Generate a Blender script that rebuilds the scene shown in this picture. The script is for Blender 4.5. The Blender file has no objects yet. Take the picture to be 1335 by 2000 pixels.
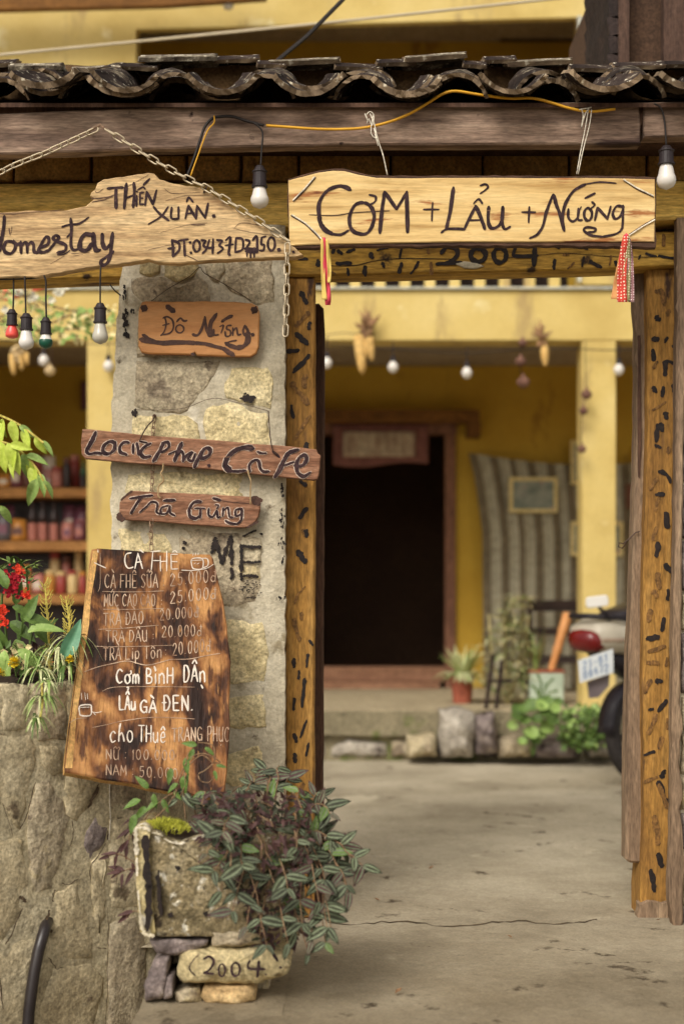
import bpy, math, random, unicodedata
from mathutils import Vector, Matrix, noise as mn
random.seed(7)
sc = bpy.context.scene
COL = sc.collection
R = random.random
def U(a, b): return a + (b - a) * R()
rad = math.radians

# ------------------------------------------------------------------ camera
FPX, CX, HY, CD, CH = 2778.0, 667.5, 1180.0, 4.7233, 1.02
cam_d = bpy.data.cameras.new('camera')
cam = bpy.data.objects.new('camera', cam_d); COL.objects.link(cam)
cam.location = (0, -CD, CH); cam.rotation_euler = (rad(90), 0, 0)
cam_d.sensor_fit = 'VERTICAL'; cam_d.sensor_height = 36; cam_d.sensor_width = 24
cam_d.lens = 36 * FPX / 2000; cam_d.shift_y = (HY - 1000) / 2000
cam_d.clip_start = 0.05; cam_d.clip_end = 500
cam_d.dof.use_dof = True; cam_d.dof.focus_distance = 4.33; cam_d.dof.aperture_fstop = 1.7
sc.camera = cam

# ------------------------------------------------------------------ light
SUN_EL, SUN_AZ = 42, 205          # azimuth measured from +Y, clockwise; the sun stands behind the camera
world = bpy.data.worlds.new('World'); sc.world = world; world.use_nodes = True
wn = world.node_tree; wn.nodes.clear()
sky = wn.nodes.new('ShaderNodeTexSky'); sky.sky_type = 'NISHITA'; sky.sun_disc = False
sky.sun_elevation = rad(SUN_EL); sky.sun_rotation = rad(SUN_AZ)
sky.air_density = 1.0; sky.dust_density = 4.0; sky.ozone_density = 1.0
hs = wn.nodes.new('ShaderNodeHueSaturation'); hs.inputs['Saturation'].default_value = 0.18
mx = wn.nodes.new('ShaderNodeMix'); mx.data_type = 'RGBA'; mx.blend_type = 'MULTIPLY'
mx.inputs['Factor'].default_value = 1; mx.inputs['B'].default_value = (1.0, 0.94, 0.855, 1)
bg = wn.nodes.new('ShaderNodeBackground'); bg.inputs['Strength'].default_value = 0.122
wo = wn.nodes.new('ShaderNodeOutputWorld')
wn.links.new(sky.outputs['Color'], hs.inputs['Color']); wn.links.new(hs.outputs['Color'], mx.inputs['A'])
wn.links.new(mx.outputs['Result'], bg.inputs['Color']); wn.links.new(bg.outputs['Background'], wo.inputs['Surface'])
sun_d = bpy.data.lights.new('sun', 'SUN'); sun_d.energy = 1.3; sun_d.angle = rad(26); sun_d.color = (1, 0.95, 0.88)
sun = bpy.data.objects.new('sun', sun_d); COL.objects.link(sun)
az, el = rad(SUN_AZ), rad(SUN_EL)
sdir = Vector((math.sin(az) * math.cos(el), math.cos(az) * math.cos(el), math.sin(el)))
sun.rotation_euler = (-sdir).to_track_quat('-Z', 'Y').to_euler()
sun.location = sdir * 20
vs = sc.view_settings
vs.view_transform = 'Standard'; vs.look = 'None'; vs.gamma = 1; vs.use_curve_mapping = False; vs.exposure = 0.42

# ------------------------------------------------------------------ pixel -> place
def W(px, py, Y):
    d = Y + CD
    return Vector(((px - CX) * d / FPX, Y, CH + (HY - py) * d / FPX))
CAM = Vector((0, -CD, CH))
class Pl:
    """a plane in the place; pt() finds the point of it that is seen at a pixel"""
    def __init__(s, a, b, c):
        s.p = Vector(a); n = (Vector(b) - s.p).cross(Vector(c) - s.p).normalized()
        if n.dot(CAM - s.p) < 0: n = -n
        s.n = n
    def pt(s, px, py, off=0.0):
        r = Vector(((px - CX) / FPX, 1, (HY - py) / FPX))
        o = s.p + s.n * off
        return CAM + r * ((o - CAM).dot(s.n) / r.dot(s.n))
def YP(Y): return Pl((0, Y, 0), (1, Y, 0), (0, Y, 1))
def PD(px, py, d): return W(px, py, d - CD)

# ------------------------------------------------------------------ objects
def tag(o, label=None, cat=None, group=None, kind=None):
    if label: o['label'] = label
    if cat: o['category'] = cat
    if group: o['group'] = group
    if kind: o['kind'] = kind
    return o
def thing(name, label, cat, loc=(0, 0, 0), group=None):
    o = bpy.data.objects.new(name, None); COL.objects.link(o); o.location = loc
    o.empty_display_size = 0.05
    return tag(o, label, cat, group)
def worigin(o):
    v = Vector((0, 0, 0))
    while o: v += o.location; o = o.parent
    return v
class MB:
    def __init__(s): s.v = []; s.f = []; s.m = []; s.g = []
    def split(s, name, mat, parent, margin=0.002, label=None):
        """strokes that touch become one part, strokes apart become parts of their own"""
        g = s.g; n = len(g); bb = []
        for (v0, v1, f0, f1) in g:
            vs_ = s.v[v0:v1]; bb.append([min(v[k] for v in vs_)-margin for k in (0, 2)]+[max(v[k] for v in vs_)+margin for k in (0, 2)])
        par = list(range(n))
        def find(i):
            while par[i] != i: par[i] = par[par[i]]; i = par[i]
            return i
        for i in range(n):
            for j in range(i):
                A_, B_ = bb[i], bb[j]
                if A_[0] < B_[2] and B_[0] < A_[2] and A_[1] < B_[3] and B_[1] < A_[3]: par[find(i)] = find(j)
        cl_ = {}
        for i in range(n): cl_.setdefault(find(i), []).append(i)
        for ids in cl_.values():
            m_ = MB()
            for i in ids:
                v0, v1, f0, f1 = g[i]; b_ = len(m_.v); m_.v += s.v[v0:v1]
                m_.f += [tuple(b_+q-v0 for q in f) for f in s.f[f0:f1]]; m_.m += s.m[f0:f1]
            m_.part(name, mat, parent, label=label)
    def add(s, vs, fs, mi=0):
        b = len(s.v); s.v += [Vector(v) for v in vs]
        s.f += [tuple(b + i for i in f) for f in fs]; s.m += [mi] * len(fs); return s
    def box(s, x0, x1, y0, y1, z0, z1, mi=0):
        return s.add([(x0,y0,z0),(x1,y0,z0),(x1,y1,z0),(x0,y1,z0),(x0,y0,z1),(x1,y0,z1),(x1,y1,z1),(x0,y1,z1)],
              [(0,3,2,1),(4,5,6,7),(0,1,5,4),(1,2,6,5),(2,3,7,6),(3,0,4,7)], mi)
    def tube(s, path, r, n=6, mi=0, caps=True):
        path = [Vector(p) for p in path]; rs = r if isinstance(r, (list, tuple)) else [r] * len(path)
        vs = []; up = Vector((0.13, 0.31, 0.94))
        for i, p in enumerate(path):
            t = (path[min(i + 1, len(path) - 1)] - path[max(i - 1, 0)])
            if t.length < 1e-9: t = Vector((0, 0, 1))
            t.normalize(); a = t.cross(up)
            if a.length < 0.1: a = t.cross(Vector((1, 0, 0)))
            a.normalize(); b = t.cross(a)
            up = b if b.dot(up) > 0 else -b
            for k in range(n):
                q = 2 * math.pi * k / n
                vs.append(p + (a * math.cos(q) + up * math.sin(q)) * rs[i])
        fs = [(i*n+k, i*n+(k+1)%n, (i+1)*n+(k+1)%n, (i+1)*n+k) for i in range(len(path)-1) for k in range(n)]
        if caps: fs += [tuple(range(n-1, -1, -1)), tuple((len(path)-1)*n+k for k in range(n))]
        return s.add(vs, fs, mi)
    def lathe(s, prof, c=(0,0,0), n=14, mi=0):
        c = Vector(c); vs = []
        for r, z in prof:
            for k in range(n):
                q = 2*math.pi*k/n; vs.append(c + Vector((r*math.cos(q), r*math.sin(q), z)))
        fs = [(i*n+k, i*n+(k+1)%n, (i+1)*n+(k+1)%n, (i+1)*n+k) for i in range(len(prof)-1) for k in range(n)]
        fs += [tuple(range(n-1,-1,-1)), tuple((len(prof)-1)*n+k for k in range(n))]
        return s.add(vs, fs, mi)
    def ext(s, front, off, mi=0, mside=None):
        """closed prism: outline (world points) swept by off"""
        n = len(front); front = [Vector(p) for p in front]; off = Vector(off)
        s.add(front + [p + off for p in front], [tuple(range(n)), tuple(range(2*n-1, n-1, -1))], mi)
        b = len(s.v) - 2*n
        s.f += [(b+(i+1)%n, b+i, b+n+i, b+n+(i+1)%n) for i in range(n)]; s.m += [mi if mside is None else mside] * n
        return s
    def quad(s, a, b, c, d, mi=0): return s.add([a,b,c,d], [(0,1,2,3)], mi)
    def mesh(s, name, mats, org=Vector((0,0,0)), smooth=False):
        me = bpy.data.meshes.new(name)
        me.from_pydata([tuple(v - org) for v in s.v], [], s.f)
        if not isinstance(mats, (list, tuple)): mats = [mats]
        for m in mats: me.materials.append(m)
        me.polygons.foreach_set('material_index', s.m)
        if smooth: me.polygons.foreach_set('use_smooth', [True] * len(s.f))
        me.update(); return me
    def part(s, name, mat, parent, smooth=False, label=None, kind=None):
        o = bpy.data.objects.new(name, s.mesh(name, mat, worigin(parent), smooth))
        COL.objects.link(o); o.parent = parent
        return tag(o, label, kind=kind)
    def top(s, name, mat, label=None, cat=None, group=None, kind=None, smooth=False, loc=None):
        if loc is None:
            xs = [v.x for v in s.v]; ys = [v.y for v in s.v]; zs = [v.z for v in s.v]
            loc = Vector(((min(xs)+max(xs))/2, (min(ys)+max(ys))/2, min(zs)))
        o = bpy.data.objects.new(name, s.mesh(name, mat, Vector(loc), smooth))
        o.location = loc; COL.objects.link(o); return tag(o, label, cat, group, kind)
def inst(name, me, parent, loc, rot=None, scl=1.0):
    o = bpy.data.objects.new(name, me); COL.objects.link(o); o.parent = parent
    l = Vector(loc) - worigin(parent) if parent else Vector(loc)
    m = Matrix.Translation(l) @ (rot.to_4x4() if rot else Matrix.Identity(4))
    if isinstance(scl, (int, float)): scl = (scl,)*3
    o.matrix_basis = m @ Matrix.Diagonal((*scl, 1)); return o
def copy_tree(o, parent=None):
    c = o.copy(); COL.objects.link(c)
    if parent: c.parent = parent
    for ch in o.children: copy_tree(ch, c)
    return c
def bevel(o, w, seg=2):
    m = o.modifiers.new('b', 'BEVEL'); m.width = w; m.segments = seg; m.limit_method = 'ANGLE'; m.angle_limit = rad(40); return o
def frame(d, nrm=(0, 0, 1)):
    """rotation whose X runs along d and Z leans to nrm"""
    x = Vector(d).normalized(); z = Vector(nrm); z = z - x * z.dot(x)
    if z.length < 1e-4: z = Vector((0.3, 1, 0.1)); z -= x * z.dot(x)
    z.normalize(); y = z.cross(x)
    return Matrix((x, y, z)).transposed()

# ------------------------------------------------------------------ materials
def c(r, g, b):
    f = lambda v: ((v/255+0.055)/1.055)**2.4 if v > 10 else v/255/12.92
    return (f(r), f(g), f(b), 1)
def mat(name, cols, scale=4, stretch=(1,1,1), detail=6, rough=0.85, bump=0.3, bscale=30, bdist=0.01, bstretch=None,
        specks=(), spec=0.3, rand=0.0, nrough=0.6, pos=None, trans=None, metal=0, emis=None, dots=None, distort=0.0, micro=None):
    m = bpy.data.materials.new(name); m.use_nodes = True; t = m.node_tree; N = t.nodes; L = t.links
    bs = N['Principled BSDF']; bs.inputs['Roughness'].default_value = rough
    bs.inputs['Specular IOR Level'].default_value = spec; bs.inputs['Metallic'].default_value = metal
    tc = N.new('ShaderNodeTexCoord')
    def mapped(st):
        mp = N.new('ShaderNodeMapping'); mp.inputs['Scale'].default_value = st; L.new(tc.outputs['Object'], mp.inputs['Vector']); return mp.outputs['Vector']
    def nz(v, s, d, dist=0.0):
        n = N.new('ShaderNodeTexNoise'); n.inputs['Scale'].default_value = s; n.inputs['Detail'].default_value = d
        n.inputs['Roughness'].default_value = nrough; n.inputs['Distortion'].default_value = dist; L.new(v, n.inputs['Vector']); return n.outputs['Fac']
    if len(cols) == 1:
        cols = [tuple(x*0.9 for x in cols[0][:3])+(1,), tuple(min(1, x*1.1) for x in cols[0][:3])+(1,)]
    f = nz(mapped(stretch), scale, detail, distort)
    cr = N.new('ShaderNodeValToRGB'); L.new(f, cr.inputs['Fac'])
    k = len(cols)
    if pos is None: pos = [0.5] if k == 1 else [0.32 + 0.36*i/(k-1) for i in range(k)]
    e = cr.color_ramp.elements
    while len(e) < k: e.new(0.5)
    for i in range(k): e[i].position = pos[i]; e[i].color = cols[i]
    colr = cr.outputs['Color']
    for (scol, ss, th, sst) in specks:
        f2 = nz(mapped(sst), ss, 5)
        r2 = N.new('ShaderNodeMapRange'); r2.inputs['From Min'].default_value = th; r2.inputs['From Max'].default_value = th + 0.07
        L.new(f2, r2.inputs['Value']); mi = N.new('ShaderNodeMix'); mi.data_type = 'RGBA'
        L.new(r2.outputs['Result'], mi.inputs['Factor']); L.new(colr, mi.inputs['A']); mi.inputs['B'].default_value = scol
        colr = mi.outputs['Result']
    if dots:
        dcol, dsc, dr = dots
        vo = N.new('ShaderNodeTexVoronoi'); vo.inputs['Scale'].default_value = dsc; vo.inputs['Randomness'].default_value = 0.25
        L.new(mapped((1, 0.0, 1)), vo.inputs['Vector'])
        ls = N.new('ShaderNodeMath'); ls.operation = 'LESS_THAN'; ls.inputs[1].default_value = dr; L.new(vo.outputs['Distance'], ls.inputs[0])
        mi = N.new('ShaderNodeMix'); mi.data_type = 'RGBA'; L.new(ls.outputs[0], mi.inputs['Factor']); L.new(colr, mi.inputs['A']); mi.inputs['B'].default_value = dcol
        colr = mi.outputs['Result']
    if micro is None: micro = 0.0 if rough < 0.55 or not bump else 0.36
    if micro:
        for (ms_, am) in ((105, micro), (34, micro*0.6)):
            fm = nz(mapped(tuple(max(0.25, min(1.6, q/8 if max(stretch) > 5 else 1)) for q in stretch)), ms_, 4)
            r3 = N.new('ShaderNodeMapRange'); r3.inputs['From Min'].default_value = .32; r3.inputs['From Max'].default_value = .68
            r3.inputs['To Min'].default_value = 1-am; r3.inputs['To Max'].default_value = 1+am; L.new(fm, r3.inputs['Value'])
            h3 = N.new('ShaderNodeHueSaturation'); L.new(r3.outputs['Result'], h3.inputs['Value']); L.new(colr, h3.inputs['Color']); colr = h3.outputs['Color']
    if rand:
        oi = N.new('ShaderNodeObjectInfo'); mr = N.new('ShaderNodeMapRange'); mr.inputs['To Min'].default_value = 1-rand; mr.inputs['To Max'].default_value = 1+rand
        L.new(oi.outputs['Random'], mr.inputs['Value']); h = N.new('ShaderNodeHueSaturation'); L.new(mr.outputs['Result'], h.inputs['Value']); L.new(colr, h.inputs['Color']); colr = h.outputs['Color']
    L.new(colr, bs.inputs['Base Color'])
    if bump:
        fb = nz(mapped(bstretch or (1,1,1)), bscale, 8)
        bp = N.new('ShaderNodeBump'); bp.inputs['Strength'].default_value = bump; bp.inputs['Distance'].default_value = bdist
        L.new(fb, bp.inputs['Height']); L.new(bp.outputs['Normal'], bs.inputs['Normal'])
    if trans:
        bs.inputs['Transmission Weight'].default_value = trans
    if emis:
        bs.inputs['Emission Color'].default_value = emis[0]; bs.inputs['Emission Strength'].default_value = emis[1]
    return m
GX = (1.2, 14, 16); GZ = (14, 14, 1.2)
M = {}
M['ground'] = mat('courtyard_concrete', [c(142,132,112), c(174,164,142), c(194,184,162)], 1.3, detail=12, bump=0.7, bscale=16, bdist=0.012, nrough=0.68, specks=[(c(88,76,60), 6, 0.61, (1,1,1)), (c(196,186,162), 2.2, 0.63, (1,1,1))], micro=0.16)
M['path'] = mat('dusty_path_concrete', [c(100,86,66), c(136,120,96), c(158,142,116)], 2.2, detail=12, bump=1.0, bscale=18, bdist=0.014, nrough=0.7, specks=[(c(76,62,48), 5, 0.60, (1,1,1)), (c(172,158,130), 3.4, 0.63, (1,1,1))], micro=0.2)
M['earth'] = mat('dark_earth', [c(60,48,36), c(95,80,60)], 6, bump=0.8)
M['yellow'] = mat('yellow_wall_paint', [c(190,164,96), c(206,182,112), c(216,194,128)], 1.6, bump=0.12, bscale=25, micro=0.05, specks=[(c(176,152,100), 3, 0.59, (1,1,0.3)), (c(226,212,160), 2.2, 0.64, (1,1,1))])
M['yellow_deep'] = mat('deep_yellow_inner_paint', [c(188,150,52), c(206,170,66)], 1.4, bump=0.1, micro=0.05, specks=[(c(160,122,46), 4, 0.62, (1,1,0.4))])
M['ceil'] = mat('grey_ceiling_plaster', [c(150,136,118), c(170,156,136)], 2, bump=0.2)
M['pale_sill'] = mat('pale_sill', [c(180,184,176), c(205,200,180)], 6, bump=0.2)
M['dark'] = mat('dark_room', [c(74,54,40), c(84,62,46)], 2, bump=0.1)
M['ochre'] = mat('weathered_ochre_beam', [c(132,98,42), c(176,138,60), c(192,156,78)], 1.0, GX, bump=0.6, bscale=1.2, bstretch=GX, specks=[(c(98,72,46), 1.0, 0.60, (2,10,14)), (c(66,48,34), 9, 0.64, (1,1,1)), (c(204,176,110), 1.0, 0.66, (1.5,8,12))])
M['ochre_post'] = mat('ochre_painted_post', [c(116,82,42), c(152,112,54), c(172,134,76)], 1.0, (10,10,1.0), bump=0.8, bscale=1.3, bstretch=GZ, specks=[(c(100,74,54), 1.0, 0.555, (7,7,1.4)), (c(70,50,38), 7, 0.62, (2,2,0.6)), (c(190,158,96), 1, 0.62, (9,9,1)), (c(126,102,80), 3.2, .61, (1,1,.5))])
M['faded_paint'] = mat('rubbed_dark_paint', [c(84,60,36), c(138,100,52)], 60, (3,3,1), rough=0.8, bump=0.4)
M['black_paint'] = mat('worn_black_paint', [c(24,19,18), c(44,34,30)], 30, rough=0.7, bump=0.3)
M['brick'] = mat('mud_brick', [c(176,134,72), c(204,160,90), c(216,178,112)], 5, bump=0.9, bscale=22, specks=[(c(84,62,42), 5, 0.59, (1,1,1))], rand=0.12)
M['brickmortar'] = mat('dark_joint_clay', [c(86,66,44), c(124,96,62)], 9, bump=0.8)
M['fascia'] = mat('weathered_brown_plank', [c(86,68,58), c(132,110,94), c(164,142,122)], 1.1, GX, bump=0.9, bscale=1.2, bstretch=GX, specks=[(c(58,42,36), 1.2, 0.58, (1.4,9,12)), (c(44,32,28), 16, 0.66, (1,1,1))])
M['jamb'] = mat('grey_brown_raw_timber', [c(92,74,58), c(132,110,88), c(162,140,112)], 1.0, (15,15,0.8), bump=0.9, bscale=1.4, bstretch=GZ,
    specks=[(c(66,50,40), 1.0, 0.61, (16,16,1.0))])
M['jamb_dark'] = mat('dark_brown_timber', [c(66,46,36), c(98,72,56)], 1.0, (15,15,0.8), bump=0.8, bscale=1.4, bstretch=GZ)
M['mortar'] = mat('grey_lime_mortar', [c(156,146,124), c(190,180,156), c(212,204,182)], 2.6, detail=10, bump=0.9, bscale=20, bdist=0.015, specks=[(c(104,92,74), 11, 0.635, (1,1,1)), (c(138,126,104), 2.6, 0.60, (1,1,1)), (c(220,212,192), 4, 0.61, (1,1,1)), (c(150,138,112), 7, 0.61, (1,1,1))], micro=0.16)
M['stone_y'] = mat('yellow_limestone', [c(172,156,116), c(202,186,142), c(214,200,160)], 7, detail=12, bump=1.1, bscale=38, bdist=0.012, rand=0.06, specks=[(c(138,120,86), 14, 0.63, (1,1,1)), (c(122,108,88), 5, 0.64, (1,1,1)), (c(222,206,160), 9, 0.62, (1,1,1))])
M['stone_g'] = mat('grey_brown_stone', [c(146,132,108), c(174,160,134), c(190,178,150)], 6, detail=12, bump=1.1, bscale=34, bdist=0.012, rand=0.08, specks=[(c(206,188,142), 5, 0.59, (1,1,1)), (c(104,90,74), 16, 0.63, (1,1,1)), (c(130,116,98), 4, 0.6, (1,1,1))])
M['stone_p'] = mat('purple_grey_slate', [c(92,82,80), c(124,112,108), c(150,138,130)], 9, (1,1,2), bump=1.1, bscale=30, rand=0.08, specks=[(c(176,164,148), 8, 0.62, (1,1,1)), (c(64,54,54), 12, .62, (1,1,1))])
M['stone_t'] = mat('tan_boulder_stone', [c(158,144,114), c(182,168,136), c(198,186,156)], 5, detail=12, bump=0.7, bscale=60, bdist=0.008, rand=0.05, specks=[(c(206,178,124), 3, 0.61, (1,1,1)), (c(116,102,82), 11, 0.63, (1,1,1)), (c(144,128,104), 3, 0.6, (1,1,.5))])
M['stone_o'] = mat('orange_sandstone', [c(158,130,90), c(192,164,118), c(206,182,138)], 4, (1,1,4), bump=0.7, bscale=24)
M['wallmortar'] = mat('tan_wall_mortar', [c(156,144,116), c(180,168,138), c(196,186,158)], 4, detail=12, bump=0.7, bscale=50, bdist=0.008, specks=[(c(110,96,76), 9, 0.64, (1,1,1)), (c(204,178,126), 2.4, 0.64, (1,1,1)), (c(138,124,100), 3.4, 0.6, (1,1,.6))])
M['drift'] = mat('pale_driftwood', [c(150,120,84), c(192,162,118), c(212,186,142)], 1.0, (1.6,10,20), bump=0.6, bscale=1.2, bstretch=(2,14,24), distort=0.6,
    specks=[(c(132,98,66), 1.0, 0.64, (2,10,26)), (c(206,190,158), 3, 0.63, (1,1,2))])
M['pine'] = mat('scorched_pine', [c(176,140,84), c(218,186,126), c(230,204,148)], 1.0, (1.4,10,26), bump=0.4, bscale=1.2, bstretch=(2,14,30), distort=0.5, specks=[(c(160,106,62), 1.6, 0.57, (2.2,6,17)), (c(112,68,46), 2.0, 0.625, (2.0,5,13))], micro=0.1)
M['bark'] = mat('dark_bark_edge', [c(58,40,32), c(96,70,52)], 5, (1,5,9), bump=1, bscale=12)
M['orange_board'] = mat('varnished_orange_board', [c(172,116,66), c(196,140,86), c(206,154,102)], 1.0, (3,5,16), rough=0.6, bump=0.2, bscale=2, bstretch=(2,10,20), specks=[(c(150,94,56), 2.4, 0.64, (1,1,1.6))], micro=.08)
M['red_board'] = mat('red_brown_board', [c(110,74,54), c(144,104,80), c(166,126,100)], 1.0, (3,10,22), bump=0.6, bscale=1.6, bstretch=(2,14,24), distort=1.2, specks=[(c(82,54,42), 2, 0.61, (2,6,12))])
M['burnt'] = mat('torched_slab', [c(40,25,19), c(78,48,31), c(134,88,50), c(188,138,84)], 3.0, (4.2,4.2,1.6), pos=[0.40,0.475,0.54,0.66], detail=4, nrough=0.5, rough=0.65, bump=0.7, bscale=1.0, bstretch=(60,20,3), specks=[(c(92,58,36), 1.0, 0.57, (46,20,2.0)), (c(176,128,78), 1.2, 0.64, (50,20,1.6))], distort=0.35, micro=0.12)
M['bare'] = mat('bare_wood_edge', [c(188,142,84), c(214,172,108)], 1, (20,20,3), bump=0.5, bscale=1, bstretch=(40,20,4))
M['ink'] = mat('dark_ink', [c(44,32,36), c(68,52,52)], 40, rough=0.75, bump=0.15, spec=.1, specks=[(c(112,86,70), 2.0, 0.64, (5,20,60))])
M['ink_brown'] = mat('burnt_brown_lettering', [c(62,40,32), c(84,56,44)], 30, rough=0.6, bump=0.2)
M['chalk'] = mat('white_paint_pen', [c(206,192,176), c(236,226,212)], 30, bump=0.2, micro=0.15)
M['chalk_dim'] = mat('faded_paint_pen', [c(140,108,86), c(208,182,156)], 22, bump=0.2, micro=0.2)
M['halo'] = mat('pale_letter_outline', [c(186,164,148), c(214,196,178)], 20, bump=0.2)
M['tile'] = mat('mossy_dark_clay_tile', [c(34,28,27), c(54,45,41), c(80,68,60)], 7, detail=8, bump=0.7, bscale=40, rand=0.3, specks=[(c(200,192,172), 36, 0.595, (1,1,1)), (c(140,128,108), 10, 0.60, (1,1,1)), (c(24,20,19), 6, 0.60, (1,1,1))], micro=.15, rough=.95, spec=.1)
M['tile_pale'] = mat('lichen_covered_tile', [c(88,76,64), c(150,140,120)], 30, bump=1.0, bscale=50, rand=0.15, specks=[(c(198,190,168), 26, 0.55, (1,1,1)), (c(60,48,42), 12, 0.62, (1,1,1))])
M['tile_edge'] = mat('worn_tile_edge', [c(70,57,48), c(128,110,88), c(164,146,118)], 7, bump=0.5, rand=0.35, specks=[(c(44,34,30), 9, 0.56, (1,1,1)), (c(200,190,168), 26, 0.61, (1,1,1))], micro=.15, rough=.95, spec=.1)
M['chain'] = mat('dull_cream_chain_metal', [c(178,162,134), c(206,192,164)], 20, rough=0.45, bump=0.1, metal=0.3)
M['rust'] = mat('rusty_chain', [c(120,92,74), c(160,136,112)], 30, rough=0.6, metal=0.3)
M['wire'] = mat('dark_wire', [c(52,36,28), c(76,54,42)], 20, rough=0.6, bump=0)
M['rope'] = mat('jute_string', [c(150,124,88), c(182,156,116)], 60, bump=0.5)
M['string'] = mat('white_string', [c(204,196,178), c(226,218,200)], 60, bump=0.3)
M['cable_y'] = mat('yellow_cable', [c(206,150,34), c(222,168,48)], 8, rough=0.45, bump=0)
M['cable_k'] = mat('black_cable', [c(30,25,23), c(42,35,31)], 8, rough=0.5, bump=0)
M['cable_w'] = mat('pale_cable', [c(190,176,146), c(204,190,162)], 8, rough=0.5, bump=0)
M['socket'] = mat('black_rubber_socket', [c(38,32,34), c(56,48,50)], 10, rough=0.45, bump=0.1)
M['bulb'] = mat('frosted_white_bulb', [c(214,208,200), c(226,222,214)], 5, rough=0.25, bump=0, spec=0.5)
M['bulb_grey'] = mat('translucent_grey_bulb', [c(176,172,158), c(196,192,178)], 5, rough=0.2, bump=0, spec=0.5)
M['bulb_red'] = mat('red_bulb', [c(226,74,66), c(240,96,84)], 5, rough=0.3, bump=0, spec=0.5)
M['bulb_green'] = mat('green_bulb_dip', [c(20,72,56), c(30,88,68)], 5, rough=0.3, bump=0, spec=0.5)
M['pot'] = mat('old_mossy_concrete_planter', [c(88,78,54), c(144,130,98), c(182,170,140)], 8, detail=12, bump=1.3, bscale=46, bdist=0.014, specks=[(c(210,204,186), 30, 0.575, (1,1,1)), (c(54,44,32), 17, 0.59, (1,1,1)), (c(154,136,76), 4, 0.62, (1,1,1))], micro=.45)
M['pot_white'] = mat('white_painted_rim', [c(184,172,140), c(222,214,196)], 8, bump=0.7, bscale=30, specks=[(c(160,140,84), 7, 0.62, (1,1,1))])
M['soil'] = mat('potting_soil', [c(38,30,24), c(64,52,40)], 30, bump=1)
M['lf_dark'] = mat('tradescantia_dark_green', [c(40,44,30), c(58,60,40)], 8, rough=0.6, bump=0.2, rand=0.35, micro=0)
M['lf_silver'] = mat('tradescantia_silver_stripe', [c(88,98,74), c(114,124,98)], 8, rough=0.6, bump=0.2, rand=0.3, micro=0)
M['lf_purple'] = mat('purple_leaf', [c(62,42,42), c(88,60,56)], 8, rough=0.6, bump=0.2, rand=0.25, micro=0)
M['stem'] = mat('pinkish_brown_stem', [c(112,84,62), c(150,124,94)], 20, bump=0.3)
M['lf_mid'] = mat('mid_green_leaf', [c(74,98,46), c(102,128,62)], 8, rough=0.5, bump=0.2, rand=0.2)
M['lf_lime'] = mat('lime_green_leaf', [c(168,190,62), c(196,210,96)], 8, rough=0.5, bump=0.2, rand=0.10)
M['lf_pale'] = mat('pale_green_leaf', [c(126,156,78), c(158,182,106)], 8, rough=0.5, bump=0.2, rand=0.12)
M['lf_var'] = mat('variegated_blade', [c(186,192,130), c(222,222,176)], 8, rough=0.6, bump=0.2, rand=0.15)
M['lf_blue'] = mat('blue_green_leaf', [c(84,136,104), c(108,156,122)], 8, rough=0.4, bump=0.1)
M['lf_dry'] = mat('dry_straw_leaf', [c(190,176,120), c(222,208,156)], 12, bump=0.3, rand=0.2)
M['lf_stalk'] = mat('yellow_stalk', [c(186,170,78), c(204,190,104)], 12, bump=0.2)
M['sedum'] = mat('golden_sedum', [c(150,152,44), c(190,190,76)], 30, bump=0.4)
M['red_fl'] = mat('crimson_flower', [c(150,22,38), c(180,36,50)], 20, bump=0.5)
M['orange_fl'] = mat('orange_red_flower', [c(204,52,34), c(222,74,48)], 20, bump=0.3)
M['yel_fl'] = mat('yellow_flower', [c(216,190,34), c(230,208,64)], 20, bump=0.3)
M['hose'] = mat('black_plastic_pipe', [c(38,33,34), c(52,46,46)], 8, rough=0.35, bump=0.1, spec=0.5)
M['shelf'] = mat('brown_shelf_board', [c(142,98,54), c(176,128,76)], 2, (2,8,8), bump=0.3)
M['door_wood'] = mat('reddish_door_timber', [c(106,72,56), c(142,102,80)], 1.4, (8,8,1.2), bump=0.4)
M['door_beam'] = mat('brown_head_beam', [c(108,72,34), c(134,92,44)], 1.4, (1.5,8,8), bump=0.4)
M['step_wood'] = mat('worn_threshold_plank', [c(128,92,70), c(160,120,94)], 1.2, (1.6,8,10), bump=0.4)
M['curt_a'] = mat('beige_curtain_stripe', [c(160,154,132), c(178,172,150)], 12, bump=0.2)
M['curt_b'] = mat('brown_curtain_stripe', [c(106,96,76), c(124,112,90)], 12, bump=0.2)
M['cream'] = mat('cream_painted_frame', [c(214,194,132), c(230,212,156)], 8, bump=0.1)
M['picture'] = mat('faded_landscape_print', [c(92,104,98), c(140,146,132), c(168,164,148)], 8, rough=0.5, bump=0, specks=[(c(170,120,122), 10, 0.60, (1,1,1))])
M['valance'] = mat('maroon_cloth', [c(112,72,66), c(134,90,82)], 10, bump=0.3)
M['panel'] = mat('pale_printed_cloth', [c(150,126,108), c(196,182,156)], 6, (3,3,1), bump=0.2)
M['blackwood'] = mat('dark_bench_wood', [c(42,32,28), c(60,46,40)], 5, (1.5,6,6), bump=0.3)
M['bamboo'] = mat('orange_pole', [c(190,128,74), c(212,154,98)], 6, rough=0.5, bump=0.2)
M['tin'] = mat('pale_tin_with_leaf_print', [c(154,170,152), c(188,200,182)], 10, rough=0.4, bump=0.1, specks=[(c(112,136,108), 14, 0.58, (2,1,1))])
M['terracotta'] = mat('terracotta', [c(136,72,54), c(160,92,70)], 8, bump=0.3)
M['terrace'] = mat('terrace_concrete', [c(112,104,82), c(142,132,106)], 3, bump=0.7, specks=[(c(104,108,66), 4, 0.56, (1,1,1)), (c(70,62,52), 6, 0.64, (1,1,1))])
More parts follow.
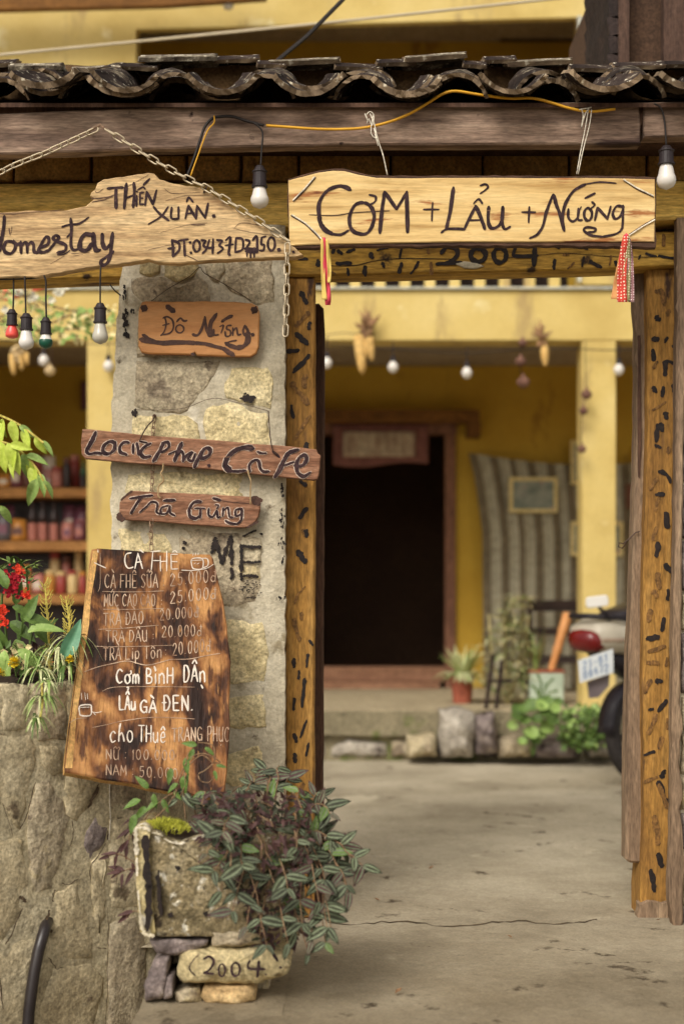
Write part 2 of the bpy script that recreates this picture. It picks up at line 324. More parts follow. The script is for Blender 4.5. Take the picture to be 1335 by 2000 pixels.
M['terrace_top'] = mat('pale_terrace_edge', [c(158,144,116), c(178,164,134)], 3, bump=0.5)
M['rock_w'] = mat('whitish_rock', [c(136,128,116), c(182,174,160)], 9, bump=1, specks=[(c(84,74,68), 6, 0.62, (1,1,1))])
M['corn'] = mat('yellow_corn', [c(190,150,84), c(210,176,112)], 20, bump=0.4, rand=0.1)
M['husk'] = mat('dry_husk', [c(126,92,64), c(162,128,94)], 12, bump=0.5)
M['husk_pale'] = mat('pale_dry_husk', [c(186,160,116), c(206,184,142)], 12, bump=0.5)
M['onion'] = mat('dusky_onion_skin', [c(92,62,52), c(132,98,82)], 10, bump=0.2)
M['bk_white'] = mat('white_scooter_plastic', [c(176,168,150), c(190,182,164)], 4, rough=0.4, bump=0, spec=0.4)
M['bk_black'] = mat('black_scooter_plastic', [c(30,26,32), c(42,38,44)], 6, rough=0.4, bump=0)
M['bk_grey'] = mat('grey_mudguard', [c(98,88,92), c(116,106,108)], 6, rough=0.5, bump=0)
M['bk_red'] = mat('red_tail_lens', [c(96,14,16), c(120,24,24)], 12, rough=0.25, bump=0, spec=0.5)
M['bk_clear'] = mat('clear_indicator_lens', [c(150,130,112), c(178,156,136)], 12, rough=0.2, bump=0, spec=0.6)
M['bk_metal'] = mat('scooter_metal', [c(120,116,112), c(150,146,140)], 12, rough=0.3, bump=0, metal=0.8)
M['tyre'] = mat('tyre_rubber', [c(44,40,40), c(58,54,52)], 20, rough=0.8, bump=0.3)
M['plate'] = mat('white_number_plate', [c(206,214,220), c(222,228,230)], 5, rough=0.35, bump=0)
M['plate_ink'] = mat('blue_plate_characters', [c(100,130,170), c(120,146,182)], 5, bump=0)
M['mirror'] = mat('bright_mirror', [c(226,224,216), c(236,234,228)], 3, rough=0.3, bump=0)  # plain white stands in for a mirror's reflection; lamp body shares it
M['ribbon_red'] = mat('red_polka_ribbon', [c(190,60,48), c(206,76,62)], 10, bump=0, dots=(c(236,214,190), 105, 0.26))
M['ribbon_green'] = mat('olive_polka_ribbon', [c(136,128,84), c(154,146,100)], 10, bump=0, dots=(c(226,216,184), 130, 0.28))
M['ribbon_org'] = mat('orange_net_ribbon', [c(196,136,84), c(214,160,104)], 10, bump=0)
M['ribbon_pur'] = mat('mauve_polka_ribbon', [c(142,100,104), c(158,116,118)], 10, bump=0, dots=(c(226,206,200), 130, 0.28))
M['ribbon_pink'] = mat('pink_ribbon', [c(200,60,78), c(216,84,98)], 10, bump=0)
M['ribbon_yel'] = mat('yellow_ribbon', [c(206,176,88), c(222,196,116)], 10, bump=0)
M['red_cloth'] = mat('coral_red_awning', [c(218,92,70), c(232,126,98)], 8, bump=0.2)
M['petal_w'] = mat('white_blossom', [c(214,210,190), c(230,226,210)], 8, bump=0.1)
M['shingle'] = mat('black_wooden_shingle', [c(40,32,30), c(58,46,42)], 10, bump=0.6, rand=0.2)
M['shed'] = mat('dark_brown_shed_board', [c(64,46,38), c(92,70,58)], 1.2, (10,10,1), bump=0.6)
for nm, col in dict(j_red=(150,60,52), j_brown=(98,58,44), j_white=(206,192,172), j_purple=(118,66,72), j_pink=(176,112,98), j_green=(62,92,66), j_amber=(190,128,52), j_cream=(206,178,124), j_dark=(44,28,26), j_blue=(92,84,88), j_violet=(122,74,90)).items():
    M[nm] = mat('goods_' + nm[2:], [c(*col)], 20, rough=0.4, bump=0.05, spec=0.5)

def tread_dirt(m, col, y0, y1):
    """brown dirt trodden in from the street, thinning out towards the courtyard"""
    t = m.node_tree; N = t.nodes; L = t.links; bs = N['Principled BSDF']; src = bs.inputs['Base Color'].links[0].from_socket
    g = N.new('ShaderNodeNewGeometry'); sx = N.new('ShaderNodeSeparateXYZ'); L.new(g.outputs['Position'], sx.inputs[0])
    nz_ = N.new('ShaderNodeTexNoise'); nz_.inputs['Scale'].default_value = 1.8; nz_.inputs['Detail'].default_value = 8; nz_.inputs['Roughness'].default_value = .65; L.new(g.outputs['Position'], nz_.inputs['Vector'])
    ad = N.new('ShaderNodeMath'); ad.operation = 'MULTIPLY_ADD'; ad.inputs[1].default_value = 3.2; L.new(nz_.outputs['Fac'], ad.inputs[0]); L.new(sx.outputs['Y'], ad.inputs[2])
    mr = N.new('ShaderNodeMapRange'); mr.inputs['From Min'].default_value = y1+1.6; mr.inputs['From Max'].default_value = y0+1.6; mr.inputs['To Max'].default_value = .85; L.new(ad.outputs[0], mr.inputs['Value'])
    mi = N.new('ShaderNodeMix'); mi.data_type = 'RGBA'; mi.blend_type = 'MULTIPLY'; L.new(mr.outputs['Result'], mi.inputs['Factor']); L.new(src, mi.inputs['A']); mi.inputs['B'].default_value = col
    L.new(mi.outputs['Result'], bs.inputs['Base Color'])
M['ochre_lightened'] = mat('light_compensated_ochre_beam', [c(176,140,66), c(206,170,88), c(216,184,108)], 1.0, GX, bump=0.6, bscale=1.2, bstretch=GX, specks=[(c(128,98,54), 1.0, 0.61, (2,10,14)), (c(92,66,40), 9, 0.66, (1,1,1))])  # beam ochre lightened to offset the weak light under the eaves
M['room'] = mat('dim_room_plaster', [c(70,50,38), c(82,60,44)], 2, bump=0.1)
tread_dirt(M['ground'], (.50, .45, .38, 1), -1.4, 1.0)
M['pot_edge'] = mat('yellowed_planter_edge', [c(132,118,76), c(178,162,116), c(200,188,150)], 9, bump=1.0, bscale=30, specks=[(c(212,204,186), 14, .6, (1,1,1)), (c(84,72,52), 12, .63, (1,1,1))])
M['crevice'] = mat('shaded_joint_earth', [c(72,58,44), c(98,82,64)], 12, bump=1.0)
# ------------------------------------------------------------------ painted strokes
def cr_sample(p, n=5):
    if len(p) < 3:
        a, b = p[0], p[-1]; return [(a[0]+(b[0]-a[0])*i/4, a[1]+(b[1]-a[1])*i/4) for i in range(5)]
    out = []; q = [p[0]] + list(p) + [p[-1]]
    if p[0] == p[-1]: q[0] = p[-2]; q[-1] = p[1]
    for i in range(1, len(q)-2):
        for k in range(n):
            t = k/n; r = []
            for a in (0, 1):
                p0, p1, p2, p3 = q[i-1][a], q[i][a], q[i+1][a], q[i+2][a]
                r.append(0.5*((2*p1)+(-p0+p2)*t+(2*p0-5*p1+4*p2-p3)*t*t+(-p0+3*p1-3*p2+p3)*t**3))
            out.append(tuple(r))
    out.append(tuple(p[-1])); return out
_cnt = [0]
def stroke(mb, pts, plane, w, T=(0,0,1), off=0.0015, rough=0.10, mi=0, taper=0.75, sm=5, fn=None):
    """a brush mark w wide (same units as pts); T maps traced units to pixels"""
    p = cr_sample([tuple(a) for a in pts], sm)
    p = [(T[0]+x/T[2], T[1]+y/T[2]) for x, y in p]; w = w/T[2]
    n = len(p); _cnt[0] += 1; base = off + (_cnt[0] % 40)*0.000012
    vs = []
    tang = []
    for i in range(n):
        a, b = p[max(i-1,0)], p[min(i+1,n-1)]; dx, dy = b[0]-a[0], b[1]-a[1]; l = math.hypot(dx, dy) or 1
        tang.append((dx/l, dy/l))
    seq = [(p[0][0]-tang[0][0]*w*0.35, p[0][1]-tang[0][1]*w*0.35, tang[0], 0.45*taper)]
    for i in range(n):
        k = taper if i in (0, n-1) else 1.0
        seq.append((p[i][0], p[i][1], tang[i], k))
    seq.append((p[-1][0]+tang[-1][0]*w*0.35, p[-1][1]+tang[-1][1]*w*0.35, tang[-1], 0.45*taper))
    m = len(seq)
    for i, (x, y, t, k) in enumerate(seq):
        k *= 0.80+0.36*abs(t[0]*0.60+t[1]*0.80)+0.10*math.sin(i*0.7+_cnt[0]*2.1)
        h1 = w/2*k*(1+U(-rough, rough)); h2 = w/2*k*(1+U(-rough, rough))
        o = base + i*0.0000025
        for (qx, qy) in ((x+t[1]*h1, y-t[0]*h1), (x-t[1]*h2, y+t[0]*h2)):
            vs.append(fn(qx, qy, o) if fn else plane.pt(qx, qy, o))
    mb.g.append((len(mb.v), len(mb.v)+len(vs), len(mb.f), len(mb.f)+m-1)); mb.add(vs, [(2*i, 2*i+1, 2*i+3, 2*i+2) for i in range(m-1)], mi)
def loop(cx, cy, rx, ry, n=8, ph=-1.2):
    return [(cx+rx*math.cos(ph+2*math.pi*k/n), cy+ry*math.sin(ph+2*math.pi*k/n)) for k in range(n)] + [(cx+rx*math.cos(ph), cy+ry*math.sin(ph))]
def dab(x, y, r): return [(x-r*0.4, y-r*0.2), (x+r*0.4, y+r*0.2)]
GL = {  # simple pen strokes on a unit box, y up
'C': [[(.9,.85),(.5,1),(.1,.7),(.1,.3),(.5,0),(.9,.12)]], 'A': [[(0,0),(.5,1)],[(.5,1),(1,0)],[(.2,.35),(.8,.35)]],
'F': [[(.15,0),(.15,1)],[(.05,1),(.9,1)],[(.15,.52),(.75,.52)]], 'H': [[(.1,0),(.1,1)],[(.9,0),(.9,1)],[(.1,.5),(.9,.5)]],
'E': [[(.15,0),(.15,1)],[(.15,1),(.9,1)],[(.15,.5),(.8,.5)],[(.15,0),(.9,0)]], 'S': [[(.9,.88),(.5,1),(.15,.8),(.5,.52),(.85,.25),(.5,0),(.1,.1)]],
'U': [[(.1,1),(.12,.25),(.45,0),(.8,.15)],[(.85,1),(.85,0)]], 'M': [[(.05,0),(.1,1)],[(.1,1),(.5,.3)],[(.5,.3),(.9,1)],[(.9,1),(.95,0)]],
'O': [loop(.5,.5,.4,.5)], 'T': [[(0,1),(1,1)],[(.5,1),(.5,0)]], 'R': [[(.15,0),(.15,1)],[(.15,1),(.7,1),(.85,.75),(.6,.52),(.15,.5)],[(.4,.5),(.95,0)]],
'D': [[(.12,0),(.12,1)],[(.12,1),(.6,.95),(.9,.5),(.6,.05),(.12,0)]], 'B': [[(.12,0),(.12,1)],[(.12,1),(.7,.9),(.65,.6),(.12,.52)],[(.12,.52),(.85,.4),(.8,.08),(.12,0)]],
'N': [[(.1,0),(.1,1)],[(.1,1),(.9,0)],[(.9,0),(.9,1)]], 'G': [[(.9,.85),(.5,1),(.1,.7),(.1,.25),(.5,0),(.9,.15)],[(.5,.45),(.95,.45)],[(.9,.45),(.9,0)]],
'L': [[(.12,1),(.12,0)],[(.12,0),(.9,.02)]], 'P': [[(.15,0),(.15,1)],[(.15,1),(.75,1),(.9,.75),(.7,.5),(.15,.48)]],
'i': [[(.5,0),(.5,.6)],[(.5,.8),(.52,.84)]], 'p': [[(.15,-.35),(.15,.62)],[(.15,.55),(.6,.65),(.85,.35),(.55,.02),(.15,.1)]],
'o': [loop(.5,.32,.38,.32)], 'n': [[(.12,0),(.12,.62)],[(.12,.45),(.5,.65),(.8,.5),(.85,0)]], 'm': [[(.05,0),(.08,.62)],[(.08,.45),(.3,.65),(.48,.5),(.5,0)],[(.5,.45),(.72,.65),(.9,.5),(.95,0)]],
'e': [[(.1,.32),(.8,.36),(.6,.65),(.2,.5),(.15,.15),(.5,0),(.85,.1)]], 'u': [[(.1,.62),(.12,.15),(.45,0),(.75,.2)],[(.82,.62),(.85,0)]],
'h': [[(.12,0),(.15,.6),(.35,1),(.2,.9),(.15,.3)],[(.15,.3),(.5,.5),(.75,.3),(.9,0)]], 'c': [[(.85,.5),(.5,.62),(.12,.35),(.4,0),(.85,.08)]],
'd': [[(.85,1),(.85,0)],[(.8,.4),(.4,.5),(.12,.22),(.45,0),(.82,.15)]], 'g': [[(.8,.6),(.3,.62),(.15,.3),(.5,.05),(.8,.3)],[(.85,.6),(.8,-.2),(.3,-.3)]],
'0': [loop(.5,.5,.36,.5)], '1': [[(.25,.75),(.55,1)],[(.55,1),(.55,0)]], '2': [[(.12,.75),(.45,1),(.8,.75),(.45,.35),(.1,0)],[(.1,0),(.9,.02)]],
'5': [[(.8,1),(.25,1)],[(.25,1),(.2,.58)],[(.2,.58),(.7,.6),(.8,.25),(.5,0),(.12,.08)]], '3': [[(.2,.95),(.7,.9),(.45,.55),(.8,.3),(.45,0),(.15,.08)]], '4': [[(.4,1),(.1,.4)],[(.1,.4),(.9,.4)],[(.7,.9),(.7,0)]],
'7': [[(.1,1),(.85,1),(.4,0)]], '8': [loop(.5,.75,.25,.25), loop(.5,.27,.33,.27)], '6': [[(.7,1),(.2,.5),(.2,.1),(.6,0),(.8,.3),(.25,.4)]], '9': [loop(.5,.72,.3,.28), [(.8,.75),(.6,0)]],
'.': [[(.3,.02),(.5,.06)]], ':': [[(.4,.15),(.55,.2)],[(.4,.68),(.55,.72)]], ' ': [], '-': [[(.1,.45),(.9,.45)]] }
DIA = {'\u0300': [[(.15,1.42),(.6,1.15)]], '\u0301': [[(.4,1.15),(.85,1.42)]], '\u0302': [[(.15,1.1),(.5,1.32),(.85,1.1)]], '\u0303': [[(.05,1.15),(.35,1.35),(.6,1.15),(.95,1.35)]],
       '\u0309': [[(.35,1.6),(.65,1.6),(.55,1.38)]], '\u031b': [[(.85,.95),(1.1,1.1),(1.0,1.25)]], '\u0323': [[(.45,-.28),(.55,-.24)]]}
def text(mb, s, x0, x1, y0, y1, h, plane, w, off=0.0015, narrow=('i', '.', ':', '1', ' '), fn=None):
    s = unicodedata.normalize('NFD', s.replace('Đ', 'D\u0001').replace('đ', 'd\u0001'))
    items = []
    for ch in s:
        if (unicodedata.combining(ch) or ch == '\u0001') and items: items[-1][1].append(ch)
        else: items.append([ch, []])
    adv = [0.5 if it[0] in narrow else 1.0 for it in items]; tot = sum(adv); x = 0
    for it, a in zip(items, adv):
        cw = (x1-x0)*a/tot; gx = x0 + (x1-x0)*x/tot; gy = y0 + (y1-y0)*x/tot; x += a
        low = it[0] in 'oumnceiap'
        gs = list(GL.get(it[0], []))
        for d in it[1]:
            if d == '\u0001': gs.append([(-.12, .52), (.42, .52)] if it[0] == 'D' else [(.6, .82), (1.05, .82)])
            else: gs += [[(px, py - (0.33 if low and py > 0.5 else 0)) for px, py in q] for q in DIA[d]]
        jy = U(-.03, .03); sl = U(-.03, .05)
        for g in gs:
            stroke(mb, [(gx+(px*0.8+0.06+sl*py)*cw, gy-(py+jy)*h) for px, py in g], plane, w, off=off, rough=0.12, fn=fn)

# ------------------------------------------------------------------ rough solids
def nz3(p, s): return mn.noise(Vector(p)*s)
def densify(poly, step, jit=0.0, plane=None):
    out = []; n = len(poly)
    for i in range(n):
        a, b = Vector((*poly[i], 0)), Vector((*poly[(i+1)%n], 0)); k = max(1, int((b-a).length/step))
        for j in range(k):
            q = a.lerp(b, j/k); jj = jit if j else jit*0.3
            out.append((q.x+U(-jj, jj), q.y+U(-jj, jj)))
    return out
def slab_mesh(poly, plane, thick, bulge=0.004, step=22, jit=2.5, round_=0.18, mb=None, back=True, mi=0, amp=0.5):
    """a stone: uneven outline in pixels on the plane, rounded shoulders, knobbly face, real thickness behind"""
    mb = mb or MB(); pl = densify(poly, step, jit)
    cx = sum(p[0] for p in pl)/len(pl); cy = sum(p[1] for p in pl)/len(pl); n = len(pl)
    rings = [(1.0, -bulge*0.9 - 0.001), (1-round_*0.35, -bulge*0.1), (1-round_, bulge*0.7), (0.55, bulge), (0.25, bulge*1.1)]
    vs = []
    sd = U(0, 50)
    for k, (s_, o) in enumerate(rings):
        for x, y in pl:
            X, Y = cx+(x-cx)*s_, cy+(y-cy)*s_
            o2 = o + (mn.noise(Vector((X*0.03, Y*0.03, sd)))*bulge*amp*1.6 if k > 0 else 0) + (mn.noise(Vector((X*0.12, Y*0.12, sd)))*bulge*amp*0.7 if k > 1 else 0)
            vs.append(plane.pt(X, Y, o2))
    vs.append(plane.pt(cx, cy, bulge*1.15))
    fs = [(k*n+i, k*n+(i+1)%n, (k+1)*n+(i+1)%n, (k+1)*n+i) for k in range(len(rings)-1) for i in range(n)]
    b = (len(rings)-1)*n; fs += [(b+i, b+(i+1)%n, len(vs)-1) for i in range(n)]
    if back:
        o = len(vs); vs += [vs[i] - plane.n*thick for i in range(n)]
        fs += [((i+1)%n, i, o+i, o+(i+1)%n) for i in range(n)]
        vs.append(sum((vs[o+i] for i in range(n)), Vector())/n); fs += [(o+(i+1)%n, o+i, len(vs)-1) for i in range(n)]
    mb.add(vs, fs, mi); return mb
def rough_box(x0, x1, y0, y1, z0, z1, step=0.04, amp=0.006, sc_=7, mb=None, sd=0.0):
    mb = mb or MB()
    nx, ny, nzn = [max(1, int((b-a)/step)) for a, b in ((x0,x1),(y0,y1),(z0,z1))]
    def pt(i, j, k):
        p = Vector((x0+(x1-x0)*i/nx, y0+(y1-y0)*j/ny, z0+(z1-z0)*k/nzn))
        d = mn.noise_vector(p*sc_ + Vector((sd,0,0)))*amp + mn.noise_vector(p*sc_*4)*amp*0.35
        return p + d
    def sheet(f, a, b):
        vs = [f(i, j) for i in range(a+1) for j in range(b+1)]
        fs = [(i*(b+1)+j, (i+1)*(b+1)+j, (i+1)*(b+1)+j+1, i*(b+1)+j+1) for i in range(a) for j in range(b)]
        mb.add(vs, fs)
    sheet(lambda i, k: pt(i, 0, k), nx, nzn); sheet(lambda i, k: pt(nx-i, ny, k), nx, nzn)
    sheet(lambda j, k: pt(nx, j, k), ny, nzn); sheet(lambda j, k: pt(0, ny-j, k), ny, nzn)
    sheet(lambda i, j: pt(i, j, nzn), nx, ny); sheet(lambda i, j: pt(i, ny-j, 0), nx, ny)
    return mb
def beam_px(poly, Y, thick, mb=None, step=60, jit=0.7, chamfer=0.006, mi=0):
    """timber traced in pixels on the plane Y, thick deep, edges slightly worn"""
    mb = mb or MB(); P = YP(Y); pl = densify(poly, step, jit)
    cx = sum(p[0] for p in pl)/len(pl); cy = sum(p[1] for p in pl)/len(pl)
    front = [P.pt(x, y) for x, y in pl]; ctr = P.pt(cx, cy); n = len(front)
    ins = []
    for i, p in enumerate(front):
        a = front[i-1]; b = front[(i+1)%n]; t = (b-a).normalized(); nn = Vector((t.z, 0, -t.x))
        if nn.dot(ctr-p) < 0: nn = -nn
        ins.append(p + nn*chamfer)
    vs = [p - Vector((0, chamfer*0, 0)) for p in ins] + [p + Vector((0, chamfer, 0)) for p in front] + [p + Vector((0, thick, 0)) for p in front]
    fs = [tuple(range(n))] + [(i, (i+1)%n, n+(i+1)%n, n+i) for i in range(n)] + [(n+i, n+(i+1)%n, 2*n+(i+1)%n, 2*n+i) for i in range(n)] + [tuple(range(3*n-1, 2*n-1, -1))]
    return mb.add(vs, fs, mi)
def pieces(parent, name, polys, plane, thick, mats, **k):
    for i, pl in enumerate(polys):
        o = slab_mesh(pl[0] if isinstance(pl[0], list) else pl, plane, thick, **k)
        o.part(name, M[mats[i % len(mats)]], parent, smooth=True)

# ================================================================== THE GROUND
XE = -0.515
def wall_line_y(x):   # front of the retaining wall in plan
    a, b = WP1, WP2
    t = (x-a[0])/(b[0]-a[0]); return a[1]+(b[1]-a[1])*t
WA = PD(-90, 1340, 3.80); WB = PD(300, 1340, 4.30)
WP1, WP2 = (WA.x, WA.y), (WB.x, WB.y)
mb = MB(); ys = []
y = -6.0
while y < 20: ys.append(y); y += 0.045 if y < 1 else (0.12 if y < 5 else 1.0)
xs = [0]; s_ = 0.0
while s_ < 9.2: s_ += 0.045 if s_ < 2.6 else 0.6; xs.append(s_)
vs = []; nx = len(xs)
for y in ys:
    xl = XE + mn.noise(Vector((y*5, 0, 3)))*0.012 if y < WP2[1] else None
    for i, x in enumerate(xs):
        X = (xl if xl is not None else -0.57) + x if xl is not None or i else -7.0
        if xl is None and i: X = -0.57 + x
        z = mn.noise(Vector((X*1.7, y*1.7, 0)))*0.006 + mn.noise(Vector((X*9, y*9, 4)))*0.0022
        if xl is not None and i == 0: z -= 0.008
        vs.append((X, y, z))
fs = [(j*nx+i, j*nx+i+1, (j+1)*nx+i+1, (j+1)*nx+i) for j in range(len(ys)-1) for i in range(nx-1)]
mb.add(vs, fs)
ed = [j for j in range(len(ys)) if ys[j] < WP2[1]]
for j in ed[:-1]:
    a, b = Vector(vs[j*nx]), Vector(vs[(j+1)*nx]); mb.quad(a, b, b+Vector((-0.02, 0, -0.6)), a+Vector((-0.02, 0, -0.6)))
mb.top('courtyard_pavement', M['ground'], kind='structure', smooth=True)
mb = MB(); mb.quad((-90,-60,-0.42), (90,-60,-0.42), (90,120,-0.42), (-90,120,-0.42)); mb.top('ground', M['earth'], kind='structure')
# the long crack across the entry, a thin dark strip laid on the paving
mb = MB(); pth = [(640,1803),(700,1806),(760,1801),(830,1806),(900,1812),(960,1803),(1010,1800),(1080,1804),(1130,1800),(1165,1792)]
pp = cr_sample(pth, 4); vs = []
for i, (x, y) in enumerate(pp):
    w = U(0.5, 1.5)*(0.15 if i % 9 == 4 else 1); y += U(-2.6, 2.6)
    for s_ in (-w, w):
        d = FPX*CH/(y+s_-HY); p = PD(x, y+s_, d); p.z = mn.noise(Vector((p.x*1.7, p.y*1.7, 0)))*0.006 + mn.noise(Vector((p.x*9, p.y*9, 4)))*0.0022 + 0.0012; vs.append(p)
mb.add(vs, [(2*i, 2*i+1, 2*i+3, 2*i+2) for i in range(len(pp)-1)])
mb.top('ground_crack', M['earth'], kind='structure')

# ================================================================== STONE PILLAR (left)
YPIL = -0.20
PP = YP(YPIL)
pil = thing('stone_pillar', 'stone gate pillar left of the doorway hung with small wooden signs', 'pillar', (-0.46, YPIL+0.2, 0))
a = PP.pt(226, 505); b = PP.pt(556, 1800)
mb = MB(); nz_ = 64; ztop = PP.pt(0, 438).z; vs = []
def pil_x(z):   # the uneven left edge of the pillar
    py = HY - (z-CH)*FPX/(YPIL+CD)
    pts = [(430,238),(520,236),(640,226),(760,220),(860,214),(960,216),(1060,216),(1300,218),(2100,222)]
    for (y0, x0), (y1, x1) in zip(pts, pts[1:]):
        if y0 <= py <= y1: xx = x0+(x1-x0)*(py-y0)/(y1-y0); break
    else: xx = 238 if py < 430 else 222
    return PP.pt(xx, py).x + mn.noise(Vector((0, 0, z*16)))*0.008 + mn.noise(Vector((0, 3, z*50)))*0.004
def pil_r(z): return PP.pt(556, 0).x + mn.noise(Vector((5, 0, z*20)))*0.004 + mn.noise(Vector((5, 3, z*70)))*0.004
NXp = 22
for k in range(nz_*2+1):
    z = -0.02 + (ztop+0.02)*k/(nz_*2)
    x0, x1 = pil_x(z), pil_r(z)
    for i in range(NXp+1):
        x = x0+(x1-x0)*i/NXp; p = Vector((x, YPIL, z))
        e = 0.012 if i in (0, NXp) else 0.003 if i in (1, NXp-1) else 0
        p.y += 0.002 + e + mn.noise(p*9)*0.004 + mn.noise(p*40)*0.0025
        vs.append(p)
mb.add(vs, [(k*(NXp+1)+i, k*(NXp+1)+i+1, (k+1)*(NXp+1)+i+1, (k+1)*(NXp+1)+i) for k in range(nz_*2) for i in range(NXp)])
for k in range(nz_*2):
    l0, l1 = vs[k*(NXp+1)], vs[(k+1)*(NXp+1)]; r0, r1 = vs[k*(NXp+1)+NXp], vs[(k+1)*(NXp+1)+NXp]; B = Vector((0, 0.4, 0))
    mb.quad(l0+B, l0, l1, l1+B); mb.quad(r0, r0+B, r1+B, r1)
mb.part('mortar_core', M['mortar'], pil, smooth=True)
T1 = (200, 500, 3.608)
def tz(poly, T): return [(T[0]+x/T[2], T[1]+y/T[2]) for x, y in poly]
ps = [([(265,20),(420,30),(410,120),(330,150),(262,120)],'stone_y'), ([(430,40),(660,30),(690,80),(640,140),(520,185),(440,140)],'stone_y'),
 ([(715,60),(860,30),(868,110),(820,190),(735,130)],'stone_g'), ([(872,20),(1200,20),(1210,330),(1090,350),(900,250),(848,190)],'stone_g'),
 ([(205,160),(420,140),(560,200),(700,150),(740,200),(770,330),(300,340),(215,260)],'stone_g'),
 ([(255,350),(700,360),(820,400),(1000,500),(960,690),(240,720),(235,500)],'stone_g'),
 ([(240,735),(835,740),(810,830),(720,960),(600,1090),(550,1118),(380,1105),(220,1060),(230,900)],'stone_g'),
 ([(905,790),(1170,780),(1205,900),(1190,1085),(1090,1065),(870,1000),(850,900)],'stone_y'),
 ([(215,1120),(600,1125),(672,1180),(690,1330),(690,1420),(205,1400),(205,1240)],'stone_y'),
 ([(720,1060),(900,1030),(1160,1105),(1190,1320),(1180,1400),(740,1410),(705,1180)],'stone_y')]
for pl, m_ in ps: slab_mesh(tz(pl, T1), PP, 0.06, bulge=0.0035, step=12, jit=2.6, round_=0.10, amp=1.2).part('stone', M[m_], pil, smooth=True)
T2 = (430, 900, 3.333)
ps = [([(-600,90),(-260,70),(-40,90),(150,60),(190,180),(180,240),(-540,260),(-620,200)],'stone_y'),
 ([(-660,440),(-360,470),(-300,560),(-330,700),(-640,700)],'stone_y'), ([(-280,420),(60,470),(265,500),(275,820),(230,930),(60,960),(-120,900),(-270,700)],'stone_g'),
 ([(50,1030),(280,1045),(320,1250),(290,1440),(50,1455),(-60,1400),(-80,1150)],'stone_y'), ([(55,1545),(290,1515),(302,1730),(90,1745),(-80,1700),(-70,1580)],'stone_y'),
 ([(60,1905),(250,1850),(300,2000),(280,2150),(80,2120),(-90,2060),(-60,1930)],'stone_y'), ([(40,2190),(300,2180),(330,2420),(20,2450)],'stone_g'), ([(20,2500),(330,2470),(340,2700),(40,2740)],'stone_y')]
for pl, m_ in ps: slab_mesh(tz(pl, T2), PP, 0.06, bulge=0.0035, step=12, jit=2.6, round_=0.10, amp=1.2).part('stone', M[m_], pil, smooth=True)
T7 = (340, 1030, 7.026); mb = MB()
for s_, w in [([(565,150),(548,240),(520,350)],66),([(565,180),(610,330),(660,490)],60),([(660,490),(705,330),(770,150)],50),([(780,130),(785,300),(790,510)],62),
              ([(785,565),(800,640),(790,700)],55),([(920,240),(930,400),(915,590)],60),([(930,255),(1050,270),(1180,265)],52),([(950,475),(1070,480),(1175,475)],40),
              ([(905,680),(1020,660),(1150,680)],45),([(920,640),(930,720)],40),([(950,120),(1040,75),(1130,40)],34),(dab(1200,92,26),34),(dab(150,210,30),60),(dab(130,290,24),50)]:
    k = 0
    q = cr_sample(s_, 4)
    for (x0, y0), (x1, y1) in zip(q, q[1:]):
        stroke(mb, [(x0+U(-6,6), y0+U(-6,6)), (x1+U(-6,6), y1+U(-6,6))], PP, w*U(.6,1.1), T7, off=0.0095, rough=0.35, taper=0.8)
for i in range(70):
    x, y = U(880, 1190), U(720, 990)
    if (x-1050)**2/160**2 + (y-850)**2/130**2 < 1: stroke(mb, [(x, y), (x+U(-40,40), y+U(-14,14))], PP, U(6, 16), T7, off=0.0095, rough=0.4)
for i in range(26):   # paint blot
    x, y = 1030+random.gauss(0,26), 1005+random.gauss(0,15); stroke(mb, [(x,y),(x+U(-20,20),y+U(-10,10))], PP, U(10,30), T1, off=0.0095, rough=0.4)
mb.split('painted_letter', M['black_paint'], pil, 0.001)
mb = MB()   # dark stains on the left and right edges
for (x, y, sx, sy, n_) in [(155,270,14,50,10),(160,420,24,60,26),(165,540,12,28,10),(228,1090,16,12,12)]:
    for i in range(n_):
        X, Y_ = x+random.gauss(0,sx*.6), y+random.gauss(0,sy*.6); stroke(mb, [(X,Y_),(X+U(-8,8),Y_+U(8,34))], PP, U(6,18), T1, off=0.003, rough=0.5)
for (x, y, sx, sy, n_) in [(405,180,10,36,12),(403,380,14,44,16),(403,530,16,24,10),(410,640,8,30,6),(395,885,18,6,6),(1270/3.6+40,0,4,20,4)]:
    for i in range(n_):
        X, Y_ = x+random.gauss(0,sx*.6), y+random.gauss(0,sy*.6); stroke(mb, [(X,Y_),(X+U(-5,5),Y_+U(5,24))], PP, U(4,12), T2, off=0.003, rough=0.5)
mb.part('dark_stain', M['black_paint'], pil, kind='stuff')

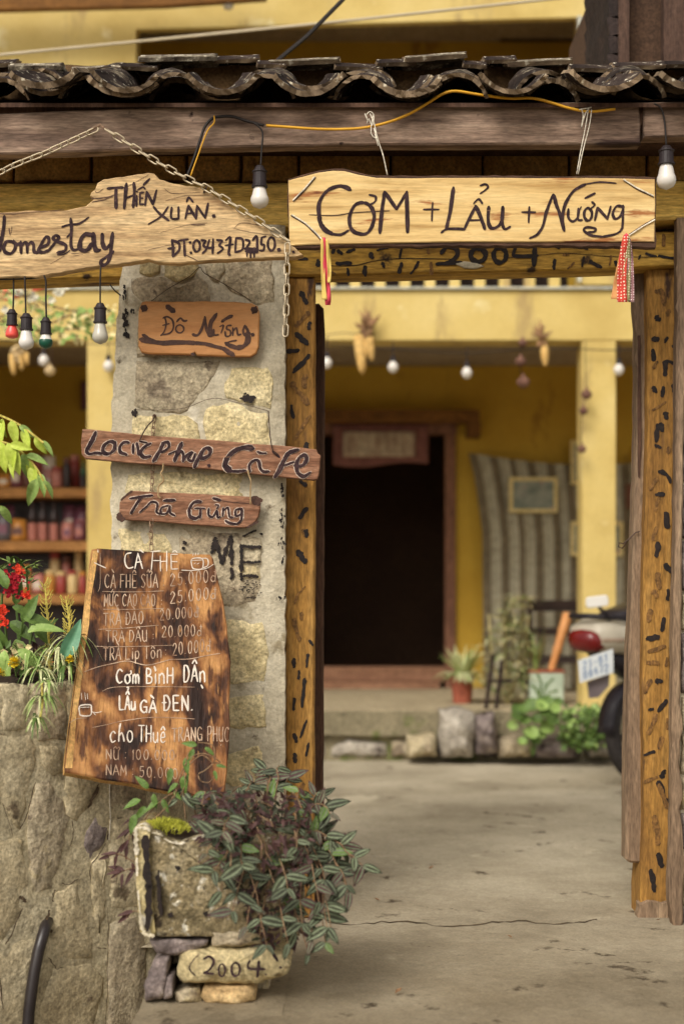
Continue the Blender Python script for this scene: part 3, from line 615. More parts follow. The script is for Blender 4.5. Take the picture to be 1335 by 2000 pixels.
# ================================================================== GATE TIMBERS
def marks(mb, lst, T, plane, w, off=0.0022):
    for s_ in lst:
        q = [(x+U(-2,2), y+U(-2,2)) for x, y in s_]
        stroke(mb, q, plane, w*U(0.8, 1.6), T, off=off, rough=0.36, taper=0.9, sm=4, mi=1 if R() < .3 else 0)
YL = -0.10; PL_ = YP(YL)
lp = thing('gate_post', 'left gate post painted ochre with black tiger dashes beside the stone pillar', 'post', PL_.pt(588, 1795), 'painted gate posts')
beam_px([(558,541),(615,541),(616,900),(614,1300),(613,1793),(558,1793),(557,1200)], YL, 0.13, step=40, jit=0.9).part('timber', M['ochre_post'], lp)
mb = MB()
marks(mb, [[(170,110),(190,150),(210,185)],[(220,255),(180,300),(135,345)],[(230,325),(225,365)],[(135,400),(175,435),(215,470)],[(70,525),(150,515)],[(225,550),(170,610),(120,665)],[(205,690),(190,730),(198,770)],[(105,745),(160,810),(215,885)],[(100,900),(105,950),(120,985)],[(230,975),(180,1050),(130,1130)],[(205,1165),(205,1200)],[(160,1430),(205,1455)],[(210,1620),(160,1680)],[(190,1770),(195,1800)],[(212,1770),(208,1815)],[(150,1915),(170,1950),(200,1990)]], (540,540,3.57), PL_, 24)
marks(mb, [[(550,455),(560,495)],[(550,820),(505,870),(485,930)],[(530,990),(530,1030)],[(480,1030),(495,1110),(515,1170)],[(580,1170),(600,1200)],[(480,1290),(480,1340)],[(570,1260),(560,1340)],[(515,1370),(510,1420)],[(550,1420),(545,1500),(530,1600)],[(480,1550),(478,1620)],[(560,1690),(545,1740),(520,1800)],[(480,1780),(495,1830)],[(575,1840),(560,1920)],[(485,1910),(490,1960)],[(540,2100),(520,2180)],[(480,2250),(500,2300)]], (430,900,3.333), PL_, 16)
mb.split('painted_dash', [M['black_paint'], M['faded_paint']], lp, 0.0)
jl = thing('door_jamb', 'dark brown inner door jamb behind the left painted post', 'door jamb', YP(0.06).pt(623, 1790))
beam_px([(606,594),(622,592),(632,602),(634,640),(633,900),(631,1300),(632,1786),(606,1786)], 0.06, 0.10, step=40, jit=0.8).part('timber', M['jamb_dark'], jl)
YR = -0.08; PR = YP(YR)
rp = thing('gate_post', 'right gate post painted ochre with black tiger dashes and a bare worn foot', 'post', PR.pt(1285, 1795), 'painted gate posts')
beam_px([(1262,524),(1318,524),(1320,700),(1316,900),(1312,1100),(1308,1300),(1308,1500),(1306,1700),(1306,1795),(1250,1795),(1250,1740),(1256,1640),(1256,1500),(1254,1300),(1256,1100),(1262,900),(1264,700)], YR, 0.15, step=40, jit=1.0).part('timber', M['ochre_post'], rp)
beam_px([(1247,1765),(1262,1758),(1290,1762),(1306,1758),(1307,1797),(1245,1797)], YR-0.006, 0.05, step=10, jit=1.5).part('bare_foot', M['jamb'], rp)
mb = MB()
marks(mb, [[(430,425),(460,430),(475,500)],[(500,530),(490,560)],[(430,570),(445,585)],[(412,692),(440,690)],[(490,685),(480,710)],[(520,730),(535,735)],[(410,755),(415,810)],[(435,820),(415,855)],[(480,820),(480,890)],[(485,812),(530,828)],[(415,960),(430,985)],[(525,950),(540,1010)],[(480,1045),(410,1090)],[(470,960),(465,1010)],[(480,1105),(490,1130)],[(435,1170),(430,1260)],[(452,1165),(465,1200)],[(425,1285),(455,1295)],[(500,1300),(500,1325)],[(445,1430),(480,1440),(510,1490)],[(430,1475),(395,1525)],[(430,1560),(470,1560)],[(445,1580),(425,1650)],[(480,1665),(495,1740)],[(430,1745),(410,1810)],[(440,1830),(435,1900)],[(480,1950),(510,1990)]], (1130,420,2.857), PR, 19)
marks(mb, [[(420,10),(450,40)],[(385,50),(390,120)],[(365,140),(380,160)],[(435,130),(435,180)],[(350,230),(340,280)],[(415,270),(405,330)],[(335,370),(385,360)],[(340,430),(415,405)],[(335,485),(385,490)],[(430,465),(425,500)],[(350,575),(320,630)],[(378,575),(402,575)],[(340,715),(360,710)],[(425,670),(390,720)],[(375,745),(340,830)],[(430,760),(430,810)],[(405,855),(390,900)],[(320,935),(365,920)],[(415,1015),(400,1045)],[(320,1070),(380,1045)],[(390,1070),(410,1130),(430,1190)],[(390,1080),(412,1140),(432,1195)],[(370,1240),(378,1300),(385,1370)],[(390,1420),(400,1480)],[(350,1500),(358,1550),(365,1600)]], (1130,1100,2.5), PR, 17)
mb.split('painted_dash', [M['black_paint'], M['faded_paint']], rp, 0.0)
jr = thing('door_jamb', 'weathered grey brown raw jamb with sawn foot beside the right painted post', 'door jamb', YP(-0.03).pt(1245, 1686))
beam_px([(1236,529),(1264,529),(1266,700),(1262,1000),(1258,1300),(1258,1680),(1250,1687),(1228,1685),(1221,1678),(1222,1500),(1226,1300),(1234,1100),(1241,900),(1243,760),(1244,640),(1240,600)], -0.03, 0.075, step=30, jit=1.2, chamfer=0.008).part('timber', M['jamb'], jr)
beam_px([(1245,655),(1250,655),(1252,880),(1249,935),(1245,930),(1244,800)], -0.034, 0.004, step=30, jit=0.4, chamfer=0.001).part('dark_split', M['jamb_dark'], jr)
mb = MB(); P0 = YP(-0.04)
mb.tube([P0.pt(x, y) for x, y in [(1248,1038),(1240,1040),(1228,1052),(1216,1062),(1208,1060),(1207,1068),(1214,1071),(1222,1060)]], 0.0022, 5)
mb.part('wire_hook', M['wire'], jr)
lt = thing('lintel_beam', 'ochre lintel over the doorway lettered 2004 in thick black paint', 'lintel', PL_.pt(930, 545))
YLi = -0.115; PLi = YP(YLi)
beam_px([(482,462),(600,462),(1325,452),(1325,519),(1180,526),(1000,531),(860,534),(640,538),(482,539)], YLi, 0.10, step=50, jit=0.9).part('timber', M['ochre'], lt)
mb = MB(); TM = (560,440,3.926); TN = (850,440,2.753)
marks(mb, [[(360,180),(350,210)],[(390,200),(420,215)],[(460,205),(515,185)],[(640,215),(655,250)],[(690,195),(740,180),(790,165)],[(880,160),(865,250)],[(1000,155),(1020,175)],[(1080,180),(1085,215)],[(240,270),(240,310)],[(380,290),(490,290)],[(335,355),(370,370)],[(465,330),(470,385)],[(600,320),(600,385)],[(730,290),(745,320)],[(880,290),(860,360)],[(1010,280),(980,330),(950,370)],[(1105,290),(1105,370)],[(90,260),(155,260)]], TM, PLi, 20)
marks(mb, [[(638,185),(637,235)],[(745,200),(710,235)],[(795,170),(785,220)],[(830,190),(855,210),(890,225)],[(940,165),(935,215)],[(965,195),(975,215)],[(685,160),(715,158)],[(770,110),(815,130)],[(640,115),(665,120)],[(1100,160),(1090,180)],[(1130,155),(1185,165)],[(1225,50),(1225,110)],[(1200,165),(1290,180)]], TN, PLi, 12)
stroke(mb, [(320,310),(520,308),(700,268),(900,255),(1300,260)], PLi, 5, TM, off=0.0018, rough=0.5)
stroke(mb, [(380,175),(560,160),(700,150),(960,168),(1280,170)], PLi, 3, TN, off=0.0018, rough=0.5)
mb.split('painted_dash', [M['black_paint'], M['faded_paint']], lt, 0.0)
mb = MB()
for s_, w in [([(30,150),(60,118),(105,122),(118,152),(95,185),(50,205)],24),([(5,208),(60,205),(140,200)],20),(loop(228,160,40,36),26),(loop(345,160,34,40),24),([(430,120),(425,165),(545,162)],20),([(533,115),(528,214)],26)]:
    stroke(mb, s_, PLi, w, TN, off=0.003, rough=0.12)
mb.split('painted_number', M['black_paint'], lt, 0.001)
slab_mesh([(885,515),(905,510),(932,514),(945,520),(930,525),(905,524)], YP(YLi-0.003), 0.004, bulge=0.002, step=8, jit=1).part('pale_patch', M['mortar'], lt, smooth=True)
# beams above
ob = thing('eaves_beam', 'long ochre painted beam under the mud bricks above the signs', 'beam', YP(-0.18).pt(600, 440))
beam_px([(-120,358),(560,356),(1400,352),(1400,424),(1000,440),(560,442),(-120,446)], -0.18, 0.30, step=60, jit=1.2, chamfer=0.008).part('timber', M['ochre_lightened'], ob)
lb = thing('lintel_beam', 'ochre beam over the garden opening behind the driftwood homestay sign', 'lintel', YP(-0.12).pt(60, 560))
beam_px([(-120,448),(250,448),(250,541),(160,544),(80,547),(-120,553)], -0.12, 0.12, step=60, jit=1.0).part('timber', M['ochre'], lb)
gap = MB(); YG = YP(0.0)
gw = thing('gate_wall', 'dark mud brick wall strip under the roof eaves', 'wall', YP(-0.06).pt(620, 470))
a0, a1 = YP(-0.08).pt(-120, 356), YP(-0.08).pt(1420, 215)
MB().box(a0.x, a1.x, -0.06, 0.16, a0.z+0.002, a1.z).part('clay_core', M['brickmortar'], gw)
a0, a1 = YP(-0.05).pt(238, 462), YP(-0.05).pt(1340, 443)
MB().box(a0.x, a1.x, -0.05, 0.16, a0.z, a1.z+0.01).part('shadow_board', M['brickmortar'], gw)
PB = YP(-0.085)
xj = [-110, 26, 178, 366, 470, 583, 762, 942, 1110, 1262, 1400]
for i in range(len(xj)-1):
    x0, x1 = xj[i]+3, xj[i+1]-3
    slab_mesh([(x0,286),(x1,286),(x1,353+U(-1,1)),(x0,354+U(-1,1))], PB, 0.03, bulge=0.005, step=26, jit=2.0, round_=0.08).part('mud_brick', M['brick'], gw, smooth=True)
    slab_mesh([(x0-60,228),(x1-60,228),(x1-60,280),(x0-60,280)], PB, 0.03, bulge=0.005, step=40, jit=1.5, round_=0.08).part('mud_brick', M['brick'], gw, smooth=True)
# right pillar strip
YRP = -0.16; PRP = YP(YRP)
rpil = thing('stone_pillar', 'right gate pillar edge of grey stones behind a raw timber strip', 'pillar', PRP.pt(1420, 1815))
e = PRP.pt(1328, 1815); rough_box(e.x, e.x+0.75, YRP+0.02, YRP+0.45, -0.02, PRP.pt(0, 440).z, 0.05, 0.008).part('mortar_core', M['mortar'], rpil, smooth=True)
yy = 440
while yy < 1815:
    h = U(70, 130); m_ = random.choice(['stone_g','stone_p','stone_g'])
    for (xa, xb) in ((1329, 1395+U(-20,30)), (1430, 1520)):
        slab_mesh([(xa,yy+3),(xb,yy+5),(xb+4,min(1815,yy+h-5)),(xa-1,min(1813,yy+h-4))], PRP, 0.06, bulge=0.012, step=16, jit=3).part('stone', M[m_], rpil, smooth=True)
    yy += h
gs = thing('timber_strip', 'grey weathered cover strip along the right edge of the painted post', 'timber strip', YP(-0.2).pt(1315, 1820))
beam_px([(1322,424),(1340,424),(1338,700),(1334,900),(1331,1100),(1329,1300),(1326,1500),(1328,1640),(1334,1690),(1334,1800),(1328,1822),(1314,1808),(1306,1760),(1310,1600),(1312,1400),(1314,1200),(1318,1000),(1320,800),(1322,600)], -0.195, 0.05, step=24, jit=1.3, chamfer=0.006).part('timber', M['jamb'], gs)
# fascia planks
fa = thing('fascia_plank', 'long weathered brown plank under the roof tiles holding the strings', 'plank', YP(-0.42).pt(600, 292))
YF = -0.42; PF = YP(YF)
beam_px([(-140,226),(100,217),(400,204),(600,200),(900,200),(1246,200),(1250,240),(1250,281),(1000,281),(700,283),(560,284),(300,291),(0,301),(-140,304)], YF, 0.055, step=40, jit=1.0, chamfer=0.005).part('timber', M['fascia'], fa)
fb = thing('fascia_plank', 'short brown plank end at the right under the roof tiles', 'plank', PF.pt(1330, 270))
beam_px([(1256,200),(1420,196),(1420,264),(1330,266),(1256,268)], YF, 0.055, step=40, jit=1.0, chamfer=0.005).part('timber', M['fascia'], fb)
# roof: packing,  rafters + board + tiles
rf = thing('tiled_gate_roof', 'little gate roof of dark curved clay tiles speckled with pale lichen', 'tiled roof', PF.pt(640, 200))
SL = rad(20.5); ze = PF.pt(0, 206).z
MB().box(-1.5, 1.5, -0.405, -0.10, PF.pt(0, 240).z, ze+0.001).part('packing_board', M['jamb_dark'], rf)
mb = MB(); x0, x1 = -1.35, 1.35; L_ = 0.50; dy, dz = math.cos(SL), math.sin(SL)
A = Vector((x0, -0.44, ze-0.012)); B = Vector((x1, -0.44, ze-0.012)); Dn = Vector((0, dy, dz))*L_
for o in (0,):
    mb.ext([A, B, B+Dn, A+Dn], Vector((0, 0, 0.012)))
mb.part('roof_board', M['jamb_dark'], rf)
zr = YP(0.0).pt(0, 128).z; rough_box(-1.5, 1.5, 0.0, 0.12, ze+0.06, zr, 0.06, 0.008).part('ridge_core', M['brickmortar'], rf)
MB().box(-1.5, 1.5, 0.02, 0.10, PF.pt(0, 240).z-.05, ze+0.06).part('ridge_plank', M['jamb_dark'], rf)
for i in range(8):
    x = -1.25+i*0.36; mb = MB(); mb.ext([(x, -0.40, ze-0.02), (x+0.05, -0.40, ze-0.02), (x+0.05, -0.40, ze-0.07), (x, -0.40, ze-0.07)], Vector((0, dy*0.44, dz*0.44))); mb.part('rafter', M['jamb_dark'], rf)
def tile_mesh(name, chord, sag, length, th, taper=0.85, n=16, m3=None, edge=0.0):
    """curved tile, hump up, laid from the origin along +Y"""
    mb = MB(); Rr = (chord*chord/4+sag*sag)/(2*sag); am = math.asin(min(1, chord/2/Rr)); vs = []
    for j in range(5):
        k = 1-(1-taper)*j/4
        for s_ in (0, 1):
            for i in range(n+1):
                q = -am+2*am*i/n; r = Rr - (th if s_ else 0)
                x = r*math.sin(q)*k; z = (r*math.cos(q)-(Rr-sag))
                x += U(-.0012,.0012); z += U(-.0012,.0012)
                vs.append((x, length*j/4+(U(-.009,.007) if j in (0,4) else 0), z))
    N1 = n+1; st = 2*N1; fs = []; ms = []
    for j in range(4):
        for i in range(n):
            a = j*st+i; fs.append((a, a+1, a+st+1, a+st)); ms.append(0)
            b = j*st+N1+i; fs.append((b+1, b, b+st, b+st+1)); ms.append(0)
        for i in (0, n):
            a = j*st+i; q = (a, a+st, a+st+N1, a+N1); fs.append(q if i == 0 else q[::-1]); ms.append(1)
    for j in (0, 4):
        for i in range(n):
            a = j*st+i; q = (a, a+N1, a+N1+1, a+1); fs.append(q if j == 0 else q[::-1]); ms.append(1)
    mb.v = [Vector(v) for v in vs]; mb.f = fs; mb.m = ms
    return mb.mesh(name, m3 or [M['tile'], M['tile_edge']], smooth=False)
TM_ = [tile_mesh('curved_tile', 0.218+U(-.014,.01), 0.052+U(-.010,.010), 0.20, U(.013,.018)) for _ in range(7)]
TC_ = [tile_mesh('curved_tile', 0.182+U(-.016,.012), 0.062+U(-.012,.008), 0.20, U(.011,.015)) for _ in range(7)]
TP_ = [tile_mesh('curved_tile', 0.16, 0.030, 0.24, 0.015, 0.95, m3=[M['tile_pale'], M['tile_pale']]), tile_mesh('curved_tile', 0.16, 0.034, 0.22, 0.014, 0.95), tile_mesh('curved_tile', 0.17, 0.028, 0.19, 0.015, 0.97, m3=[M['tile_pale'], M['tile_edge']])]
chx = [-285, -105, 80, 245, 435, 604, 800, 995, 1180, 1350, 1530]
def X4(px): return (px-CX)/661.4
for ci, px in enumerate(chx):
    x = X4(px)
    for k in range(4):
        s_ = k*0.115
        rot = Matrix.Rotation(SL-0.02+U(-.02,.02), 3, 'X') @ Matrix.Rotation(U(-.16,.16), 3, 'Z') @ Matrix.Rotation(math.pi+U(-.14,.14), 3, 'Y')
        inst('roof_tile', random.choice(TM_), rf, (x+U(-.016,.016), -0.53+dy*s_+U(-.02,.02), ze+0.046+dz*s_*.86+U(-.003,.004)), rot)
    if ci in (3, 6): 
        inst('roof_tile', TM_[0], rf, (x-0.01, -0.515, ze+0.036), Matrix.Rotation(SL-0.05, 3, 'X') @ Matrix.Rotation(math.pi+.06, 3, 'Y'))
for ci in range(len(chx)-1):
    x = (X4(chx[ci])+X4(chx[ci+1]))/2 + U(-.01,.01); tw = U(-.4, .4)
    for k in range(4):
        s_ = k*0.112 + 0.02
        rot = Matrix.Rotation(SL+0.05+U(-.03,.04), 3, 'X') @ Matrix.Rotation(tw*0.5+U(-.07,.07), 3, 'Z') @ Matrix.Rotation(U(-.16,.16), 3, 'Y')
        inst('roof_tile', random.choice(TC_), rf, (x+tw*0.35*s_*-1+(U(-.024,.024) if k else 0), -0.455+dy*s_+U(-.02,.02), ze+0.016+dz*s_*1.12+U(-.003,.008)), rot)
PRd = YP(-0.04)
for (xa, xb, yt, tl, mi_) in [(-140,-60,122,.02,1),(-62,38,116,.05,1),(30,128,128,.03,0),(120,232,140,.05,1),(150,245,133,.06,2),(240,312,124,-.04,1),(280,425,110,.03,0),(424,506,108,.05,1),(505,560,122,-.04,1),(528,662,116,.06,2),(655,745,122,-.05,1),(735,810,118,.04,1),(790,906,112,.10,2),(900,945,122,-.05,1),(942,1004,110,.04,1),(985,1112,112,.06,2),(1105,1200,128,-.03,1),(1190,1290,124,.04,1),(1280,1400,118,.02,1)]:
    p0, p1 = PRd.pt(xa, yt), PRd.pt(xb, yt); me = TP_[mi_]; ln = (p1-p0).length
    L0 = [0.24, 0.22, 0.19][mi_]
    rot = Matrix.Rotation(-math.pi/2, 3, 'Z'); rot = Matrix.Rotation(-tl*0.8, 3, 'Y') @ rot
    inst('ridge_tile', me, rf, p0 + Vector((0, U(-.01,.03), -0.034-(U(0,.004)))), rot, (1.0, ln/L0, 1.0))
# ================================================================== RETAINING WALL (left)
PWL = Pl(WA, WB, WA+Vector((0,0,1)))
wl = thing('retaining_wall', 'low tan rubble stone wall at the left holding up the flower bed', 'wall', ((WP1[0]+WP2[0])/2, (WP1[1]+WP2[1])/2, -0.42))
wd = Vector((WB.x-WA.x, WB.y-WA.y, 0)); wlen = wd.length; wd.normalize()
def wtop(px):
    pts = [(-120,1332),(0,1338),(60,1342),(110,1336),(140,1330),(200,1336),(280,1340),(360,1345),(470,1350)]
    for (a0, b0), (a1, b1) in zip(pts, pts[1:]):
        if a0 <= px <= a1: return b0+(b1-b0)*(px-a0)/(a1-a0)
    return 1340
mb = MB(); NX, NZ = 70, 90; vs = []
for i in range(NX+1):
    px = -95 + 400*i/NX; t = PWL.pt(px, wtop(px)); zt = t.z + mn.noise(Vector((px*0.05, 0, 0)))*0.01
    for k in range(NZ+1):
        z = -0.45+(zt+0.45)*k/NZ; p = Vector((t.x, t.y, z))
        o = -0.001 + mn.noise(p*4)*0.004 + mn.noise(p*14)*0.003 + mn.noise(p*45)*0.002 - (0.03 if k == NZ else 0.008 if k == NZ-1 else 0)
        vs.append(p + PWL.n*o)
mb.add(vs, [(i*(NZ+1)+k, (i+1)*(NZ+1)+k, (i+1)*(NZ+1)+k+1, i*(NZ+1)+k+1) for i in range(NX) for k in range(NZ)])
bk = [vs[i*(NZ+1)+NZ] for i in range(NX+1)]; B = Vector((0.12, 0.32, 0.0))
for i in range(NX): mb.quad(bk[i], bk[i+1], bk[i+1]+B, bk[i]+B)
r0 = [vs[NX*(NZ+1)+k] for k in range(NZ+1)]; E = Vector((0.10, 0.30, 0))
for k in range(NZ): mb.quad(r0[k], r0[k]+E, r0[k+1]+E, r0[k+1])
mb.quad(bk[-1], bk[-1]+E, bk[-1]+E+B, bk[-1]+B)
mb.part('wall_core', M['wallmortar'], wl, smooth=True)
T3 = (0, 1400, 3.334)
ws = [([(-180,110),(200,110),(240,200),(200,420),(130,735),(60,650),(0,560),(-180,540)],'stone_t'),([(228,430),(320,400),(460,640),(400,900),(340,1120),(225,1170),(182,900),(172,760)],'stone_g'),
 ([(425,385),(635,430),(600,555),(500,690),(430,640),(405,500)],'stone_t'),([(560,740),(620,650),(700,720),(680,820),(590,930),(545,840)],'stone_p'),
 ([(592,940),(690,860),(695,1150),(650,1490),(605,1300)],'stone_t'),([(365,1135),(500,1075),(560,1250),(605,1480),(600,1570),(480,1590),(360,1565),(335,1400)],'stone_t'),
 ([(-180,790),(150,800),(190,1100),(150,1250),(30,1470),(-180,1480)],'stone_t'),([(-160,1510),(40,1500),(280,1400),(230,1700),(165,2100),(-160,2100)],'stone_t'),
 ([(345,1630),(595,1605),(680,1700),(640,1900),(600,2100),(250,2100),(260,1900)],'stone_t'),([(712,1340),(880,1290),(960,1500),(940,1800),(900,2100),(700,2100),(700,1900)],'stone_g'),
 ([(705,660),(870,640),(960,800),(940,1230),(720,1250)],'stone_t'),([(250,180),(405,180),(415,360),(340,385),(262,300)],'stone_t'),
 ([(10,-215),(195,-205),(170,80),(15,90)],'stone_t'),([(225,-215),(425,-220),(430,150),(240,150)],'stone_g'),([(-180,-200),(-15,-215),(0,80),(-170,85)],'stone_t'),
 ([(450,-220),(680,-210),(900,-190),(900,100),(640,400),(440,340)],'stone_t'),([(700,420),(960,420),(960,600),(710,600)],'stone_g')]
for pl, m_ in ws:
    pl = tz(pl, T3); pl = [(min(x, 296), min(y, 2080)) for x, y in pl]
    slab_mesh(pl, PWL, 0.10, bulge=0.0032, step=13, jit=4.0, round_=0.05, amp=1.1).part('stone', M[m_], wl, smooth=True)
mb = MB()
for s_, w in [([(470,680),(480,760),(455,850)],8),([(320,1570),(370,1640),(410,1630)],9),([(230,430),(190,590),(130,740)],10),([(600,560),(575,590),(630,500),(640,440)],13),
      ([(345,1200),(350,1150),(362,1130)],9),([(400,1085),(450,1090),(510,1050)],9),([(590,1060),(600,960),(690,830)],9),([(320,1260),(310,1330),(335,1400)],26),([(150,1250),(100,1360),(40,1480)],12),
      ([(630,1500),(690,1510)],8),([(700,740),(705,800)],12),([(640,460),(600,540),(575,590)],26),([(130,1170),(170,1200)],34),([(700,1240),(705,1500),(700,1800),(690,2000)],5),([(20,560),(90,790)],5),([(0,1680),(20,1900)],12)]:
    q = cr_sample(s_, 4); q = [(x+U(-5,5), y+U(-5,5)) for x, y in q]
    stroke(mb, q, PWL, w*.55, T3, off=0.0105, rough=0.6, sm=2)
mb.part('dark_crevice', M['crevice'], wl, kind='stuff')
mb = MB(); hz = [(95,1792),(86,1820),(76,1855),(68,1895),(62,1935),(57,1975),(53,2030),(50,2090)]
mb.tube([PWL.pt(x, y, 0.03 if i else -0.02) for i, (x, y) in enumerate(hz)], 0.0165, 10)
mb.top('drain_hose', M['hose'], 'black plastic hose running down the stone wall at bottom left', 'hose', smooth=True)
mb = MB(); mb.tube([PWL.pt(x, y, 0.004) for x, y in [(215,1525),(214,1560),(216,1600),(213,1640)]], 0.0012, 4)
mb.top('loose_thread', M['string'], 'thin pale thread hanging under the menu board on the wall', 'thread')
# flower bed soil
mb = MB(); vs = []
A = PWL.pt(-95, 1338); n_ = 30
for i in range(n_+1):
    for j in range(10):
        px = -95+400*i/n_; t = PWL.pt(px, wtop(px)); v = Vector((t.x+0.04*j, t.y+0.03+0.08*j, t.z-0.01+0.02*math.sin(j)+mn.noise(Vector((px*.05, j, 0)))*0.03)); vs.append(v)
mb.add(vs, [(i*10+j, (i+1)*10+j, (i+1)*10+j+1, i*10+j+1) for i in range(n_) for j in range(9)])
mb.top('flower_bed_soil', M['soil'], kind='structure', smooth=True)

# ================================================================== SIGNS
def sign(name, label, cat, poly, P, thick, m_face, m_side, step=40, jit=0.8, edge=0.003, group=None):
    t = thing(name, label, cat, P.pt(sum(p[0] for p in poly)/len(poly), max(p[1] for p in poly)), group)
    pl = densify(poly, step, jit); n = len(pl)
    front = [P.pt(x, y, 0) for x, y in pl]; ctr = sum(front, Vector())/n
    def inset(p, i, e):
        a, b = front[i-1], front[(i+1)%n]; tg = (b-a).normalized(); nn = tg.cross(P.n)
        if nn.dot(ctr-p) < 0: nn = -nn
        return p+nn*e
    f0 = [inset(p, i, edge) for i, p in enumerate(front)]; f1 = [p-P.n*edge for p in front]; f2 = [p-P.n*thick for p in front]
    mb = MB(); mb.add(f0+f1+f2, [tuple(range(n))]+[(i,(i+1)%n,n+(i+1)%n,n+i) for i in range(n)]); 
    b = 0; mb.f += [(n+i, n+(i+1)%n, 2*n+(i+1)%n, 2*n+i) for i in range(n)] + [tuple(range(3*n-1, 2*n-1, -1))]
    mb.m += [1]*n + [0]
    mb.part('board', [M[m_face], M[m_side]], t); return t
KW = {'driftwood_sign': 1.42, 'pine_sign': 1.22, 'long_brown_sign': 1.45, 'short_brown_sign': 1.4, 'small_orange_sign': 1.75, 'burnt_menu_board': 1.0}
def letters(t, lst, P, T, mat_, off=0.0015, name='lettering', add=0, label=None, rough=0.1, mb=None, done=True):
    mb = mb or MB()
    for s_, w in lst: stroke(mb, s_, P, w*KW.get(t.name, 1.2)+add, T, off=off, rough=rough)
    if done: mb.split(name, M[mat_], t, 0.002)
    return mb
# 1 homestay
PH = YP(-0.46)
hp = [(-60,409),(5,415),(60,411),(120,412),(150,406),(168,402),(178,394),(184,388),(176,383),(178,376),(186,370),(190,358),(202,350),(240,345),(270,340),(290,337),(301,339),(312,350),(330,356),(352,360),(395,367),(420,383),(440,396),(480,420),(520,445),(556,468),(575,483),(592,498),(575,503),(540,503),(480,506),(410,509),(350,514),(310,512),(290,507),(262,512),(230,517),(190,520),(150,527),(110,535),(70,541),(20,541),(-60,546)]
hs_ = sign('driftwood_sign', 'pale irregular driftwood board reading Homestay THIÊN XUÂN with a phone number', 'sign', hp, PH, 0.035, 'drift', 'drift', step=9, jit=0.8)
TA = (0,320,4.45); TB = (290,320,4.172); mb = MB()
letters(hs_, [([(40,455),(32,560),(12,680),(-2,760)],20),([(20,640),(-60,652)],18),([(-60,470),(-75,600),(-95,770)],20),
 ([(110,675),(60,675),(35,720),(45,765),(90,780),(125,750),(135,700),(112,672),(150,700),(180,685)],20),([(182,675),(185,775)],18),([(185,715),(215,682),(236,700),(238,772)],18),([(240,715),(268,682),(292,700),(298,760),(330,772)],18),
 ([(330,772),(350,720),(395,640),(425,650),(415,700),(350,730),(345,760),(380,768),(425,752)],20),([(425,752),(475,690),(512,640),(485,622),(462,648),(500,675),(570,705),(565,755),(500,772)],19),
 ([(500,790),(560,785),(610,750)],8),([(615,475),(622,560),(618,700),(640,748),(685,738)],17),([(540,548),(600,528),(690,518),(770,465)],14),([(585,635),(612,605)],14),
 ([(805,618),(735,615),(698,680),(702,742),(760,748),(800,690)],26),([(812,605),(820,700),(838,750),(868,748)],26),([(890,610),(893,690),(920,735),(960,700)],24),([(980,600),(968,700),(962,780),(940,850),(905,880),(878,868),(885,840),(925,810),(985,762)],22),
 ([(935,215),(1000,207),(1072,205)],15),([(1010,215),(1008,300),(1010,385)],20),([(1100,172),(1090,280),(1080,385)],20),([(1165,165),(1168,270),(1158,375)],18),([(1088,300),(1165,270)],15),([(1190,275),(1187,368)],13),(dab(1192,240,8),12),
 ([(1218,250),(1215,352)],12),([(1215,352),(1250,350)],12),([(1218,252),(1248,246)],12),([(1215,300),(1243,296)],11),([(1197,225),(1240,202),(1262,218)],11),([(1248,182),(1300,130)],16),([(1262,360),(1276,242)],14),([(1276,242),(1330,352)],15),([(1330,352),(1360,229)],14)], PH, TA, 'ink', mb=mb, done=False)
letters(hs_, [([(42,350),(95,410),(165,460)],13),([(160,350),(100,430),(0,490)],12),([(190,355),(186,440),(245,447)],13),([(245,352),(245,447)],13),([(300,445),(325,340)],13),([(325,340),(388,447)],14),([(305,405),(372,400)],12),([(310,308),(328,272),(362,310)],11),
 ([(388,445),(395,340)],13),([(395,340),(462,440)],14),([(462,440),(485,322)],13),(dab(532,425,12),22),
 ([(192,620),(200,690),(200,755)],15),([(190,622),(245,645),(250,700),(200,755)],14),([(160,690),(215,685)],13),([(245,625),(322,613)],13),([(290,620),(296,748)],14),(dab(340,640,8),16),(dab(346,724,8),17),
 (loop(392,668,27,46),13),([(430,622),(465,628),(447,662),(472,692),(440,728)],13),([(495,620),(482,682),(532,680)],13),([(527,612),(522,728)],13),([(556,620),(600,628),(577,662),(607,692),(562,728)],13),([(630,622),(666,602),(650,738)],14),([(625,665),(690,655)],11),(dab(660,740,8),18),
 ([(712,605),(706,720)],13),([(712,605),(765,615),(765,695),(706,720)],13),([(790,618),(825,635),(800,690),(840,718)],13),([(785,690),(890,698)],20),([(795,712),(885,716)],20),([(802,690),(802,755)],10),([(830,690),(832,765)],12),([(862,680),(860,762)],10),([(850,622),(882,590),(884,720)],14),
 ([(922,600),(918,652),(942,662),(935,702),(905,705)],13),([(920,600),(955,590)],12),(loop(1000,652,29,54),13),(dab(1062,700,11),24),(dab(1180,718,14),14)], PH, TB, 'ink', mb=mb)
mb = MB(); n_s = [([(450,235),(475,185)],16)]
for s_, w in n_s: stroke(mb, s_, PH, w, TB, off=0.003)
mb.part('nail', M['wire'], hs_)
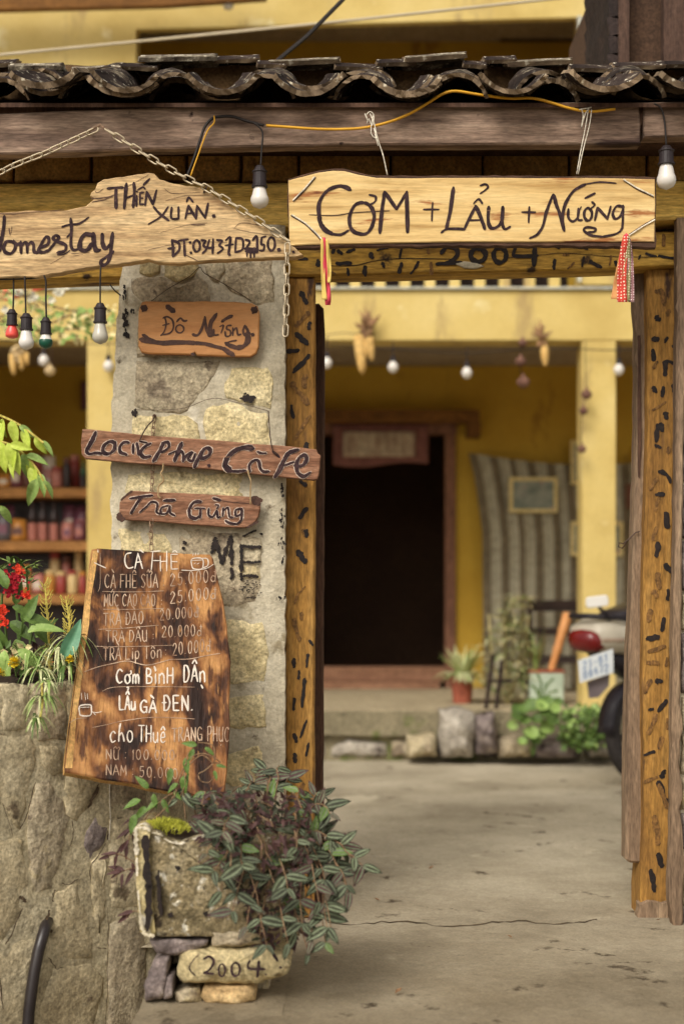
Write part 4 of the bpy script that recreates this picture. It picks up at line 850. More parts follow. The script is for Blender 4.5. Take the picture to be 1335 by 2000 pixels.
# dark grain lines of the driftwood
mb = MB()
for s_, w in [([(790,300),(850,300),(930,290),(1000,270)],8),([(800,330),(900,312),(980,285)],7),([(830,240),(850,250),(900,215)],5),([(0,430),(120,435),(270,420),(560,400)],5),([(1100,200),(1150,175),(1290,95)],4),([(620,780),(780,770)],4),([(440,870),(560,800)],4),([(640,800),(720,785)],4),([(80,560),(90,620)],7),([(105,545),(100,600)],5),([(1290,520),(1335,500)],5)]: stroke(mb, s_, PH, w, TA, off=0.0012, rough=0.5)
for s_, w in [([(350,495),(460,495)],7),([(690,525),(850,560),(1040,585)],4),([(700,520),(760,480),(900,500)],4),([(100,560),(300,500),(480,480)],3),([(140,300),(300,260),(520,255)],3),([(130,200),(200,240),(420,230)],3),([(0,700),(300,640),(640,640)],3),([(300,740),(400,790)],5)]: stroke(mb, s_, PH, w, TB, off=0.0012, rough=0.5)
mb.part('grain_crack', M['ink_brown'], hs_, kind='stuff')
# 2 com lau nuong
PC = YP(-0.42)
cp = [(563,352),(590,345),(620,337),(650,333),(672,334),(700,341),(735,347),(800,348),(900,347),(1000,347),(1100,347),(1200,348),(1278,350),(1279,400),(1277,472),(1150,472),(1000,473),(850,473),(700,476),(600,478),(565,480),(564,420)]
PC = YP(-0.44)
cs = sign('pine_sign', 'long pale pine board reading CƠM + LẨU + NƯỚNG hung over the doorway', 'sign', cp, PC, 0.028, 'pine', 'bark', step=40, jit=0.7)
bp_ = [(562,350),(590,341),(620,333),(650,329),(672,329),(700,336),(735,342),(800,343),(1000,342),(1200,343),(1279,346),(1281,400),(1280,484),(1150,482),(1000,481),(850,482),(700,482),(600,485),(565,487),(562,420)]
beam_px(bp_, -0.434, 0.022, step=16, jit=1.6, chamfer=0.003).part('bark_edge', M['bark'], cs)
TCc = (555,325,3.608); TD = (915,325,3.608); mb = MB()
letters(cs, [([(465,165),(420,142),(360,143),(290,182),(245,262),(245,350)],22),([(245,350),(255,400),(290,450),(340,476)],24),([(340,476),(400,480),(452,450)],17),([(560,255),(500,270),(464,335),(460,410),(492,462),(570,475),(612,430),(632,350),(610,285),(560,255)],20),([(605,268),(640,245),(640,212),(598,200)],13),
 ([(175,340),(350,345),(500,325),(740,312)],5),([(672,468),(686,320),(705,180)],21),([(705,180),(790,300)],20),([(790,300),(862,180)],19),([(862,180),(866,462)],22),([(980,303),(1088,303)],11),([(1043,255),(1038,382)],11),([(1190,150),(1170,300),(1140,440)],21),([(1105,466),(1150,440),(1270,442)],15),([(1265,445),(1300,370),(1345,282)],17)], PC, TCc, 'ink', mb=mb, done=False)
letters(cs, [([(47,278),(80,350),(112,440)],20),([(0,380),(85,377)],11),([(33,262),(68,230),(95,262)],12),([(80,135),(115,125),(135,145),(110,170),(80,190)],12),([(140,285),(135,380),(155,432),(200,425),(232,380),(240,285)],19),([(236,285),(232,380),(250,440),(290,425)],16),([(372,322),(468,322)],11),([(425,285),(420,395)],12),
 ([(430,505),(480,480),(520,420),(545,320),(585,215),(597,200)],17),([(597,200),(615,270),(645,350),(670,452)],19),([(655,410),(665,310),(690,240),(740,170),(820,125)],19),([(820,125),(920,110),(1035,118)],9),([(700,300),(700,360),(730,387),(765,360),(775,300)],14),([(770,295),(768,372),(798,377)],12),([(775,312),(790,285)],10),
 (loop(838,337,28,44),15),([(855,298),(885,272),(865,250)],12),([(820,222),(885,190)],18),([(886,380),(905,290)],14),([(905,290),(975,370)],15),([(975,370),(998,282)],14),([(1090,285),(1040,280),(1012,330),(1028,368),(1065,350),(1085,300)],15),([(1085,275),(1082,400),(1070,450),(1020,480),(940,495)],14),([(940,495),(860,485),(808,450),(830,428),(890,438),(880,460),(840,462)],14)], PC, TD, 'ink', mb=mb)
mb = MB()
for T, l in ((TCc, [[(60,240),(140,160),(215,72)],[(52,340),(150,400),(215,460),(265,515)]]), (TD, [[(1087,92),(1180,150),(1300,208)],[(1310,375),(1220,425),(1130,485)]])):
    for q in l: mb = MB(); mb.tube([PC.pt(T[0]+x/T[2], T[1]+y/T[2], 0.004) for x, y in q], 0.0022, 6); mb.part('corner_cord', M['string'], cs)
mb = MB()
for T, l in ((TCc, [[(64,246),(146,166),(222,76)],[(48,346),(146,408),(211,468),(258,520)]]), (TD, [[(1092,100),(1180,158),(1300,216)],[(1310,367),(1220,417),(1128,478)]])):
    for q in l: stroke(mb, q, PC, 8, T, off=0.0013)
mb.split('cord_groove', M['ink_brown'], cs, 0.0)
# 3 do nuong
PDn = YP(-0.245)
dp = [(277,590),(285,588),(340,589),(400,588),(470,590),(492,592),(503,598),(507,612),(506,650),(505,678),(500,690),(488,697),(440,696),(385,694),(380,688),(375,693),(330,692),(290,691),(276,688),(270,676),(270,640),(271,605)]
ds = sign('small_orange_sign', 'small rounded orange varnished board reading Đồ Nướng on the pillar', 'sign', dp, PDn, 0.022, 'orange_board', 'red_board', step=12, jit=0.5, edge=0.004)
TE = (260,580,5.135)
letters(ds, [([(342,92),(372,118),(410,145)],26),([(318,205),(332,262),(315,340),(278,388)],9),([(300,212),(345,198),(395,235),(405,305),(372,360),(300,378)],10),([(298,285),(362,268)],9),(loop(468,320,40,40),9),([(438,248),(475,213),(508,240),(540,236)],12),
 ([(598,375),(645,383),(688,320),(718,215)],16),([(720,200),(732,300),(762,388),(798,382)],15),([(802,380),(775,330),(782,255),(835,172)],24),([(808,325),(815,378),(855,378)],10),([(868,298),(905,285),(882,362)],9),([(922,345),(930,392),(972,385),(975,340),(940,320),(945,288),(985,285)],10),([(893,245),(935,215),(990,190)],22),([(1000,310),(1000,385)],11),([(1000,345),(1035,312),(1050,378),(1082,372)],11),
 ([(1122,285),(1102,340),(1125,385),(1155,350),(1122,290)],13),([(1150,350),(1148,440),(1110,490),(1040,512)],30),([(1040,512),(965,485),(930,462)],22),([(930,462),(980,445),(1035,435)],10),(dab(1198,378,12),24),
 ([(75,425),(180,447),(300,460),(500,455),(620,460)],26),([(620,460),(720,470),(800,490),(900,515)],20),([(900,512),(950,550),(1010,585)],24),([(95,380),(150,412),(225,442)],14),([(110,375),(150,400)],8),(dab(110,113,22),44),(dab(1215,130,22),44),(dab(598,575,16),22)], PDn, TE, 'ink_brown')
mb = MB(); mb.tube([PDn.pt(1215/5.135+260, 580+130/5.135, -0.004), PDn.pt(1215/5.135+260, 580+130/5.135, 0.009)], 0.006, 8); mb.part('nail', M['wire'], ds); mb = MB(); mb.tube([PDn.pt(110/5.135+260, 580+113/5.135, -0.004), PDn.pt(110/5.135+260, 580+113/5.135, 0.006)], 0.005, 8); mb.part('nail', M['wire'], ds)
# 4 locucphap
PLo = YP(-0.255)
lop = [(161,838),(175,838),(220,843),(300,851),(400,858),(500,867),(558,871),(595,875),(618,878),(621,886),(626,890),(625,905),(623,925),(620,936),(612,938),(560,933),(501,927),(440,920),(377,914),(320,909),(254,904),(210,900),(167,896),(160,888),(158,866)]
ls_ = sign('long_brown_sign', 'long tilted red brown board reading Locucphap Cà Fe across the pillar', 'sign', lop, PLo, 0.02, 'red_board', 'bark', step=26, jit=0.6)
TF = (150,830,5.34); TG = (390,840,5.34)
LF = [([(198,78),(160,165),(98,272)],30),([(98,272),(130,302),(200,292),(262,298)],20),([(385,180),(330,178),(280,225),(278,285),(330,300),(385,265),(400,215),(385,180)],26),([(545,182),(490,182),(450,230),(458,285),(522,308)],22),([(590,200),(588,295)],18),([(628,190),(640,250),(648,312)],20),([(770,192),(705,228),(668,288),(700,335),(768,326)],24),([(655,170),(735,187)],12),
 ([(905,190),(860,280),(800,378)],28),([(890,188),(950,182),(955,235),(885,285)],20),([(1095,188),(1050,290),(1020,372)],28),([(958,305),(1040,268)],14),([(1040,330),(1085,275),(1110,310),(1108,380)],20),([(1112,372),(1150,310),(1205,285),(1160,350),(1205,372),(1235,300)],20),([(1330,245),(1270,340),(1225,440)],26)]
LG = [([(15,300),(15,245),(62,188),(110,205),(95,265),(20,300)],26),([(555,190),(470,182),(365,215),(285,290)],36),([(285,290),(265,370),(320,425)],38),([(320,425),(400,430),(480,420)],20),([(600,225),(640,240),(692,242)],16),([(522,435),(515,370),(560,318),(612,320),(632,400),(665,432),(722,430)],20),([(1022,205),(930,238),(880,310),(830,420),(782,488)],32),([(880,370),(980,332)],18),([(990,370),(1065,370),(1112,312),(1098,262),(1042,282),(1010,350),(1020,440),(1080,482),(1150,442)],26)]
mb = letters(ls_, LF, PLo, TF, 'halo', add=13, off=0.0010, done=False); letters(ls_, LG, PLo, TG, 'halo', add=13, off=0.0010, name='letter_outline', mb=mb)
mb = letters(ls_, LF, PLo, TF, 'ink', off=0.0022, done=False); letters(ls_, LG+[(dab(95,370,14),26),([(760,220),(830,280)],16)], PLo, TG, 'ink', off=0.0022, mb=mb)
# 5 tra gung
PT = YP(-0.248)
tp = [(257,958.5),(270,959),(287,960),(355,963),(422,966),(470,969),(494,970),(509,973),(508,985),(507.6,996.7),(505,1008),(501,1017),(490,1027),(478,1031),(422,1028.6),(355,1023.7),(287,1018),(232.4,1014.7),(233,995),(233.5,981),(244,969)]
ts_ = sign('short_brown_sign', 'short red brown board reading Trà Gừng hung below the longer board', 'sign', tp, PT, 0.02, 'red_board', 'bark', step=20, jit=0.5)
TH = (220,945,4.45)
LH = [([(152,128),(250,112),(345,100)],16),([(248,118),(205,180),(160,255)],18),([(338,152),(290,200),(235,247)],13),([(290,205),(335,158),(388,172),(382,240),(410,262)],13),([(448,145),(540,142)],18),([(485,188),(425,208),(422,258),(472,252),(498,195)],13),([(500,190),(500,250),(540,275)],13),([(768,155),(705,162),(665,220)],20),([(665,220),(672,280),(720,300),(755,280)],20),([(715,213),(800,212)],12),([(765,215),(760,298)],14),
 ([(835,215),(835,272),(872,285),(905,232),(912,290),(935,286)],13),([(875,125),(935,142)],18),([(905,215),(920,188),(892,180)],11),([(962,210),(955,280)],13),([(958,240),(1000,207),(1015,283),(1045,290)],13),([(1115,215),(1070,228),(1072,278),(1115,260),(1122,215)],14),([(1122,215),(1118,310),(1080,350)],16),([(1080,350),(1020,342),(980,320)],15)]
letters(ts_, LH, PT, TH, 'halo', add=11, off=0.0010, name='letter_outline'); letters(ts_, LH, PT, TH, 'ink', off=0.0022)
letters(ts_, [([(60,265),(65,300),(95,305)],34),([(1215,128),(1285,140)],40),([(1225,165),(1275,175)],28),([(1262,330),(1220,350),(1170,375)],16),([(75,140),(130,90),(170,62)],14),([(880,125),(1000,155),(1200,170)],5)], PT, TH, 'ink_brown', off=0.0012, name='scorch_mark', rough=0.3)
# 6 menu slab
m1, m2, m3 = PD(180,1070,4.27), PD(413,1083,4.40), PD(126,1508,3.93)
PM = Pl(m1, m2, m3)
mp_ = [(180,1072),(192,1070),(240,1073),(300,1077),(360,1080),(410,1082),(417,1090),(424,1120),(431,1150),(438,1180),(444,1220),(446,1250),(452,1290),(450,1330),(448,1380),(450,1420),(448,1460),(444,1510),(439,1558),(400,1556),(360,1550),(330,1545),(290,1538),(260,1530),(230,1526),(200,1522),(160,1514),(127,1508),(126,1495),(135,1420),(142,1370),(150,1320),(154,1280),(160,1230),(166,1190),(172,1140)]
ms = sign('burnt_menu_board', 'large torched wood slab menu with white handwritten drink prices leaning on the wall', 'sign', mp_, PM, 0.028, 'burnt', 'bare', step=18, jit=0.8, edge=0.004)
def edge_strip(off=0.0008):
    L_ = [(186,1076),(178,1120),(172,1170),(166,1220),(160,1270),(156,1310),(150,1350),(144,1400),(137,1450),(132,1500)]
    mb = MB(); vs = []
    for i, (x, y) in enumerate(L_):
        w = U(9, 15); vs += [PM.pt(x-4, y, off), PM.pt(x+w-4+U(-1,1), y, off)]
    mb.add(vs, [(2*i, 2*i+1, 2*i+3, 2*i+2) for i in range(len(L_)-1)]); return mb
edge_strip().part('bare_edge', M['bare'], ms)
TI = (150,1060,4.306); TJ = (150,1180,4.306); TK = (130,1290,4.045); TL = (120,1400,3.814)
mb = MB()
letters(ms, [([(458,85),(415,98),(405,160),(430,212),(475,205)],11),([(490,217),(515,88)],10),([(515,88),(553,217)],10),([(498,165),(545,160)],9),([(530,58),(560,82)],10),([(640,75),(628,225)],9),([(625,75),(705,68)],9),([(640,150),(698,150)],8),([(703,112),(705,237)],9),([(757,70),(757,237)],9),([(705,158),(757,155)],8),
 ([(793,97),(795,222)],9),([(795,222),(850,220)],8),([(795,97),(848,97)],9),([(795,157),(845,160)],8),([(803,80),(825,66),(845,80)],7),([(965,142),(970,200),(990,220),(1055,215),(1060,140),(1010,128),(965,142)],8),([(1060,130),(1100,138),(1102,190),(1062,210)],8),([(965,150),(1055,145)],5),([(880,230),(980,232),(1090,215),(1150,180)],6),([(980,85),(978,108)],5),([(1000,85),(998,106)],5),([(1022,85),(1020,104)],5),([(985,178),(1000,170)],5),([(1010,180),(1030,170)],5),([(150,168),(200,192),(245,212)],7),([(178,60),(180,80)],8)], PM, TI, 'chalk', mb=mb, done=False)
letters(ms, [([(108,358),(104,410),(118,435),(190,432),(197,372),(185,350),(108,358)],9),([(110,370),(185,368)],5),([(200,405),(235,412),(280,403)],5),([(215,415),(230,430)],4),([(118,255),(122,308)],4),([(145,255),(152,310)],4),([(165,262),(168,305)],4)], PM, TK, 'chalk', mb=mb, done=False)
for s, a0, a1, b0, b1, h in [('Cơm',226,274,1334,1334,27),('BìnH',284,341,1335,1334,30),('DÂn',357,404,1331,1331,32)]: text(mb, s, a0, a1, b0, b1, h, PM, 3.0)
stroke(mb, [(393,1338),(396,1344)], PM, 3)
for s, a0, a1, b0, b1, h in [('LẨu',232,267,1386,1387,27),('GÀ',273,308,1391,1391,24),('ĐEN.',318,380,1387,1387,29)]: text(mb, s, a0, a1, b0, b1, h, PM, 3.2)
for s, a0, a1, b0, b1, h in [('cho',213,263,1449,1449,34),('THuê',270,326,1449,1450,32)]: text(mb, s, a0, a1, b0, b1, h, PM, 2.4)
mb.split('white_writing', M['chalk'], ms, 0.004)
mb = MB()
for s, a0, a1, b0, b1, h, w in [('CÀ FHÊ SỮA',204,310,1148,1147,26,1.9),(':',317,323,1146,1145,16,2.2),('25.000đ',331,424,1144,1135,24,1.9),
   ('MỨC CAO CAO',203,305,1184,1183,23,1.9),(':',313,319,1182,1181,14,2),('25.000đ',331,424,1178,1168,23,1.9),
   ('TRÀ ĐÀO',201,282,1222,1217,24,2.0),(':',291,297,1216,1215,16,2.2),('20.000đ',311,390,1211,1205,21,1.9),
   ('TRÀ DÂU',206,290,1254,1253,22,1.8),(':',297,303,1249,1249,15,1.8),('20.000đ',315,396,1245,1241,22,1.8),
   ('TRÀ Lip Tôn',201,318,1290,1284,24,1.9),(':',321,327,1282,1281,17,2.0),('20.000đ',336,413,1280,1270,24,1.8),
   ('TRANG',335,397,1448,1446,26,2.2),('PHỤC',404,449,1447,1449,28,2.0),
   ('NỮ : 100.000',206,344,1483,1484,19,1.6),('NAM : 50.000',206,350,1513,1522,20,1.6)]:
    text(mb, s, a0, a1, b0, b1, h, PM, w)
for s_, w in [([(200,1155),(260,1156),(320,1154)],1.0),([(202,1190),(260,1190),(320,1188)],1.0),([(193,1229),(240,1227),(310,1221)],1.1),([(185,1262),(240,1263),(340,1260)],1.0),([(165,1312),(190,1303),(220,1296),(250,1291),(285,1299),(315,1293),(335,1288),(370,1287),(400,1281),(430,1276)],1.6),
   ([(200,1350),(225,1342),(300,1341),(380,1342)],1.1),([(136,1412),(150,1404),(170,1402)],1.2),([(180,1421),(210,1415),(240,1408),(300,1401),(380,1404)],1.2),([(196,1080),(196,1140),(192,1155)],1.0),([(384,1180),(384,1200)],1.0)]: stroke(mb, s_, PM, w)
mb.split('fine_writing', M['chalk_dim'], ms, 0.004)

# ================================================================== HANGERS, CHAINS, CORDS
def cord(name, label, cat, pts, P, r, m_, off=0.0, n=5, group=None):
    mb = MB(); mb.tube([P.pt(x, y, off) for x, y in cr_sample(pts, 4)], r, n)
    return mb.top(name, M[m_], label, cat, group, smooth=True)
PN = YP(-0.225)
cord('hanging_wire', 'thin wire over a nail holding the orange Đồ Nướng board', 'wire', [(296,588),(330,563),(370,540),(390,522),(400,534),(440,556),(490,587)], PN, 0.0012, 'wire')
t = thing('hanging_chain', 'thin rusty chain holding the Locucphap, Trà Gừng and menu boards', 'chain', PN.pt(297, 1075))
def link_mesh(L, Wd, r, n=14, k=5):
    mb = MB(); pts = []
    h = L/2-Wd/2
    for i in range(n):
        q = 2*math.pi*i/n; pts.append(Vector((math.cos(q)*Wd/2 + (h if math.cos(q) >= 0 else -h), math.sin(q)*Wd/2, 0)))
    vs = []
    for i in range(n):
        a, b = pts[i-1], pts[(i+1)%n]; tg = (b-a).normalized(); s_ = tg.cross(Vector((0,0,1)))
        for j in range(k):
            q = 2*math.pi*j/k; vs.append(pts[i] + (s_*math.cos(q)+Vector((0,0,1))*math.sin(q))*r)
    mb.add(vs, [(i*k+j, i*k+(j+1)%k, ((i+1)%n)*k+(j+1)%k, ((i+1)%n)*k+j) for i in range(n) for j in range(k)])
    return mb
LKB = link_mesh(0.037, 0.017, 0.0026).mesh('chain_link', M['chain'], smooth=True)
LKS = link_mesh(0.026, 0.012, 0.0016).mesh('small_link', M['rust'], smooth=True)
def chain(parent, path, pitch, me, phase=0):
    pts = [Vector(p) for p in path]; i = 0; acc = 0; pos = pts[0].copy(); k = phase; seg = 0; out = []
    total = sum((b-a).length for a, b in zip(pts, pts[1:])); d = pitch/2
    while d < total:
        r = d; j = 0
        while r > (pts[j+1]-pts[j]).length: r -= (pts[j+1]-pts[j]).length; j += 1
        dr = (pts[j+1]-pts[j]).normalized(); p = pts[j]+dr*r
        nrm = Vector((0,-1,0)); side = dr.cross(nrm)
        fr = frame(dr, (nrm*0.93+side*0.36) if k % 2 == 0 else (side*0.93-nrm*0.36))
        inst('chain_link', me, parent, p+Vector((U(-.0006,.0006), 0, U(-.0006,.0006))), fr); k += 1; d += pitch
chain(t, [PN.pt(x, y, 0.0) for x, y in cr_sample([(302,812),(300,838),(298,862)], 3)], 0.019, LKS)
chain(t, [PN.pt(x, y, 0.0) for x, y in [(298,910),(297,940),(296,965)]], 0.019, LKS)
chain(t, [PN.pt(x, y, 0.022-0.0) for x, y in [(296,1015),(295,1040),(296,1074)]], 0.019, LKS)
mb = MB(); mb.tube([PN.pt(302,812,-0.03), PN.pt(302,812,0.012)], 0.005, 8); mb.part('nail', M['wire'], t)
PS = YP(-0.262)
cord('twisted_wire', 'rusty wire twisted on the left end of the Locucphap board', 'wire', [(302,812),(298,822),(290,830),(280,845),(273,862)], PS, 0.0022, 'wire', 0.002)
cord('hanging_wire', 'thin rusty wire on the right side of the Locucphap board', 'wire', [(524,802),(526,830),(528,855),(533,880),(542,888)], PS, 0.0018, 'wire', 0.002)
cord('fine_wire', 'thin wire stretched sideways along the pillar stones above the Locucphap board', 'wire', [(262,800),(300,801),(360,797),(415,778),(470,788),(524,803)], PN, 0.0008, 'wire', -0.012)
cord('jute_tie', 'jute string at the left joining the two brown boards', 'string', [(319,905),(318,918),(314,925),(320,938),(310,950),(309,968),(314,973)], PS, 0.0026, 'rope', 0.003)
cord('jute_tie', 'jute string at the right joining the two brown boards', 'string', [(484,918),(486,928),(490,940),(489,955),(489,985)], PS, 0.0024, 'rope', 0.003)
PK = YP(-0.50)
bc = thing('sign_chain', 'cream metal chain draped over the driftwood homestay board from the plank', 'chain', PK.pt(558, 662))
PK2 = YP(-0.475)
chain(bc, [PK2.pt(x, y) for x, y in cr_sample([(190,252),(140,275),(90,298),(30,322),(0,337),(-60,362)], 4)], 0.0305, LKB)
chain(bc, [PK2.pt(x, y) for x, y in cr_sample([(207,253),(260,287),(320,324),(372,352),(402,366),(450,396),(500,428),(562,470)], 4)], 0.0305, LKB, 1)
chain(bc, [PK2.pt(x, y, 0.004) for x, y in [(561,476),(560,560),(557,660)]], 0.0305, LKB)
mb = MB(); mb.tube([PF.pt(172,256,0.004), PK2.pt(185,249), PK2.pt(196,244), PK2.pt(207,253)], 0.004, 6); mb.part('hook', M['rust'], bc)
PQ = YP(-0.435)
cord('yellow_cable', 'yellow electric cable looping along the plank and under the tiles', 'cable', [(520,245),(560,248),(620,252),(680,252),(720,248),(760,238),(800,222),(840,198),(865,183),(890,178),(930,184),(990,192),(1040,192),(1080,202),(1110,211),(1150,218),(1200,213)], YP(-0.445), 0.0042, 'cable_y', 0.0, 6)
cord('black_cable', 'black cable arching over the plank to the lamp beside the driftwood sign', 'cable', [(365,345),(378,312),(392,270),(400,248),(414,232),(430,228),(455,228),(480,236),(496,240),(515,245)], YP(-0.445), 0.0046, 'cable_k', 0.0, 6)
cord('black_cable', 'second thin cable running below the bend down behind the driftwood sign', 'cable', [(372,345),(388,300),(405,256),(418,240),(418,226)], YP(-0.45), 0.0024, 'cable_y', 0.0, 5)
cord('black_cable', 'thin black cable along the lower edge of the driftwood sign', 'cable', [(0,546),(60,544),(88,538),(120,532),(150,525)], YP(-0.447), 0.0024, 'cable_k', 0.0, 5)
cord('black_cable', 'short dark cable end beside the pillar under the left beam', 'cable', [(215,556),(225,568),(236,577)], YP(-0.24), 0.0022, 'cable_k', 0.0, 5)
for (lab, l) in (('white string knotted on the plank holding the left of the pine sign', [[(722,222),(730,240),(735,262),(740,280),(748,305),(756,342)],[(714,225),(722,218),(730,226),(726,246),(720,232),(716,242)],[(728,225),(724,260),(736,270),(730,250),(738,285),(732,262)],[(712,222),(718,236),(714,226)]]),
                 ('white string looped over the plank holding the right of the pine sign', [[(1148,212),(1142,250),(1134,290),(1125,340)],[(1154,214),(1150,245),(1138,292),(1128,340)],[(1134,212),(1138,226),(1134,250),(1142,222),(1150,212)],[(1130,214),(1154,210)]])):
    mb = MB()
    for q in l: mb.tube([YP(-0.452).pt(x, y) for x, y in cr_sample(q, 3)], 0.0017, 5)
    mb.top('hanging_string', M['string'], lab, 'string', smooth=True)
# ribbons
def ribbon(parent, name, cl, m_, Y, wav=3):
    """cl: (x, y, halfwidth)"""
    mb = MB(); P = YP(Y); q = cr_sample([(a, b) for a, b, _ in cl], 5); n = len(q); vs = []
    for i, (x, y) in enumerate(q):
        t_ = i/(n-1)*(len(cl)-1); j = min(int(t_), len(cl)-2); w = cl[j][2]+(cl[j+1][2]-cl[j][2])*(t_-j)
        for k in range(5):
            u = -1+2*k/4; vs.append(P.pt(x+u*w, y, 0.004*math.sin(u*2.2+i*0.5)+0.003*math.sin(i*0.9)))
    fs = [(i*5+k, i*5+k+1, (i+1)*5+k+1, (i+1)*5+k) for i in range(n-1) for k in range(4)]
    mb.add(vs, fs); o = mb.part(name, M[m_], parent, smooth=True)
    s_ = o.modifiers.new('t', 'SOLIDIFY'); s_.thickness = 0.0008
r1 = thing('ribbon_tassel', 'narrow pink and yellow ribbon tied to the left corner of the pine sign', 'ribbon', YP(-0.46).pt(638, 596))
ribbon(r1, 'ribbon', [(628,466,2),(630,500,4),(631,550,4),(634,585,5)], 'ribbon_yel', -0.462)
ribbon(r1, 'ribbon', [(632,464,3),(634,500,5),(638,540,5),(640,580,6),(640,596,5)], 'ribbon_pink', -0.458)
ribbon(r1, 'ribbon', [(638,468,2),(641,500,4),(643,530,4),(642,552,3)], 'ribbon_yel', -0.466)
r2 = thing('ribbon_tassel', 'wide bundle of dotted red and green ribbons at the right corner of the pine sign', 'ribbon', YP(-0.46).pt(1216, 596))
ribbon(r2, 'ribbon', [(1220,464,3),(1214,500,6),(1206,545,8),(1202,584,10)], 'ribbon_org', -0.456)
ribbon(r2, 'ribbon', [(1226,464,3),(1229,500,6),(1231,545,6),(1232,590,6)], 'ribbon_pur', -0.458)
ribbon(r2, 'ribbon', [(1224,462,4),(1224,500,7),(1222,545,8),(1221,588,8)], 'ribbon_green', -0.463)
ribbon(r2, 'ribbon', [(1221,460,5),(1217,495,8),(1213,540,9),(1214,590,10)], 'ribbon_red', -0.468)
mb = MB(); mb.lathe([(0.001,-.008),(0.006,-.004),(0.007,0.003),(0.004,0.008),(0.001,0.01)], YP(-0.465).pt(1222,462), 10); mb.part('knot', M['ribbon_pink'], r2, smooth=True)

# ================================================================== BULBS
def bulb(label, wire, sx, sy, s_bot, b_bot, wpx, Y, kind='bulb', group=None):
    """wire: px path ending at the socket top (sx,sy)"""
    P = YP(Y); k = (Y+CD)/FPX
    t = thing('light_bulb', label, 'light bulb', P.pt(sx, b_bot), group)
    mb = MB(); mb.tube([P.pt(x, y) for x, y in cr_sample(wire, 4)], 0.0028, 6); mb.part('wire', M['cable_k'], t, smooth=True)
    c_ = P.pt(sx, s_bot); h = (s_bot-sy)*k; r = wpx*0.40*k
    mb = MB(); mb.lathe([(r*0.15,h),(r*0.5,h*0.99),(r*0.72,h*0.86),(r*0.80,h*0.8),(r*1.02,h*0.76),(r*1.02,h*0.70),(r*0.9,h*0.66),(r*0.95,h*0.1),(r*1.1,h*0.08),(r*1.1,0),(r*0.5,-0.001)], c_, 18); mb.part('socket', M['socket'], t, smooth=False)
    H = (b_bot-s_bot)*k; R_ = wpx/2*k; mb = MB(); prof = [(r*0.72, 0.002)]
    if kind == 'bulb_red': prof += [(r*0.8,-H*.1),(R_*0.85,-H*.35),(R_*1.0,-H*.72),(R_*0.92,-H*.88),(R_*0.5,-H*0.98)]
    else:
        for i in range(1, 9):
            q = i/8; z = -H*q
            cz = H-R_
            rr = math.sqrt(max(0, R_*R_-(H*q-cz)**2)) if H*q > cz-R_*0.45 else 0
            neck = r*0.80+(R_*0.86-r*0.80)*min(1, max(0, H*q/(cz-R_*0.4 if cz > R_*0.45 else R_*0.5)))
            prof.append((max(rr, neck if H*q < cz-R_*0.3 else 0, 0.0008), z))
    mb.lathe(prof, c_, 20)
    mats = [M['bulb' if kind == 'bulb_green' else kind]]
    if kind == 'bulb_green':
        mats.append(M['bulb_green'])
        for fi, f in enumerate(mb.f):
            if sum(mb.v[i].z for i in f)/len(f) < c_.z-H*0.38: mb.m[fi] = 1
    mb.part('bulb', mats, t, smooth=True); return t
g = 'bulbs hanging from the gate eaves'
bulb('white bulb hanging from the plank between the driftwood sign and pine sign', [(496,240),(508,250),(513,262),(511,290),(509,326)], 507, 324, 366, 408, 36, -0.46, 'bulb', g)
bulb('white bulb hanging at the upper right beyond the pine sign', [(1276,202),(1290,212),(1297,240),(1300,288)], 1300, 285, 322, 371, 38, -0.44, 'bulb', g)
bulb('red bulb hanging under the homestay sign at the far left', [(27,538),(27,570),(26,606)], 24, 604, 636, 661, 26, -0.44, 'bulb_red', g)
bulb('white bulb hanging between the red and green bulbs', [(49,540),(50,575),(51,614)], 52, 612, 645, 684, 30, -0.47, 'bulb', g)
bulb('green dipped bulb hanging under the homestay sign', [(86,538),(90,550),(90,585),(91,622)], 90, 620, 653, 682, 27, -0.46, 'bulb_green', g)
bulb('greyish clear bulb hanging on its own just left of the pillar', [(197,520),(196,550),(196,595)], 196, 592, 631, 673, 31, -0.46, 'bulb_grey', g)

